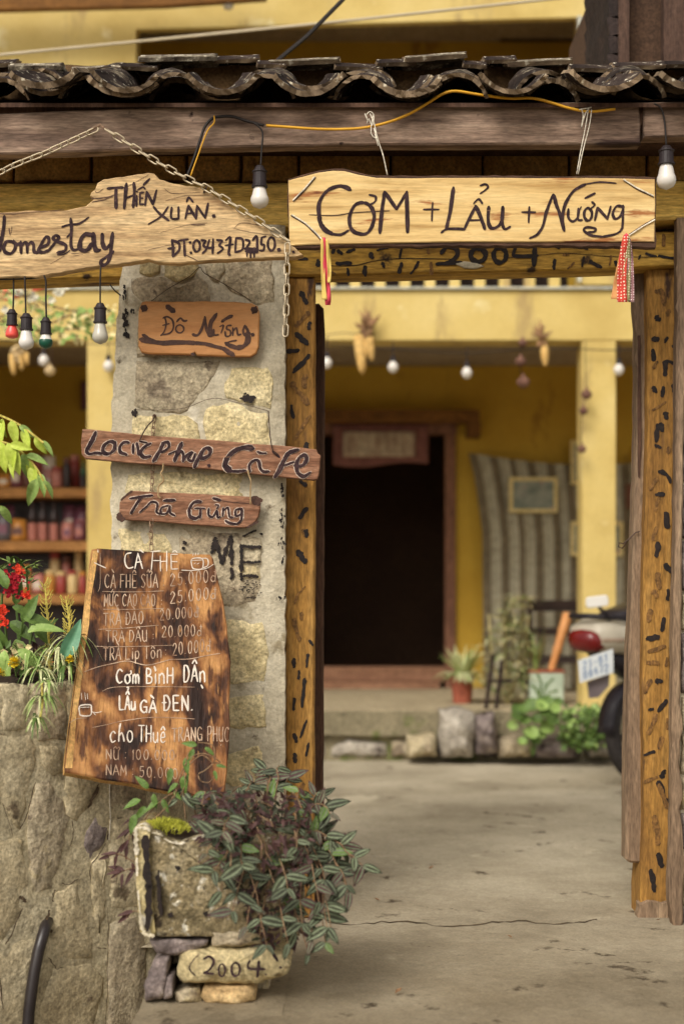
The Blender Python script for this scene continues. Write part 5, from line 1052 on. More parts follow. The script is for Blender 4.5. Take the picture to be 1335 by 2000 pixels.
# ================================================================== PLANTER ON STONES
SP = YP(-1.10); kS = (-1.10+CD)/FPX     # d = 3.62
for lab, m_, poly, Yo, th, bl in [
  ('orange sandstone block lowest in the pile below the stone numbered 2004','stone_o',[(398,1926),(440,1924),(488,1925),(500,1935),(499,1953),(470,1963),(402,1959),(392,1946)],0,0.16,0.012),
  ('small grey stone wedged left of the orange block in the pile','stone_g',[(338,1937),(360,1930),(390,1928),(394,1957),(345,1960)],0.01,0.14,0.01),
  ('long pointed stone with 2004 painted on it in the pile','stone_y',[(350,1870),(352,1857),(380,1855),(410,1852),(440,1853),(480,1850),(528,1846),(534,1858),(550,1863),(568,1885),(560,1903),(500,1921),(440,1921),(400,1918),(358,1920),(346,1905),(346,1890)],-0.01,0.22,0.014),
  ('upright purple grey stone leaning at the left of the pile','stone_p',[(300,1874),(332,1864),(330,1890),(322,1948),(285,1957),(281,1925)],0.0,0.16,0.012),
  ('short upright stone between the leaning stone and the painted stone','stone_p',[(326,1906),(339,1904),(337,1948),(319,1952)],-0.01,0.12,0.008),
  ('rough purple grey stone under the left corner of the planter','stone_p',[(292,1837),(320,1834),(350,1833),(408,1836),(404,1846),(380,1860),(335,1866),(304,1860)],0.0,0.2,0.01),
  ('flat grey brown stone under the middle of the planter','stone_g',[(412,1821),(460,1819),(510,1821),(513,1844),(470,1849),(414,1848)],-0.01,0.2,0.010)]:
    P = YP(-1.10+Yo); o = slab_mesh(poly, P, th, bulge=bl, step=9, jit=1.6, round_=0.22, amp=0.9)
    nm = {'stone_o':'sandstone_block'}.get(m_, 'loose_stone')
    if '2004 painted' in lab:
        tt = thing('painted_stone', lab, 'stone', P.pt(455, 1921)); o.part('stone', M[m_], tt, smooth=True)
        mb = MB(); TP = (320,1830,4.768)
        for s_, w in [([(372,205),(425,182),(465,225),(430,300),(372,335)],24),([(372,335),(462,345)],24),(loop(540,310,30,58),18),(loop(668,302,40,62),22),([(800,220),(788,290),(940,300)],24),([(885,225),(880,300),(868,370)],28),([(330,160),(270,220),(238,295),(292,360)],12),([(1015,150),(1055,220)],30),(dab(1085,285,14),24),(dab(950,350,14),14)]:
            stroke(mb, s_, P, w, TP, off=0.029, rough=0.22)
        mb.split('painted_number', M['ink'], tt, 0.0)
    else: o.top(nm, M[m_], lab, 'stone', smooth=True)
rub = MB()
for i in range(5):
    cx = U(330, 520); cy = U(1856, 1940); r = U(10, 20)
e0, e1 = YP(-0.98).pt(300, 1955), YP(-0.98).pt(560, 1840)
rough_box(e0.x+0.02, e1.x-0.05, -0.98, -0.84, 0, e1.z-0.004, 0.03, 0.01).top('loose_stone', M['stone_g'], 'dark rubble block at the back of the pile holding up the planter', 'stone', smooth=True)
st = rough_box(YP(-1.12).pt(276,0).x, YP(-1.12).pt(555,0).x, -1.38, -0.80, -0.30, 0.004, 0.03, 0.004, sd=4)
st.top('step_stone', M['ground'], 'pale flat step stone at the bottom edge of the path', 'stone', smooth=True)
YPo = -1.11; PPo = YP(YPo)
po = thing('concrete_planter', 'old mossy concrete trough planter with whitewashed left edge and broken rim', 'planter', PPo.pt(430, 1828))
def wall_slab(front, dy_, name, m_, step=10, jit=1.0, P=PPo, off0=0.0):
    pl = densify(front, step, jit); n = len(pl); mb = MB(); f = [P.pt(x, y, off0) for x, y in pl]
    cx = sum(p[0] for p in pl)/n; cy = sum(p[1] for p in pl)/n
    rings = [1.0, 0.985, 0.9, 0.75, 0.55, 0.3]; vs = []
    for ri, s_ in enumerate(rings):
        for x, y in pl:
            X, Y_ = cx+(x-cx)*s_, cy+(y-cy)*s_
            vs.append(P.pt(X, Y_, off0 + (-0.006 if ri == 0 else mn.noise(Vector((X*.04, Y_*.04, 2)))*0.006+mn.noise(Vector((X*.15, Y_*.15, 2)))*0.003)))
    fs = [(k*n+i, k*n+(i+1)%n, (k+1)*n+(i+1)%n, (k+1)*n+i) for k in range(len(rings)-1) for i in range(n)]
    vs.append(P.pt(cx, cy, off0)); b = (len(rings)-1)*n; fs += [(b+i, b+(i+1)%n, len(vs)-1) for i in range(n)]
    o = len(vs); vs += [vs[i]+Vector((0, dy_, 0)) for i in range(n)]
    fs += [((i+1)%n, i, o+i, o+(i+1)%n) for i in range(n)] + [tuple(range(o+n-1, o-1, -1))]
    mb.add(vs, fs); return mb.part(name, M[m_], po, smooth=True)
wall_slab([(290,1622),(312,1626),(325,1638),(352,1644),(376,1636),(392,1630),(440,1628),(520,1624),(600,1622),(592,1700),(585,1828),(400,1829),(296,1829),(288,1780),(284,1700)], 0.035, 'front_panel', 'pot')
wall_slab([(262,1618),(276,1614),(294,1622),(292,1640),(294,1700),(300,1780),(304,1828),(286,1830),(274,1820),(270,1780),(265,1700)], 0.25, 'left_edge', 'pot_edge', P=YP(YPo-0.012))
mb = MB()
for s_, w in [([(265,1620),(266,1650),(267,1668)],7),([(267,1676),(268,1710)],4),([(270,1740),(275,1800)],3),([(275,1800),(282,1822),(300,1828)],6),([(266,1617),(280,1616),(292,1621)],5)]: stroke(mb, cr_sample(s_, 4), YP(YPo-0.012), w, off=0.0085, rough=0.6, sm=3)
mb.part('white_rim', M['pot_white'], po, kind='stuff')
mb = MB()
for s_, w in [([(284,1634),(285,1660),(287,1700),(289,1740),(290,1790),(288,1815)],11),([(286,1650),(289,1690),(292,1740),(286,1810)],8),([(308,1715),(311,1745),(315,1790)],5),([(310,1700),(309,1760)],4)]:
    stroke(mb, s_, YP(YPo-0.012), w, off=0.009, rough=0.5)
stroke(mb, [(308,1712),(311,1745),(315,1785)], PPo, 8, off=0.008, rough=0.5)
for (x, y) in ((347,1695),(333,1787),(402,1785)): stroke(mb, dab(x, y, 6), PPo, 9, off=0.009, rough=0.4)
mb.part('black_drips', M['black_paint'], po, kind='stuff')
mb = MB()
q = cr_sample([(294,1624),(313,1630),(326,1641),(352,1647),(377,1639),(393,1632),(440,1631)], 4)
for (x0,y0),(x1,y1) in zip(q, q[1:]):
    if R() < .3: continue
    stroke(mb, [(x0-1,y0+U(-1,2)),(x1+1,y1+U(-1,2))], PPo, U(1.5,6), off=0.007, rough=0.5, sm=2)
mb.part('white_rim', M['pot_white'], po)
a_, b_ = PPo.pt(272, 1640), PPo.pt(590, 1828)
MB().box(a_.x, b_.x, YPo+0.21, YPo+0.245, b_.z, a_.z).part('back_panel', M['pot'], po)
MB().box(b_.x-0.03, b_.x, YPo+0.036, YPo+0.209, b_.z, a_.z).part('end_panel', M['pot'], po)
MB().box(a_.x+0.03, b_.x-0.031, YPo+0.036, YPo+0.209, b_.z, b_.z+0.02).part('bottom', M['pot'], po)
s0 = rough_box(a_.x+0.02, b_.x-0.032, YPo+0.04, YPo+0.208, b_.z+0.02, a_.z-0.005, 0.025, 0.008, 14); s0.part('soil', M['soil'], po, smooth=True)

# ================================================================== PLANTS NEAR
def leaf_mesh(name, mats, wide=0.34, fold=0.25, droop=0.25, stripes=True, n=7):
    """unit leaf along +X, up +Z; silver bands are bands of the blade"""
    mb = MB(); us = [-1, -0.66, -0.28, 0.0, 0.28, 0.66, 1]; vs = []
    for i in range(n+1):
        t = i/n; w = wide/2*(math.sin(math.pi*min(1, t**0.8*0.98+0.02))**0.8)*(1-0.15*t)
        if i == n: w = 0.002
        if i == 0: w = 0.02
        for u in us: vs.append((t, u*w, fold*abs(u)*w*1.2 - droop*t*t + 0.02*math.sin(t*9+u)))
    k = len(us)
    for i in range(n):
        for j in range(k-1):
            mb.add([], []); mb.f.append((i*k+j, (i+1)*k+j, (i+1)*k+j+1, i*k+j+1)); mb.m.append(1 if stripes and j in (1, 4) and i < n-1 else 0)
    mb.v = [Vector(v) for v in vs]
    return mb.mesh(name, mats, smooth=True)
LT = [leaf_mesh('striped_leaf', [M['lf_dark'], M['lf_silver']], U(.42,.52), U(.1,.3), U(.1,.35)) for _ in range(4)]
LPu = [leaf_mesh('purple_leaf', [M['lf_purple']], .28, .4, U(.2,.5), False) for _ in range(2)]
LG_ = [leaf_mesh('green_leaf', [M['lf_mid']], .42, .3, U(.2,.5), False) for _ in range(2)]
LLm = [leaf_mesh('lime_leaf', [M['lf_lime']], .44, .35, U(.2,.5), False), leaf_mesh('pale_leaf', [M['lf_pale']], .42, .4, .5, False)]
LBl = leaf_mesh('blue_leaf', [M['lf_blue']], .40, .4, .2, False)
def put_leaf(parent, me, base, d, size, up=(0,-1.0,0.55), name='leaf'):
    return inst(name, me, parent, base, frame(d, Vector(up)+Vector((U(-.5,.5), U(-.4,.3), U(-.3,.4)))), size)
tr = thing('trailing_striped_plant', 'bushy trailing plant with silver striped dark leaves spilling from the planter', 'plant', PPo.pt(470, 1640))
stems = MB(); nleaf = 0
targets = []
man = [(520,1508,3.9),(548,1510,3.9),(498,1535,3.8),(455,1545,3.8),(400,1560,3.75),(350,1562,3.72),(560,1530,3.85),(590,1560,3.8),(640,1590,3.75),(716,1690,3.6),(692,1728,3.55),(685,1665,3.65),(645,1808,3.5),(610,1835,3.5),(590,1800,3.5),(560,1840,3.45),(520,1845,3.45),
       (480,1810,3.45),(455,1780,3.45),(430,1740,3.46),(420,1700,3.47),(405,1670,3.48),(640,1720,3.55),(620,1760,3.5),(650,1650,3.65),(600,1862,3.5),(655,1588,3.62),(640,1562,3.7),(726,1692,3.55),(694,1738,3.55),(668,1708,3.6),(658,1812,3.5),(640,1838,3.5),(660,1640,3.6),(470,1690,3.45),(430,1600,3.6)]
def in_mass(x, y):
    if 1545 < y < 1640: return 385 < x < 590 + (y-1545)*0.2
    if 1640 <= y < 1850: return 410+(y-1640)*0.42 < x < 596-(y-1640)*0.06
    return False
while len(targets) < 46:
    x, y = U(380, 660), U(1540, 1860)
    if in_mass(x, y): targets.append((x, y, U(3.42, 3.75)))
TIPS = [((x if x < 630 else 630+(x-630)*(.62 if x < 680 else .8)), y, q) for x, y, q in man] + targets
LT2 = [leaf_mesh('purple_striped_leaf', [M['lf_purple'], M['lf_silver']], .44, .2, .3) for _ in range(2)]; LT3 = [leaf_mesh('green_striped_leaf', [M['lf_mid'], M['lf_silver']], .5, .2, .25)]
def mat_leaf():
    r = R(); return random.choice(LT) if r < .68 else random.choice(LT2) if r < .92 else LT3[0]
for ti, (tx, ty, td) in enumerate(TIPS):
    sx = min(585, max(330, tx+U(-110, 60) if tx > 480 else tx+U(-20, 110)))
    b0 = Vector(PPo.pt(sx, 1640)); b0.y = YPo+U(.03, .2); b0.z = a_.z-0.01
    e0 = PD(tx, ty, td); mid = b0.lerp(e0, 0.45); mid.z = max(b0.z, e0.z)+U(.02, .06)+(0.03 if ty < 1600 else 0); mid.y = min(mid.y, U(-1.13, -1.05)) if ty > 1640 else mid.y
    path = [b0*(1-t)**2 + mid*2*t*(1-t) + e0*t*t for t in [i/9 for i in range(10)]]
    path = [p+Vector((U(-.004,.004), U(-.004,.004), U(-.004,.004))) for p in path]
    stems.tube(path, [0.0026-0.0012*i/9 for i in range(10)], 5)
    k = 4 if ti >= len(man) else 5
    js = [9, 8, 6, 5, 3][:k]
    for q, j in enumerate(js):
        if nleaf >= 296: break
        p = path[j]; tg = (path[min(9, j+1)]-path[j-1]).normalized(); side = tg.cross(Vector((0, -1, 0.2))).normalized()
        sgn = 1 if (q+ti) % 2 else -1
        d = tg*U(.15,.7) + side*sgn*U(.6,1.1) + Vector((0, -U(0,.7), U(-.3,.25)))
        if q == 0: d = tg + side*sgn*0.5
        put_leaf(tr, mat_leaf(), p, d, U(.036, .062)*(1.0 if q else 0.85)); nleaf += 1
        if q < 2 and nleaf < 296 and ti % 2 == 0: put_leaf(tr, mat_leaf(), p, tg*.4-side*sgn, U(.045,.07)); nleaf += 1
stems.part('stem', M['stem'], tr, smooth=True, kind='stuff')
# inner tangle: many more small leaves and twigs, too dense to count
mb = MB()
for i in range(1500):
    x, y = U(385, 640), U(1550, 1840)
    if not in_mass(x-6, y): continue
    p = PD(x, y, U(3.54, 3.70)); d = Vector((U(-1,1), U(-1,.2), U(-1,.5))).normalized(); s_ = U(.018,.04); f = frame(d, (U(-.4,.4),-1,U(0,1)))
    vs = [p+f@(Vector(v)*s_) for v in ((0,0,0),(.4,.17,.04),(.4,0,0),(.4,-.17,.04),(1,0,-.15))]
    mb.add(vs, [(0,2,1),(0,3,2),(1,2,4),(2,3,4)], random.choice((0,0,1)))
mb.part('inner_leaves', [M['lf_purple'], M['lf_dark']], tr, kind='stuff')
# purple runners at the left of the planter
pr = thing('purple_runner_plant', 'thin purple leaved runners poking out left of the planter', 'plant', PD(255, 1720, 3.75))
stp = MB()
for (pts, lv) in [([(270,1600),(256,1625),(250,1650)],[(262,1608,-35),(256,1620,-60),(251,1640,-25),(258,1630,15),(250,1650,-10),(262,1600,-70),(248,1645,-40)]),([(278,1690),(255,1680),(232,1668),(212,1672)],[(230,1668,-100),(232,1667,-20),(216,1672,-75)]),
                  ([(275,1700),(262,1695),(240,1702),(225,1712)],[(238,1702,-85),(236,1704,-60),(240,1706,-5),(252,1700,95),(244,1700,-110),(258,1685,20),(262,1700,-30)]),([(272,1780),(258,1780),(247,1790)],[(262,1780,-80),(255,1784,-50)])]:
    P = YP(-1.0); stp.tube([P.pt(x, y) for x, y in cr_sample(pts, 3)], 0.0014, 5)
    for (x, y, a) in lv:
        d = Vector((math.sin(rad(a)), U(-.4,.2), -math.cos(rad(a))*0.8)); put_leaf(pr, random.choice(LPu), P.pt(x, y), d, U(.034,.05))
stp.part('stem', M['stem'], pr)
# sedum cushion
sd = MB(); cc = PD(322, 1632, 3.70); rx, rz = 0.062, 0.036
for i in range(900):
    u, v = U(0, 2*math.pi), U(0, 1); r = math.sqrt(v); p = cc+Vector((math.cos(u)*rx*r, math.sin(u)*0.045*r, rz*math.sqrt(1-v*0.92)+U(-.004,.004)))
    d = Vector((math.cos(u)*r+U(-.4,.4), math.sin(u)*r+U(-.4,.4), 1.0+U(-.3,.2))).normalized(); f = frame(d, (U(-1,1),-1,.2)); s_ = U(.008,.015)
    sd.add([p+f@(Vector(q)*s_) for q in ((0,.14,0),(0,-.14,0),(0,0,.2),(1,0,0))], [(0,1,3),(1,2,3),(2,0,3)])
sd.top('sedum_cushion', M['sedum'], 'yellow green sedum cushion in the left corner of the planter', 'plant', kind=None)
sd2 = MB()
for i in range(60):
    p = PD(U(545,568), U(1578,1606), 3.62); d = Vector((U(-1,1),-.6,U(-.5,1))); f = frame(d, (0,-1,0)); s_ = U(.01,.018); sd2.add([p+f@(Vector(q)*s_) for q in ((0,0,0),(.5,.3,0),(1,0,0),(.5,-.3,0))], [(0,1,2,3)])
# green tendril plant in front of menu
gt = thing('climbing_tendril', 'thin green climber with curling brown tendrils in front of the menu board', 'plant', PD(360, 1600, 3.72))
tb = MB(); PG = YP(-1.0)
for q in [[(300,1600),(330,1570),(355,1520),(372,1492),(395,1475),(415,1490)],[(340,1560),(352,1515),(372,1480),(400,1472),(430,1488),(418,1490)],[(418,1490),(418,1460),(405,1452),(388,1450)],[(418,1490),(400,1505),(388,1512),(392,1525),(408,1528),(420,1515)],[(350,1560),(362,1530),(360,1500),(368,1470)],[(362,1598),(360,1570),(358,1545)],[(280,1610),(290,1590),(320,1560),(345,1545)]]:
    tb.tube([PG.pt(x, y, U(0,.01)) for x, y in cr_sample(q, 5)], 0.0016, 5)
tb.part('tendril', M['stem'], gt, smooth=True)
for (x, y, a, s_) in [(290,1540,-140,.05),(275,1562,-70,.055),(300,1550,10,.045),(265,1590,-15,.06),(285,1575,-40,.05),(318,1560,20,.045),(358,1515,5,.055),(362,1480,10,.05),(385,1455,-100,.045),(378,1462,-20,.04),(400,1460,60,.035),(335,1500,-10,.05),(310,1565,-60,.05),(348,1530,-60,.04),(340,1545,40,.035),(422,1495,90,.03),(418,1505,20,.03)]:
    d = Vector((math.sin(rad(a)), -0.3, -math.cos(rad(a)))); put_leaf(gt, random.choice(LG_), PG.pt(x, y, .004), d, s_*0.9)
# lime branch at far left
lb_ = thing('overhanging_branch', 'branch with drooping lime green leaves reaching in at the far left', 'branch', PD(-40, 830, 3.9))
tb = MB(); PB_ = YP(3.9-CD)
for q in [[(-90,780),(-30,800),(20,820),(50,838),(85,865)],[(-90,830),(-30,855),(20,868),(50,890),(75,920),(92,955)],[(-90,960),(-30,980),(0,990)]]: tb.tube([PB_.pt(x, y) for x, y in cr_sample(q, 4)], 0.003, 5)
tb.part('twig', M['lf_stalk'], lb_)
for (x, y, a, s_) in [(-10,812,20,.07),(5,818,-5,.072),(22,822,15,.068),(38,832,60,.05),(45,838,20,.058),(55,845,-10,.055),(68,855,35,.055),(80,862,55,.05),(0,862,10,.085),(15,866,25,.09),(30,872,-10,.085),(45,885,15,.080),(55,895,5,.082),(66,908,0,.075),(75,925,30,.062),(84,940,45,.055),(72,935,-20,.08),(-5,985,-20,.07),(2,988,30,.06),(-40,860,0,.08),(-50,805,10,.08),(52,890,80,.06),(20,868,80,.06)]:
    d = Vector((math.sin(rad(a)), U(-.5,.3), -math.cos(rad(a)))); put_leaf(lb_, LLm[0] if R() < .6 else LLm[1], PB_.pt(x, y, U(-.03,.03)), d, s_)
# flower bed plants
def blades(mb, base, n, L, w, spread=1.0, up=0.8, droop=1.0, mi=(0,), dirv=None, seg=6):
    for i in range(n):
        a = U(0, 2*math.pi); d = Vector((math.cos(a)*spread, math.sin(a)*spread, up*U(.5,1.2)))
        if dirv: d = d*0.6+Vector(dirv)
        d.normalize(); l = L*U(.6, 1.1); p = Vector(base)+Vector((U(-1,1),U(-1,1),0))*0.01; vs = []; s_ = d.cross(Vector((0,0,1)))
        s_ = s_.normalized() if s_.length > .01 else Vector((1,0,0)); ww = w*U(.7,1.2)
        for k in range(seg+1):
            t = k/seg; q = p + d*l*t + Vector((0,0,-1))*droop*l*t*t*0.8
            h = ww/2*(1-t)**0.6*(0.6+1.2*t if t < .4 else 1.08) if k < seg else 0.0003
            vs += [q-s_*h, q+s_*h]
        mb.add(vs, [(2*k, 2*k+1, 2*k+3, 2*k+2) for k in range(seg)], random.choice(mi))
def plant(name, label, parts_, loc, cat='plant'):
    t = thing(name, label, cat, loc)
    for pn, mb, m_, kind in parts_: mb.part(pn, m_, t, kind=kind)
    return t
mb = MB()
for i in range(16):
    p = PD(U(-20,75), U(1100,1150), U(4.2,4.4)); blades(mb, p, 7, U(.06,.11), .014, 1, .8, .5, (0,1))
fl = MB()
for i in range(130):
    x, y = 26+random.gauss(0,11), 1140+random.gauss(0,13)
    p = PD(x, y, 4.16+U(-.02,.03)); f = frame((U(-1,1),U(-1,.2),U(-.6,1)), (0,-1,0)); s_ = U(.008,.018); fl.add([p+f@(Vector(q)*s_) for q in ((0,0,0),(.5,.4,.1),(1,0,0),(.5,-.4,.1))], [(0,1,2,3)])
st_ = MB()
for q in [[(30,1330),(36,1250),(30,1150)],[(10,1330),(0,1250),(5,1160)],[(50,1330),(60,1240),(52,1110)]]: st_.tube([YP(-.42).pt(x, y) for x, y in cr_sample(q, 4)], .004, 5)
plant('red_flower_plant', 'crimson crested flower among spiky green leaves in the flower bed', [('leaves', mb, [M['lf_mid'], M['lf_pale']], 'stuff'), ('flower', fl, M['red_fl'], 'stuff'), ('stem', st_, M['lf_mid'], None)], PD(30, 1330, 4.3))
fo = MB()
for (cx, cy, n_, r) in ((53,1162,40,6),(5,1195,60,12),(8,1215,40,8),(38,1112,30,6)):
    for i in range(n_):
        p = PD(cx+random.gauss(0,r*.6), cy+random.gauss(0,r*.6), 4.12); f = frame((U(-1,1),U(-1,.2),U(-.6,1)), (0,-1,0)); s_ = U(.008,.014); fo.add([p+f@(Vector(q)*s_) for q in ((0,0,0),(.5,.4,.1),(1,0,0),(.5,-.4,.1))], [(0,1,2,3)])
lt_ = thing('broadleaf_plant', 'leafy green plant with small orange red blooms at the left edge of the flower bed', 'plant', PD(10, 1330, 4.2))
fo.part('bloom', M['orange_fl'], lt_, kind='stuff')
for (x, y, a, s_) in [(-10,1225,20,.11),(20,1215,60,.10),(45,1205,80,.10),(0,1250,-20,.12),(30,1250,30,.12),(55,1235,110,.10),(-5,1180,-30,.10),(25,1185,70,.08),(45,1215,150,.09),(10,1270,0,.10),(30,1180,160,.07),(60,1222,60,.09),(15,1150,-160,.08),(35,1270,60,.09),(-15,1290,10,.1),(70,1245,140,.08)]:
    put_leaf(lt_, random.choice(LG_+[LLm[1]]), PD(x, y, 4.15+U(-.08,.1)), Vector((math.sin(rad(a)), U(-.5,.1), -math.cos(rad(a)))), s_)
st_ = MB()
for q in [[(20,1330),(15,1270),(10,1215)],[(20,1330),(35,1270),(45,1215)],[(20,1330),(0,1280),(-10,1180)],[(20,1330),(55,1270),(62,1230)]]: st_.tube([YP(-.50).pt(x, y) for x, y in cr_sample(q, 4)], .004, 5)
st_.part('stem', M['lf_mid'], lt_)
for (x, y, r, lab) in [(28,1294,.021,'round yellow flower on the wall top at the left'),(0,1316,.020,'yellow flower at the very left edge above the wall'),(137,1287,.015,'small yellow flower touching the edge of the menu board')]:
    mb = MB(); c0 = PD(x, y, 4.02)
    for i in range(60):
        u, v = U(0,6.28), U(-1,1); dd = Vector((math.cos(u)*math.sqrt(1-v*v), math.sin(u)*math.sqrt(1-v*v), v*0.7)); f = frame(dd, (0,0,1)); mb.add([c0+dd*r*.2+f@(Vector(q)*r*.8) for q in ((0,.1,0),(.6,.35,.05),(1,0,0),(.6,-.35,.05))], [(0,1,2,3)])
    mb.tube([c0, c0+Vector((0.004,.02,-.06))], .0015, 4, 1)
    mb.top('yellow_flower', [M['yel_fl'], M['lf_mid']], lab, 'flower')
for (pts, lab) in [([(100,1330),(97,1280),(93,1200),(88,1140)],'tall yellow seed stalk rising from the bed beside the shelves'),([(140,1320),(137,1260),(136,1215),(130,1175)],'shorter yellow seed stalk next to the menu board')]:
    mb = MB(); P = YP(4.18-CD); q = cr_sample(pts, 8); mb.tube([P.pt(x, y) for x, y in q], [.006-.004*i/(len(q)-1) for i in range(len(q))], 6)
    for i, (x, y) in enumerate(q[4:]):
        for k in range(4):
            a = U(-100,100); d = Vector((math.sin(rad(a)), U(-.5,.5), .6)); p = P.pt(x, y); mb.tube([p, p+d*.012, p+d*.02+Vector((0,0,.008))], .0012, 4)
    mb.top('seed_stalk', M['lf_stalk'], lab, 'plant stalk')
mb = MB(); mb2 = MB()
for (x, y, n_, L_, d) in [(75,1330,36,.085,4.02),(85,1385,34,.085,3.90),(72,1425,30,.075,3.88),(90,1355,20,.07,3.9),(110,1290,30,.11,4.1),(140,1270,24,.11,4.12),(130,1325,20,.09,4.05),(60,1300,20,.10,4.1)]:
    blades(mb, PD(x, y-22, d), n_, L_, .008, .9, .7, 1.4, (0,1,1,2), dirv=(0,-.3,.1))
mb2.tube([PD(x, y, d) for x, y, d in [(90,1325,4.1),(82,1335,3.93),(84,1370,3.89),(78,1410,3.87)]], .003, 5)
plant('spider_plant', 'variegated spider plant drooping over the top of the stone wall', [('blades', mb, [M['lf_pale'], M['lf_var'], M['lf_mid']], 'stuff'), ('runner', mb2, M['lf_stalk'], None)], PD(85, 1335, 4.0))
bl = thing('broad_leaf_sprig', 'single glossy blue green leaf beside the left edge of the menu board', 'plant', PD(135, 1330, 4.15))
inst('leaf', LBl, bl, PD(122, 1288, 4.06), frame(PD(155,1222,4.06)-PD(122,1288,4.06), (.5,-1,.2)), .125)
mb = MB(); mb.tube([PD(118,1335,4.1), PD(119,1305,4.07), PD(122,1288,4.06)], .003, 5); mb.part('stem', M['lf_mid'], bl)
mb = MB()
for i in range(700):
    x, y = U(-40, 175), U(1262, 1345)
    p = PD(x, y + (10 if x > 100 else 0), U(4.12, 4.35)); f = frame((U(-1,1),U(-1,.2),U(-.6,1)), (0,-1,0)); s_ = U(.014,.034); mb.add([p+f@(Vector(q)*s_) for q in ((0,0,0),(.5,.3,.1),(1,0,0),(.5,-.3,.1))], [(0,1,2,3)], random.choice((0,0,1,2)))
mb.top('ground_cover', [M['lf_purple'], M['lf_mid'], M['lf_dry']], kind='stuff')
# ================================================================== THE HOUSE BEHIND
YH, YW, YU = 9.4-CD, 11.7-CD, 10.7-CD
ZC, ZB, ZS, ZT = 2.98, W(0,665,YH).z, W(0,566,YH).z, 0.323
XL, XR = -3.4, 3.6
ho = thing('yellow_house', 'two storey yellow painted house with a deep veranda behind the gate', 'house', (0, YH+1, 0))
def bx(name, m_, a, parent=None, mb=None, label=None):
    return MB().box(*a).part(name, M[m_], parent or ho, label=label)
dl, dr = W(556,0,YW).x, W(872,0,YW).x; dt = W(0,846,YW).z; dbm = W(0,1300,YW).z
# terrace
te = thing('terrace', 'low concrete terrace with a rough stone front along the house', 'terrace', (0, YH-0.05, 0))
rough_box(XL, XR, YH-0.22, YW-0.002, ZT-0.15, ZT, 0.12, 0.008, 5).part('slab', M['terrace'], te, smooth=True)
rough_box(XL, XR, YH-0.15, YW-0.05, -0.05, ZT-0.152, 0.1, 0.012, 5).part('base', M['terrace'], te)
MB().box(XL, XR, YH-0.18, YW-0.02, ZT+0.002, ZT+0.012).part('pale_top', M['terrace_top'], te)
PTe = YP(YH-0.16); x = -260; k = 0
while x < 1560:
    w = U(42, 120); a = [(x+2, 1452+U(-12,10)), (x+w*.3, 1444+U(-6,8)), (x+w*.7, 1444+U(-6,8)), (x+w-2, 1452+U(-10,10)), (x+w+1, 1478), (x-1, 1478)]
    if not (850 < x < 910): slab_mesh(a, PTe, 0.1, bulge=0.03, step=12, jit=2.5, round_=0.3).part('stone', M[['stone_g','stone_p','rock_w','stone_g','stone_p'][k % 5]], te, smooth=True)
    x += w; k += 1
# back wall
bx('back_wall', 'yellow_deep', (XL, dl, YW, YW+0.2, 0, ZC)); bx('back_wall', 'yellow_deep', (dr, XR, YW, YW+0.2, 0, ZC)); bx('back_wall', 'yellow_deep', (dl+0.002, dr-0.002, YW+0.001, YW+0.2, dt, ZC-0.002))
bx('side_wall', 'yellow_deep', (XL-0.2, XL-0.002, YH-0.1, YW+0.2, 0, 5.4)); bx('side_wall', 'yellow_deep', (XR+0.002, XR+0.2, YH-0.1, YW+0.2, 0, 5.4))
bx('ceiling', 'ceil', (XL, XR, YH+0.24, YW+0.2, ZC+0.002, ZC+0.12))
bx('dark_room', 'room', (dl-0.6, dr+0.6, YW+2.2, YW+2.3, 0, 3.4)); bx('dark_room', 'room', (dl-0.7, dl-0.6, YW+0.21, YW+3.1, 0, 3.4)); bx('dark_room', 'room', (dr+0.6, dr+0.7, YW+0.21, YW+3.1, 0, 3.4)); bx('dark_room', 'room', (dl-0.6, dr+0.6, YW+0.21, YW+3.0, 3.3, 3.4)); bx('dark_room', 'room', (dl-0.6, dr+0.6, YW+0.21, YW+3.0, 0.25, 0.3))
# balcony beam, sill, balusters
BEAM = bx('balcony_beam', 'yellow', (XL, XR, YH, YH+0.22, ZB, ZS)); bevel(BEAM, 0.008)
bx('pale_sill', 'pale_sill', (XL, XR, YH-0.03, YH+0.24, ZS+0.001, ZS+0.014))
sx = W(640,0,YH).x; pit = 49*9.4/FPX; n0 = int((W(268,0,YH).x-sx)/pit)
for i in range(n0, 12):
    x = sx-0.02+i*pit
    if x+0.07 > W(1120,0,YH).x: break
    bx('baluster', 'yellow', (x, x+0.068, YH+0.06, YH+0.13, ZS+0.015, ZS+0.70))
bx('dark_gap_backing', 'blackwood', (W(265,0,YH).x, W(1122,0,YH).x, YH+0.30, YH+0.33, ZS+0.002, ZS+0.66))  # dark sheet added behind the balusters so their gaps read dark
bx('balcony_rail', 'yellow', (W(265,0,YH).x, W(1132,0,YH).x, YH+0.04, YH+0.15, ZS+0.701, ZS+0.80))
xa, xb, zt1 = W(265,0,YH).x, W(1131,0,YH).x, W(0,50,YH).z
b = bx('front_wall', 'yellow', (XL, xa, YH+0.002, YH+0.2, ZS+0.036, 5.6)); b2 = bx('front_wall', 'yellow', (xb, XR, YH+0.002, YH+0.2, ZS+0.036, 5.6))
PH_ = YP(YH+0.002); mb = MB(); f = [PH_.pt(x, y) for x, y in [(265,57),(1131,33),(1131,-140),(265,-140)]]; mb.ext(f, Vector((0,0.06,0))); mb.part('upper_beam', M['yellow'], ho)
bx('upper_inner_wall', 'yellow_deep', (xa-0.5, xb+0.5, YU, YU+0.1, ZS-0.1, 5.6)); bx('upper_floor', 'ceil', (XL, XR, YH+0.23, YU, ZS-0.08, ZS))
bx('upper_ceiling', 'ceil', (XL, XR, YH+0.2, YU, 5.25, 5.35))
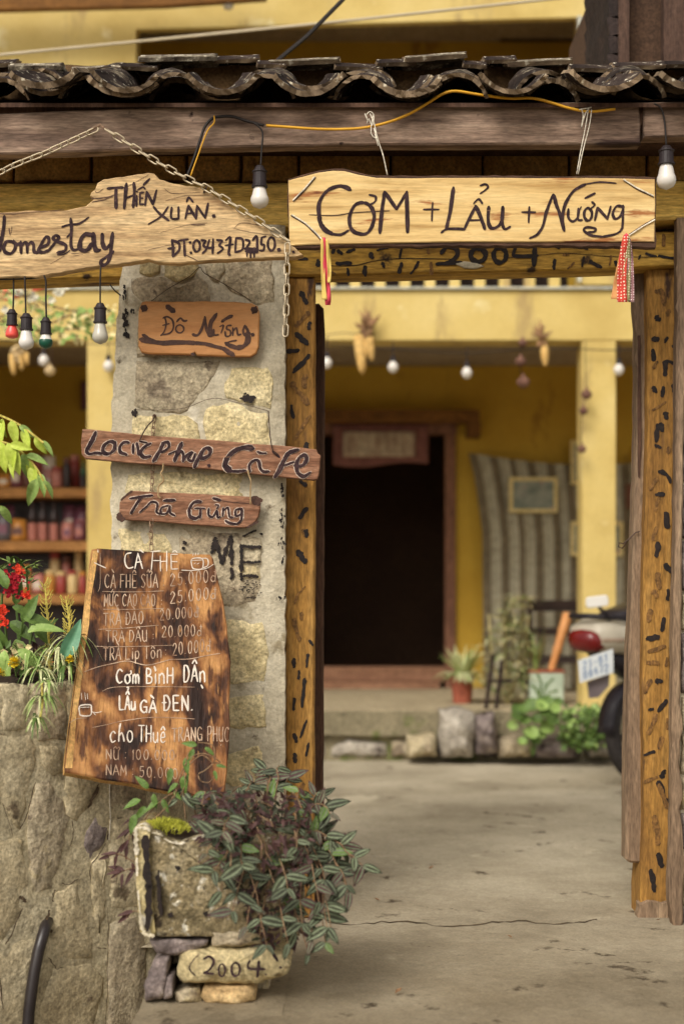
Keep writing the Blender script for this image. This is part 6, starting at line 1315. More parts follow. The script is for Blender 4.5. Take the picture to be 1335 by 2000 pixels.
bx('pale_pipe', 'pale_sill', (W(1130,0,YH).x-0.012, W(1130,0,YH).x+0.012, YH-0.026, YH-0.001, ZS+0.05, W(0,33,YH).z))
pv = W(975,82,YU); pw = W(1150,52,YU); bx('vent_beam', 'blackwood', (pv.x, pw.x, YU-0.06, YU-0.002, pv.z, pw.z))
bx('roof_slab', 'ceil', (XL-0.3, XR+0.3, YH+0.01, YW+0.3, 5.6, 5.75))
mb = MB(); e = [W(-80,20,4.4), W(320,10,4.4), W(520,-4,4.4), W(520,-40,4.4), W(-80,-30,4.4)]; mb.ext(e, Vector((0,.06,0))); mb.part('eave_board', M['door_beam'], ho)
# columns
for (p0, p1, lb) in ((1136,1202,None),(170,237,None),(-420,-350,None)):
    o = bx('column', 'yellow', (W(p0,0,YH).x, W(p1,0,YH).x, YH+0.003, YH+0.21, 0.2, ZB-0.001)); bevel(o, 0.006)
# door
do_ = YW-0.05
def pb(name, m_, px0, px1, py0, py1, Y0, Y1, parent=ho, label=None):
    a, b = W(px0, py1, Y0), W(px1, py0, Y0); return MB().box(a.x, b.x, Y0, Y1, a.z, b.z).part(name, M[m_], parent, label=label)
pb('door_frame', 'door_wood', 869, 889, 848, 1352, do_, YW+0.1); pb('door_frame', 'door_wood', 540, 556, 848, 1352, do_, YW+0.1); pb('door_frame', 'door_wood', 540, 891, 824, 847, do_-0.01, YW+0.1)
pb('door_head_beam', 'door_beam', 520, 936, 800, 823, do_-0.16, YW-0.002); pb('door_head_beam', 'door_beam', 912, 938, 824, 852, do_-0.14, YW-0.002)
pb('threshold', 'step_wood', 540, 868, 1303, 1330, do_-0.03, YW+0.15); pb('threshold', 'step_wood', 540, 858, 1332, 1357, do_-0.14, YW+0.1); pb('door_step', 'terrace_top', 500, 862, 1361, 1384, do_-0.4, YW-0.003)
va = thing('door_valance', 'short maroon cloth with a pale printed panel hanging across the doorway', 'cloth', W(738,915,do_-0.03))
def cloth(parent, name, m_, px0, px1, top, bot, Y, amp=0.012, fr=9, nx=30, nz=8, mats=None, sag=None):
    mb = MB(); P = YP(Y); vs = []
    for i in range(nx+1):
        u = i/nx; px = px0+(px1-px0)*u; t_ = top(u) if callable(top) else top; b_ = bot(u) if callable(bot) else bot
        for k in range(nz+1):
            v = k/nz; vs.append(P.pt(px, t_+(b_-t_)*v, amp*math.sin(u*fr*2*math.pi)*(0.4+0.6*v)))
    mb.add(vs, [(i*(nz+1)+k, (i+1)*(nz+1)+k, (i+1)*(nz+1)+k+1, i*(nz+1)+k+1) for i in range(nx) for k in range(nz)])
    o = mb.part(name, M[m_], parent, smooth=True); s_ = o.modifiers.new('t', 'SOLIDIFY'); s_.thickness = 0.004; return o
cloth(va, 'cloth', 'valance', 650, 836, 828, lambda u: 908+5*math.sin(u*6), do_-0.03, 0.006, 3)
cloth(va, 'printed_panel', 'panel', 670, 810, 843, lambda u: 892, do_-0.045, 0.004, 3)
# striped curtain
cu = thing('striped_curtain', 'long curtain with beige and brown vertical stripes on the veranda wall', 'curtain', W(1080,1350,YW-0.1))
PCu = YP(YW-0.12); n_ = 62; mb = MB(); vs = []; nz_ = 12
for i in range(n_+1):
    u = i/n_
    for k in range(nz_+1):
        v = k/nz_; lx = 914+ (26*min(1, v*3)**0.7) + 4*v; rx_ = 1262; px = lx+(rx_-lx)*u
        ty = 884+20*math.sin(u*math.pi*0.8)+6*u; by = 1352
        vs.append(PCu.pt(px, ty+(by-ty)*v, 0.022*math.sin(u*9.5*2*math.pi)*(0.5+.5*v)))
mb.add(vs, [(i*(nz_+1)+k, (i+1)*(nz_+1)+k, (i+1)*(nz_+1)+k+1, i*(nz_+1)+k+1) for i in range(n_) for k in range(nz_)])
mb.m = [(1 if ((i*9.5/n_) % 1) < 0.45 else 0) for i in range(n_) for k in range(nz_)]
mb.part('cloth', [M['curt_a'], M['curt_b']], cu, smooth=True)
def picture(lab, x0, x1, y0, y1, Y, fm='cream', pm='picture', b=7):
    t = thing('framed_picture', lab, 'picture', W((x0+x1)/2, y1, Y))
    P = YP(Y); k = (Y+CD)/FPX
    for q in ((x0,x1,y0,y0+b),(x0,x1,y1-b,y1),(x0,x0+b,y0+b,y1-b),(x1-b,x1,y0+b,y1-b)): pb('frame', fm, *q, Y-0.02, Y+0.01, t)
    pb('print', pm, x0+b, x1-b, y0+b, y1-b, Y-0.008, Y+0.008, t)
picture('cream framed picture hanging alone on the striped curtain', 994, 1088, 932, 1001, YW-0.16)
picture('tall cream framed picture half behind the column, upper one', 1114, 1166, 860, 946, YW-0.16)
picture('tall cream framed picture half behind the column, lower one', 1114, 1216, 1018, 1086, YW-0.16)
picture('small dark framed picture at the right end of the curtain', 1222, 1262, 945, 992, YW-0.16, 'door_wood', 'valance', 6)
# left bay with shelves
YSf = 10.6-CD
sf = thing('shelf_unit', 'open wooden shelves of packets and bottles left of the column', 'shelf', W(60,1330,YSf))
for y in (962, 1066, 1170, 1290): pb('shelf_board', 'shelf', -190, 196, y-9, y+9, YSf, YSf+0.42, sf)
pb('upright', 'shelf', -200, -190, 860, 1360, YSf, YSf+0.42, sf); pb('upright', 'shelf', 197, 206, 860, 1360, YSf, YSf+0.42, sf)
pb('back_board', 'j_dark', -189, 196, 940, 1350, YSf+0.421, YSf+0.44, sf)
kk = (YSf+CD)/FPX
def goods(kind, px, py, w, h, body, cap, lab, dy=0.08, grp='goods on the shelves'):
    p = W(px, py, YSf+dy); hh = h*kk; r = w/2*kk; t = thing(kind, lab, kind.replace('_', ' '), p, grp)
    mb = MB()
    if kind == 'bottle':
        mb.lathe([(r*.9,0),(r,hh*.02),(r,hh*.45)], p, 12); mb.part('label_band', M[cap], t, smooth=False)
        mb = MB(); mb.lathe([(r*.98,hh*.451),(r*.95,hh*.62),(r*.4,hh*.78),(r*.35,hh*.92),(r*.42,hh*.93),(r*.42,hh)], p, 12); mb.part('bottle_neck', M[body], t, smooth=True)
    elif kind == 'jar':
        mb.lathe([(r*.92,0),(r,hh*.05),(r,hh*.74),(r*.8,hh*.82)], p, 12); mb.part('body', M[body], t, smooth=True)
        mb = MB(); mb.lathe([(r*.86,hh*.821),(r*.88,hh*.84),(r*.88,hh*.98),(r*.8,hh)], p, 12); mb.part('lid', M[cap], t)
    else:
        n = 10; vs = []
        for k in range(5):
            z = hh*k/4; w_ = r*(1, 1.06, 1.0, .95, .9)[k]; d_ = r*(.6, .55, .42, .2, .06)[k]
            for (a, b) in ((-1,-1),(0,-1.35),(1,-1),(1,1),(0,1.35),(-1,1)): vs.append(p+Vector((a*w_+U(-.004,.004), b*d_, z+U(-.004,.004))))
        mb.add(vs, [(k*6+i, k*6+(i+1)%6, (k+1)*6+(i+1)%6, (k+1)*6+i) for k in range(4) for i in range(6)]+[tuple(range(5,-1,-1)), tuple(range(24,30))])
        mb.part('pouch', M[body], t, smooth=True)
        mb = MB(); mb.box(p.x-r*.6, p.x+r*.6, p.y-r*.72, p.y-r*.62, p.z+hh*.25, p.z+hh*.6); mb.part('label_patch', M[cap], t)
    return t
S1, S2, S3 = 952, 1056, 1160
G = [('packet',8,S1,26,26,'j_amber','j_white','squat amber packet at the left end of the top shelf'),('packet',32,S1,22,44,'j_purple','j_white','purple packet by the lime leaves on the top shelf'),
 ('jar',54,S1,24,52,'j_brown','j_pink','brown jar third along the top shelf'),('jar',76,S1,22,66,'j_red','j_brown','tall dark red jar on the top shelf left of the white card packet'),('packet',96,S1,26,62,'j_white','j_pink','white packet standing behind the pink jars on the top shelf'),
 ('jar',112,S1,24,40,'j_pink','j_red','short pink jar in front of the white packet on the top shelf'),('jar',131,S1,16,58,'j_dark','j_brown','slim dark jar on the top shelf'),('jar',147,S1,22,64,'j_red','j_pink','red jar near the column on the top shelf'),('bottle',163,S1,14,52,'j_green','j_dark','narrow green bottle at the column end of the top shelf'),
 ('packet',6,S2,34,54,'j_blue','j_violet','blue violet packet at the left end of the middle shelf'),('packet',36,S2,32,42,'j_amber','j_brown','amber packet before the dark bottles on the middle shelf'),('packet',20,S2,20,70,'j_violet','j_white','tall violet packet at the back of the middle shelf'),
 ('bottle',64,S2,18,76,'j_dark','j_pink','first dark bottle with a pink label beside the amber packet'),('bottle',84,S2,18,76,'j_dark','j_pink','middle dark bottle with a pink label of the three'),('bottle',106,S2,18,74,'j_dark','j_pink','last dark bottle with a pink label before the purple packets'),
 ('packet',132,S2,22,36,'j_pink','j_violet','small pink packet beside the dark bottles'),('packet',136,S2,24,72,'j_violet','j_white','tall violet packet behind the small pink packet'),('packet',155,S2,22,40,'j_purple','j_pink','small purple packet near the column on the middle shelf'),('packet',160,S2,24,70,'j_violet','j_pink','tall violet packet next to the column on the middle shelf'),
 ('jar',108,S3,22,84,'j_cream','j_red','tall cream jar at the back of the lowest shelf'),('jar',130,S3,18,76,'j_pink','j_brown','tall rosy jar at the back of the lowest shelf'),('jar',154,S3,18,86,'j_cream','j_cream','tall cream jar beside the column on the lowest shelf'),
 ('jar',98,S3,20,46,'j_amber','j_cream','amber jar before the tall cream jar on the lowest shelf'),('jar',120,S3,20,44,'j_red','j_cream','red jar with a cream lid on the lowest shelf'),('jar',142,S3,20,46,'j_cream','j_red','short cream jar with a red lid on the lowest shelf'),('jar',162,S3,16,44,'j_red','j_amber','small red jar with an amber lid beside the column'),
 ('packet',74,S3,26,40,'j_pink','j_white','pink packet partly behind the yellow seed stalk'),('packet',50,S3,22,56,'j_amber','j_white','amber packet behind the crimson flower on the lowest shelf')]
for i, g_ in enumerate(G): goods(*g_, dy=(0.22 if g_[4] > 60 and g_[0] != 'bottle' else 0.05+0.012*(i % 3)))
mb = MB(); 
picture('dark picture on the shaded wall above the shelves', 158, 178, 745, 800, YW-0.03, 'j_brown', 'j_violet', 4)

# ------------------------------------------------------------------ things hanging from the veranda beam
YV = YH-0.06; PV = YP(YV)
def vbulb(px, py, lab, wire=14, r=10.5):
    k = (YV+CD)/FPX; p = PV.pt(px, py); R_ = r*k; t = thing('veranda_bulb', lab, 'light bulb', p-Vector((0,0,R_*1.2)), 'small bulbs strung along the veranda')
    mb = MB(); mb.lathe([(R_*.35,R_*1.25),(R_*.45,R_*1.0),(R_*.9,R_*.4),(R_,0),(R_*.9,-R_*.5),(R_*.5,-R_*1.0),(0.001,-R_*1.15)], p, 14); mb.part('bulb', M['bulb'], t, smooth=True)
    mb = MB(); mb.lathe([(R_*.5,R_*1.05),(R_*.5,R_*1.9),(R_*.25,R_*2.1)], p, 10); mb.tube([p+Vector((0,0,R_*2)), p+Vector((0,0,R_*2+wire*k))], 0.004, 4); mb.part('socket', M['socket'], t)
for px, py, w_, lab in [(86,704,30,'small veranda bulb just below the green dipped bulb'),(212,715,50,'small veranda bulb in front of the left yellow column'),(638,709,30,'small veranda bulb peeping from behind the left gate jamb'),(767,717,28,'small veranda bulb right of the yellow corn bundle'),(911,728,30,'small veranda bulb midway between the corn and the hanging onions'),(1207,722,30,'small veranda bulb beside the right column')]: vbulb(px, py, lab, w_)
cord('string_wire', 'thin dark wire strung along the veranda beam for the small bulbs', 'wire', [(-120,650),(60,668),(212,672),(400,668),(640,672),(767,682),(911,690),(1060,680),(1207,684),(1320,676)], YP(YV), 0.004, 'cable_k')
cord('pale_string_wire', 'thin grey wire sagging across the balcony beam face', 'wire', [(636,655),(670,650),(700,652),(720,640)], YP(YV-0.02), 0.003, 'wire')
def cobs(lab, hx, hy, spikes, cob, huskm='husk', name='corn_bundle', group='dried corn bundles'):
    k = (YV+CD)/FPX; t = thing(name, lab, 'dried corn', PV.pt(hx, max(c_[3] for c_ in cob) if cob else hy), group)
    mb = MB()
    for (x, y) in spikes:
        a, b = PV.pt(hx, hy), PV.pt(x, y); m_ = a.lerp(b, .5)+Vector((U(-.02,.02), U(-.04,.02), 0)); mb.tube([a, m_, b], [.016,.014,.002], 5)
    for i in range(10): a = PV.pt(hx+U(-10,10), hy+U(-14,14)); mb.tube([a, a+Vector((U(-.02,.02),-.02,U(-.05,.03)))], [.016,.006], 5)
    mb.part('husk', M[huskm], t, smooth=True)
    for (x0, y0, x1, y1, w) in cob:
        a, b = PV.pt(x0, y0), PV.pt(x1, y1); mb = MB(); r = w/2*k; mb.tube([a, a.lerp(b,.15), a.lerp(b,.5), a.lerp(b,.85), b], [r*.7, r, r*.98, r*.7, r*.15], 10); mb.part('cob', M['corn'], t, smooth=True)
    return t
cobs('pair of yellow corn cobs hanging by brown husks right of the left gate post', 716, 640, [(700,606),(712,598),(724,605),(744,612),(736,622),(708,612),(692,630),(722,612)], [(700,655,708,732,22),(722,658,726,706,15),(716,660,714,700,14)])
cobs('brown husk bundle with one short cob near the right column', 1056, 662, [(1040,640),(1048,632),(1052,622),(1064,634),(1078,646),(1070,652),(1036,650)], [(1062,676,1064,716,17)])
cobs('pale husked corn hanging below the red and white bulbs at the left', 36, 690, [(20,682),(50,684),(30,672),(44,672)], [(24,690,28,734,14),(40,690,44,724,12),(52,688,54,714,10)], 'husk_pale')
for lab, beads, m_ in [('string of three dried onions left of the brown husk bundle', [(1018,672,9),(1014,708,11),(1019,748,13)], 'onion'),('string of dark dried bulbs against the right column', [(1142,772,11),(1136,804,9),(1133,878,9)], 'onion'),('small pale dried bulb under the left veranda beam', [(101,726,11)], 'husk_pale')]:
    k = (YV+CD)/FPX; t = thing('onion_string', lab, 'dried onions', PV.pt(beads[-1][0], beads[-1][1]+beads[-1][2]))
    mb = MB(); mb.tube([PV.pt(beads[0][0], 664)]+[PV.pt(b_[0], b_[1]) for b_ in beads], .003, 4); mb.part('cord', M['wire'], t)
    for (x, y, r) in beads:
        p = PV.pt(x, y)-Vector((0,.05,0)); R_ = r*k; mb = MB(); mb.lathe([(R_*.1,R_*1.3),(R_*.3,R_*.8),(R_*.9,R_*.3),(R_,-R_*.1),(R_*.7,-R_*.7),(.002,-R_)], p, 10); mb.part('onion', M[m_], t, smooth=True)
# blossom branches and red awning, left
aw = thing('red_awning', 'coral red striped cloth hanging in front of the balcony at the far left', 'awning', W(30,600,3.4))
mb = MB(); P = YP(3.4); vs = []
for i in range(13):
    u = i/12
    for k in range(5): v = k/4; vs.append(P.pt(-60+165*u, 500+v*(88-22*abs(u-.4)-40*max(0,u-.55)), 0.03*math.sin(u*16)*(v+.2)))
mb.add(vs, [(i*5+k, (i+1)*5+k, (i+1)*5+k+1, i*5+k+1) for i in range(12) for k in range(4)]); mb.m = [0 if i % 4 else 1 for i in range(12) for k in range(4)]
o = mb.part('cloth', [M['red_cloth'], M['j_cream']], aw, smooth=True); o.modifiers.new('t', 'SOLIDIFY').thickness = .005
mb = MB(); mb.tube([P.pt(-300,470,.02), P.pt(110,503,.02), P.pt(236,520,.02)], .01, 6); mb.part('pole', M['jamb_dark'], aw)
br = thing('blossom_branch', 'thin branches with small leaves and white blossoms before the balcony at the left', 'branch', W(60,650,2.6))
tb = MB(); lf = MB(); fw = MB(); P = YP(2.6)
for q in [[(-60,640),(20,615),(90,632),(150,612),(225,605)],[(-60,560),(30,575),(110,600),(180,618),(215,640)],[(-60,600),(40,640),(100,645),(170,640)],[(20,540),(60,580),(90,620)]]:
    qq = cr_sample(q, 6); tb.tube([P.pt(x, y) for x, y in qq], .005, 5)
    for (x, y) in qq:
        for k in range(4):
            p = P.pt(x+U(-10,10), y+U(-14,22), U(-.1,.1)); f = frame((U(-1,1),U(-1,.5),U(-1.4,.4)), (0,-1,.5)); s_ = U(.03,.07); lf.add([p+f@(Vector(v)*s_) for v in ((0,0,0),(.5,.24,.05),(1,0,-.1),(.5,-.24,.05))], [(0,1,2,3)], random.choice((0,1)))
for (x, y) in [(68,577),(62,585),(112,570),(116,573),(103,587),(120,570),(12,605),(135,560),(38,570),(34,566)]:
    c0 = P.pt(x, y, .1)
    for i in range(8): f = frame((U(-1,1),U(-1,.2),U(-1,1)), (0,-1,0)); fw.add([c0+f@(Vector(v)*.028) for v in ((0,0,0),(.5,.4,.1),(1,0,0),(.5,-.4,.1))], [(0,1,2,3)])
tb.part('twig', M['stem'], br); lf.part('leaves', [M['lf_pale'], M['lf_dry']], br, kind='stuff'); fw.part('blossom', M['petal_w'], br, kind='stuff')

# ------------------------------------------------------------------ on and before the terrace
def Gp(px, Y, z=0): return Vector(((px-CX)*(Y+CD)/FPX, Y, z))
zt = ZT+0.013
# rocks
PRk = YP(YH-0.42)
for lab, m_, poly, th in [('big whitish rock standing against the terrace below the potted plant','rock_w',[(858,1388),(900,1384),(924,1392),(930,1420),(922,1478),(862,1480),(856,1440)],.22),
    ('dark rock right of the whitish rock with a post on it','stone_p',[(928,1400),(966,1392),(972,1470),(930,1474)],.2),('broad low grey rock under the round leaved plant','stone_g',[(975,1446),(1010,1436),(1040,1450),(1036,1478),(975,1480)],.2),
    ('low rock between the two leafy clumps','stone_p',[(1044,1446),(1100,1440),(1130,1456),(1126,1480),(1046,1480)],.2),('pale rock near the scooter wheel','rock_w',[(1150,1442),(1190,1436),(1200,1460),(1196,1479),(1150,1480)],.2),('flat mossy rock by the terrace left of the whitish rock','stone_t',[(795,1438),(850,1434),(853,1478),(796,1479)],.2)]:
    slab_mesh(poly, PRk, th, bulge=.04, step=12, jit=2.5, round_=.35, amp=.8).top('rock', M[m_], lab, 'rock', smooth=True)
# terracotta pot with spider plant
def pot(name, lab, px, Y, zb, wpx, hpx, m_, taper=.78):
    k = (Y+CD)/FPX; p = Gp(px, Y, zb); r, h = wpx/2*k, hpx*k; t = thing(name, lab, 'plant pot', p)
    mb = MB(); mb.lathe([(r*taper,0),(r*.96,h*.82),(r*1.05,h*.83),(r*1.05,h),(r*.9,h),(r*.88,h*.9)], (p.x,p.y,p.z), 20); mb.part('pot', M[m_], t, smooth=False)
    mb = MB(); mb.lathe([(r*.86,h*.86),(r*.5,h*.9)], p, 16); mb.part('soil', M['soil'], t)
    return t, p+Vector((0,0,h*.9))
t, tp_ = pot('terracotta_pot', 'terracotta pot of pale spider plant beside the doorstep', 902, YH+0.45, zt, 46, 56, 'terracotta')
mb = MB(); blades(mb, tp_, 110, .27, .024, 1, 1.7, .15, (0,0,1)); blades(mb, tp_, 110, .25, .024, 1.3, 1.0, .7, (0,0,1)); mb.part('spider_plant', [M['lf_var'], M['lf_pale']], t, kind='stuff')
# square tin with lily
tx, tyy = Gp(1063, YH+0.35), YH+0.35; k = (tyy+CD)/FPX
ti = thing('square_tin_planter', 'square pale tin planter with a leaf print standing on the terrace', 'planter', Gp(1063, tyy, zt)); w_ = 33*k; h_ = 66*k
mb = MB(); mb.box(tx.x-w_, tx.x+w_, tyy-.1, tyy+.1, zt, zt+h_); bevel(mb.part('tin_body', M['tin'], ti), .008)
mb = MB(); mb.box(tx.x-w_-.006, tx.x+w_+.006, tyy-.106, tyy+.106, zt+h_-.012, zt+h_+.004); mb.part('rim', M['terracotta'], ti)
mb = MB(); P = YP(tyy-.101)
for q in [[(1050,1368),(1056,1335),(1048,1318)],[(1056,1368),(1066,1340),(1080,1325)],[(1054,1366),(1045,1345),(1036,1338)],[(1060,1366),(1075,1352),(1088,1350)]]: stroke(mb, q, P, 4, off=.001)
mb.split('leaf_print', M['lf_mid'], ti, 0.01)
mb = MB(); blades(mb, Gp(1045, tyy, zt+h_), 12, .4, .02, .3, 1.6, .3, (0,1)); mb.part('leaves', [M['lf_dry'], M['lf_pale']], ti, kind='stuff')
a, b = W(1076,1306,tyy-.02), W(1108,1198,tyy+.06)
mb = MB(); dd = (b-a)
mb.tube([a-Vector((0,0,.05)), a, a+dd*.3, a+dd*.34, a+dd*.38, a+dd*.66, a+dd*.7, a+dd*.74, b-dd*.02, b], [.022,.024,.027,.034,.028,.033,.038,.033,.036,.028], 12); mb.top('bamboo_pole', M['bamboo'], 'short orange bamboo pole leaning out of the tin planter', 'pole', smooth=True)
# wispy plant
wi = thing('wispy_dry_plant', 'tall wispy straw coloured plant before the striped curtain', 'plant', Gp(985, YH+.35, zt))
mb = MB()
for (x, y0, y1, n_) in [(1000,1370,1165,110),(985,1370,1190,80),(1012,1370,1160,90),(965,1370,1230,34),(1022,1370,1230,34),(950,1360,1262,20)]:
    for i in range(n_):
        t_ = R(); px = x+(x-990)*.3*t_+U(-15,15); py = y0+(y1-y0)*t_; blades(mb, W(px, py, YH+.35+U(-.06,.06)), 3, .15, .022, 1.0, .6, .6, (0,0,1,2), seg=3)
mb.part('fronds', [M['lf_dry'], M['lf_var'], M['lf_pale']], wi, kind='stuff')
st_ = MB()
for x in (962,985,1000,1012,1022): st_.tube([W(990,1376,YH+.35), W(x,1300,YH+.35), W(x+(x-990)*.3,1200,YH+.35)], .006, 5)
st_.part('stem', M['lf_dry'], wi)
sn = thing('stick_stand', 'little dark wooden stick stand between the potted plants', 'stand', Gp(966, YH-.1, zt))
for (x0,y0,x1,y1) in [(962,1278,948,1385),(980,1290,968,1384)]: m_ = MB(); m_.tube([W(x0,y0,YH-.1), W(x1,y1,YH-.1)], .014, 6); m_.part('leg', M['blackwood'], sn)
m_ = MB(); m_.tube([W(950,1330,YH-.1), W(1000,1330,YH-.06)], .01, 6); m_.part('rung', M['blackwood'], sn)
m_ = MB(); m_.tube([W(946,1390,YH-.36), W(944,1440,YH-.36)], .018, 6); m_.top('short_post', M['blackwood'], 'short dark post stub in front of the terrace', 'post')
# round leaves
cl = thing('round_leaved_plant', 'clump of round bright green leaves in front of the terrace', 'plant', Gp(1030, YH-.55, 0))
def disc_leaf(parent, p, r, m_, name='leaf'):
    mb = MB(); f = frame((1,U(-.3,.3),U(-.2,.2)), (U(-.3,.3),-1,U(.3,1.2))); n = 10
    vs = [p]+[p+f@Vector((math.cos(2*math.pi*i/n)*r, math.sin(2*math.pi*i/n)*r*.92, U(0,.012)+.012)) for i in range(n)]
    mb.add(vs, [(0, 1+i, 1+(i+1)%n) for i in range(n)]); return mb.part(name, M[m_], parent, smooth=True)
for (x, y, r) in [(1008,1388,13),(1040,1378,16),(1068,1376,18),(1062,1392,14),(1082,1384,12),(1022,1408,13),(1048,1406,12),(1066,1422,16),(1036,1432,15),(1010,1402,14),(1000,1418,11),(1046,1450,10),(1078,1408,13),(1022,1386,12),(1054,1436,12),(1075,1395,15),(1020,1450,10),(1088,1372,10),(1055,1380,14)]:
    disc_leaf(cl, W(x, y, YH-.55+U(-.05,.05)), r*.0033*1.0, random.choice(['lf_mid','lf_mid','lf_pale']))
mb = MB(); [mb.tube([W(1040,1476,YH-.5), W(x,y,YH-.52)], .004, 4) for x, y in ((1010,1402),(1066,1395),(1036,1432),(1048,1380))]; mb.part('stem', M['lf_mid'], cl)
c2 = MB()
for i in range(420):
    x, y = U(1088,1190), 1380+U(0,95); 
    if (x-1140)**2/54**2+(y-1420)**2/46**2 > 1: continue
    p = W(x, y, YH-.5+U(-.1,.1)); f = frame((U(-1,1),U(-1,.3),U(-.7,.7)), (0,-1,.7)); s_ = U(.03,.06); c2.add([p+f@(Vector(v)*s_) for v in ((0,0,0),(.5,.4,.05),(1,0,-.1),(.5,-.4,.05))], [(0,1,2,3)], random.choice((0,0,1)))
c2.top('leafy_clump', [M['lf_mid'], M['lf_pale']], 'leafy green clump between the round leaved plant and the scooter', 'plant', smooth=False)
# bench
be = thing('wooden_bench', 'dark slatted wooden bench on the veranda behind the tin planter', 'bench', Gp(1090, YW-.6, zt)); Yb = YW-.75
pb('backrest', 'blackwood', 1030, 1190, 1172, 1194, Yb+.3, Yb+.34, be); pb('slat', 'blackwood', 1030, 1190, 1226, 1240, Yb+.28, Yb+.32, be); pb('seat', 'blackwood', 1028, 1192, 1284, 1296, Yb-.1, Yb+.3, be)
for x in (1030, 1180): pb('leg', 'blackwood', x, x+10, 1170, 1352, Yb+.24, Yb+.279, be); pb('leg', 'blackwood', x, x+10, 1297, 1358, Yb-.1, Yb-.06, be)
# overhead wires, lamp
mb = MB(); mb.tube([PD(-60,113,6.6), PD(300,78,6.6), PD(700,38,6.6), PD(1130,-8,6.6)], .007, 6); mb.top('overhead_cable', M['cable_w'], 'pale cable stretched across the top of the picture before the balcony', 'cable')
mb = MB(); mb.tube([PD(530,128,5.4), PD(600,70,5.4), PD(690,-22,5.4)], .008, 6); mb.top('overhead_cable', M['cable_k'], 'dark cable slanting up from behind the roof tiles', 'cable')
lm = thing('hanging_lamp', 'small white lamp tip hanging at the top edge over the balcony', 'lamp', W(446,18,YH-.2)); mb = MB(); mb.tube([W(446,-60,YH-.2), W(446,0,YH-.2)], .008, 6); mb.part('cord', M['cable_k'], lm)
mb = MB(); pz = W(446,18,YH-.2); mb.lathe([(.02,0),(.035,.01),(.035,.1),(.025,.14)], pz, 12); mb.part('lamp_body', M['mirror'], lm, smooth=True)
# shed at upper right, standing on the right hand wall
sh = thing('wooden_shed', 'dark board shed gable with black shingles at the upper right corner', 'shed', PD(1300, 300, 5.2))
YS_ = 5.2-CD
def sb(name, m_, x0, x1, y0, y1, Y0, Y1): return pb(name, m_, x0, x1, y0, y1, Y0, Y1, sh)
sb('corner_board', 'shed', 1207, 1228, -140, 330, YS_, YS_+.05); sb('inner_board', 'dark', 1229, 1294, -140, 330, YS_+.12, YS_+.16); sb('wall_board', 'shed', 1295, 1500, -140, 330, YS_, YS_+.05); sb('side_board', 'dark', 1207, 1228, -140, 330, YS_+.055, YS_+1.2)
for i in range(8):
    y = -110+i*36; mb = MB(); P = YP(YS_+.01); mb.ext([P.pt(x, yy_) for x, yy_ in [(1186+U(-2,2),y),(1210,y-4),(1212,y+40),(1190+U(-2,3),y+34)]], Vector((0,.5,0))); mb.part('shingle', M['shingle'], sh)

# ------------------------------------------------------------------ scooter
SY = 8.0-CD
sct = thing('parked_scooter', 'white and black scooter with red tail light parked behind the right jamb', 'scooter', (0,0,0))
base = Gp(1252, SY); ang = rad(52); uf = Vector((math.sin(ang), math.cos(ang), 0)); ul = Vector((-math.cos(ang), math.sin(ang), 0)); lean = Vector((0,0,1))+ul*0.10; lean.normalize()
sct.location = base
def B(f, l, z): return base+uf*f+ul*l+lean*z
def torus(cen, R0, r, n=36, k=10):
    mb = MB(); vs = []
    for i in range(n):
        q = 2*math.pi*i/n; d = uf*math.cos(q)+lean*math.sin(q)
        for j in range(k): w = 2*math.pi*j/k; vs.append(cen+d*(R0+r*math.cos(w))+ul*r*math.sin(w))
    mb.add(vs, [(i*k+j, i*k+(j+1)%k, ((i+1)%n)*k+(j+1)%k, ((i+1)%n)*k+j) for i in range(n) for j in range(k)]); return mb
for f in (0.0, 1.22):
    cen = B(f+(.035 if f == 0 else 0), 0, .29); wh = torus(cen, .245, .045).part('wheel', M['tyre'], sct, smooth=True)
    torus(cen, .20, .012).part('rim', M['bk_metal'], wh, smooth=True)
    mb = MB(); 
    for i in range(6): d = uf*math.cos(i*math.pi/3)+lean*math.sin(i*math.pi/3); mb.tube([cen, cen+d*.2], .012, 5)
    mb.tube([cen-ul*.06, cen+ul*.06], .04, 12); mb.part('hub', M['bk_metal'], wh)
def hull(secs, n=12):
    """loft of cross sections: (f, z, half width, half height, skew)"""
    mb = MB(); vs = []
    for (f, z, w, h) in secs:
        for j in range(n): q = 2*math.pi*j/n; cs, sn = math.cos(q), math.sin(q); vs.append(B(f, w*math.copysign(abs(cs)**.8, cs), z+h*math.copysign(abs(sn)**.8, sn)))
    m = len(secs); mb.add(vs, [(i*n+j, i*n+(j+1)%n, (i+1)*n+(j+1)%n, (i+1)*n+j) for i in range(m-1) for j in range(n)]+[tuple(range(n-1,-1,-1)), tuple((m-1)*n+j for j in range(n))]); return mb
hull([(-.385,.85,.06,.05),(-.365,.85,.125,.08),(-.28,.85,.155,.105),(-.15,.84,.165,.10),(.0,.81,.165,.09),(.25,.73,.16,.10),(.55,.60,.14,.10)]).part('tail_fairing', M['bk_white'], sct, smooth=True)
hull([(-.32,.76,.05,.02),(-.2,.72,.09,.05),(.1,.60,.11,.07),(.4,.50,.11,.09),(.6,.42,.10,.08)]).part('under_fairing', M['bk_black'], sct, smooth=True)
hull([(-.22,.95,.06,.015),(-.1,.97,.12,.03),(.15,1.0,.15,.06),(.5,.92,.12,.06),(.6,.88,.05,.02)]).part('seat', M['bk_black'], sct, smooth=True)
hull([(.5,.45,.10,.05),(.7,.33,.13,.03),(1.0,.33,.13,.03),(1.05,.6,.15,.2),(1.1,.85,.14,.15),(1.12,1.0,.08,.05)]).part('front_body', M['bk_black'], sct, smooth=True)
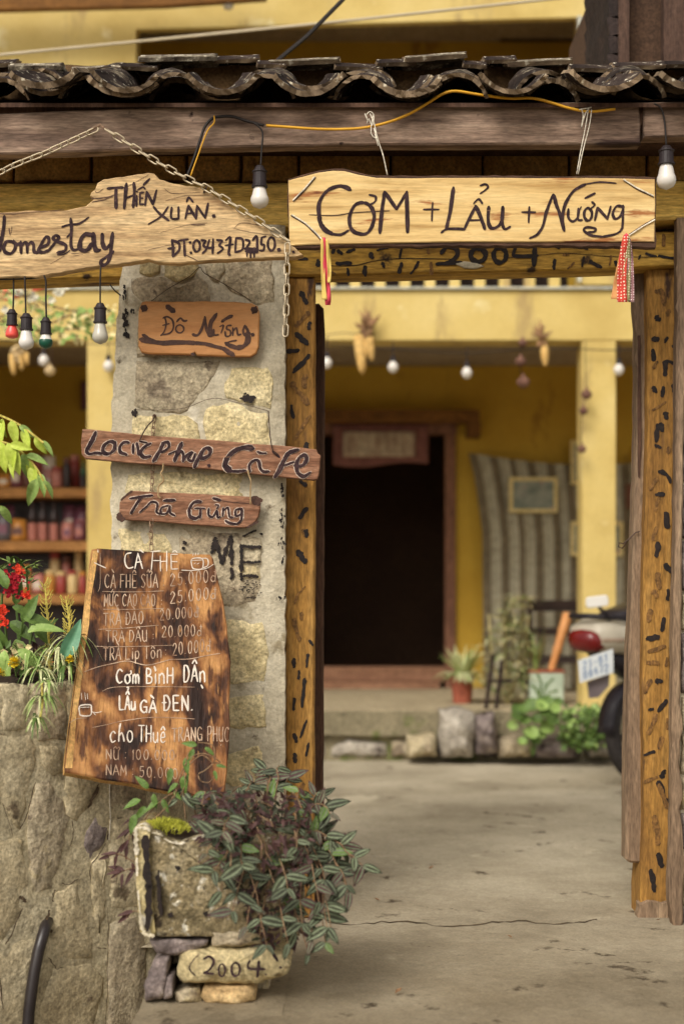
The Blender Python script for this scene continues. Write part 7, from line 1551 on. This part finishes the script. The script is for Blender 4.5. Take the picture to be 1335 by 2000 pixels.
hull([(-.425,.83,.045,.03),(-.41,.825,.095,.06),(-.36,.82,.115,.066),(-.30,.82,.12,.05)]).part('tail_light', M['bk_red'], sct, smooth=True)
hull([(-.40,.83,.05,.02),(-.36,.83,.13,.03),(-.27,.83,.162,.034),(-.2,.83,.168,.02)]).part('indicator', M['bk_clear'], sct, smooth=True)
mb = MB(); mb.tube([B(-.05,.15,.93), B(-.26,.14,.95), B(-.40,.07,.96), B(-.40,-.07,.96), B(-.26,-.14,.95), B(-.05,-.15,.93)], .015, 8); mb.part('grab_rail', M['bk_black'], sct, smooth=True)
# plate facing backwards and a little down
pn = Vector((0,-1,.12)); 
def PLt(px, py, o=0.0): return YP(SY-.38).pt(px, py, o)
mb = MB(); q = [(1128,1290),(1196,1267),(1197,1314),(1131,1334)]; mb.ext([PLt(*p) for p in q], Vector((0,.006,0))); pl_ = mb.part('number_plate', M['plate'], sct)
mb = MB(); rr = random.Random(3)
for row, (ya, n_) in enumerate(((0.30,5),(0.72,5))):
    for i in range(n_):
        u = .12+.76*(i+.1)/n_; u2 = u+.09
        def QQ(u_, v_): 
            x = 1128+68*u_+2*v_; y = (1290-23*u_)+(44+3*u_)*v_; return (x, y)
        ch = ['2','3','-','B','1'][i] if row == 0 else ['0','8','4','7','2'][i]
        for g_ in GL[ch]: stroke(mb, [QQ(u+(px_)*.10, ya+.15-py_*.32) for px_, py_ in g_], YP(SY-.38), 1.9, off=.002)
mb.split('plate_characters', M['plate_ink'], pl_, 0.02)
mb = MB(); q = [(1146,1332),(1190,1316),(1188,1340),(1168,1362),(1150,1364)]; mb.ext([YP(SY-.34).pt(*p) for p in q], Vector((0,.02,0))); mb.part('mud_flap', M['bk_grey'], sct)
mb = MB(); vs = []
for i in range(14):
    q = rad(60+i*9); d = uf*math.cos(q)+lean*math.sin(q)
    for s_ in (-.06, 0, .06): vs.append(B(.035,0,.29)+d*(.315-abs(s_)*.2)+ul*s_)
mb.add(vs, [(i*3+j, i*3+j+1, (i+1)*3+j+1, (i+1)*3+j) for i in range(13) for j in range(2)]); o = mb.part('rear_mudguard', M['bk_black'], sct, smooth=True); o.modifiers.new('t','SOLIDIFY').thickness = .006
mb = MB(); mb.tube([B(.0,-.08,.3), B(.1,-.09,.33), B(.45,-.09,.34)], .05, 10); mb.part('engine_case', M['bk_metal'], sct, smooth=True)
mb = MB(); mb.tube([B(-.05,-.1,.28), B(-.2,-.12,.34), B(.3,-.12,.25)], .035, 8); mb.part('exhaust', M['bk_metal'], sct, smooth=True)
mb = MB(); mb.tube([B(1.08,-.3,1.02), B(1.12,0,1.02), B(1.08,.3,1.02)], .014, 8); mb.part('handlebar', M['bk_black'], sct, smooth=True)
mb = MB(); mb.tube([B(1.22,0,.3), B(1.14,0,.95)], .03, 8); mb.part('fork', M['bk_metal'], sct)
mb = MB(); mb.tube([B(.35,.1,.3), B(.45,.22,.0)], .009, 6); mb.part('side_stand', M['bk_metal'], sct)
mb = MB(); Yt = SY-.25; P = YP(Yt); out = []
for (cx, cy, a0) in ((1150,1172,90),(1150,1182,180),(1182,1178,270),(1181,1168,0)):
    for j in range(4): q = rad(a0+30*j); out.append((cx+6*math.cos(q), cy-6*math.sin(q)))
mb.ext([P.pt(x, y) for x, y in out], Vector((0,.03,0))); bevel(mb.part('white_mirror', M['mirror'], sct), .006)  # mirror as a flat white plate, its bright reflection painted in
mb = MB(); mb.tube([P.pt(1168,1186,-.02), P.pt(1185,1200,-.02), B(-.15,.0,.86)], .01, 6); mb.part('mirror_bracket', M['bk_black'], sct)

# little litter on the paving
for i, (px, py, lab) in enumerate([(1283,1800,'dry leaf curled at the foot of the right painted post'),(836,1700,'dry leaf on the path in the middle of the doorway'),(742,1762,'dry leaf on the path right of the trailing plant'),(770,1945,'dry leaf flat on the path near the bottom edge'),(1000,1835,'small dry leaf beside the crack towards the right')]):
    dd = FPX*CH/(py-HY); p = PD(px, py, dd)+Vector((0,0,.006)); mb = MB(); f = frame((U(-1,1),U(-1,1),.1), (0,0,1)); s_ = U(.018,.03)
    mb.add([p+f@(Vector(v)*s_) for v in ((0,0,0),(.5,.28,.16),(.5,0,0),(.5,-.28,.14),(1,0,.2))], [(0,2,1),(0,3,2),(1,2,4),(2,3,4)]); mb.top('dry_leaf', M['husk'], lab, 'leaf')
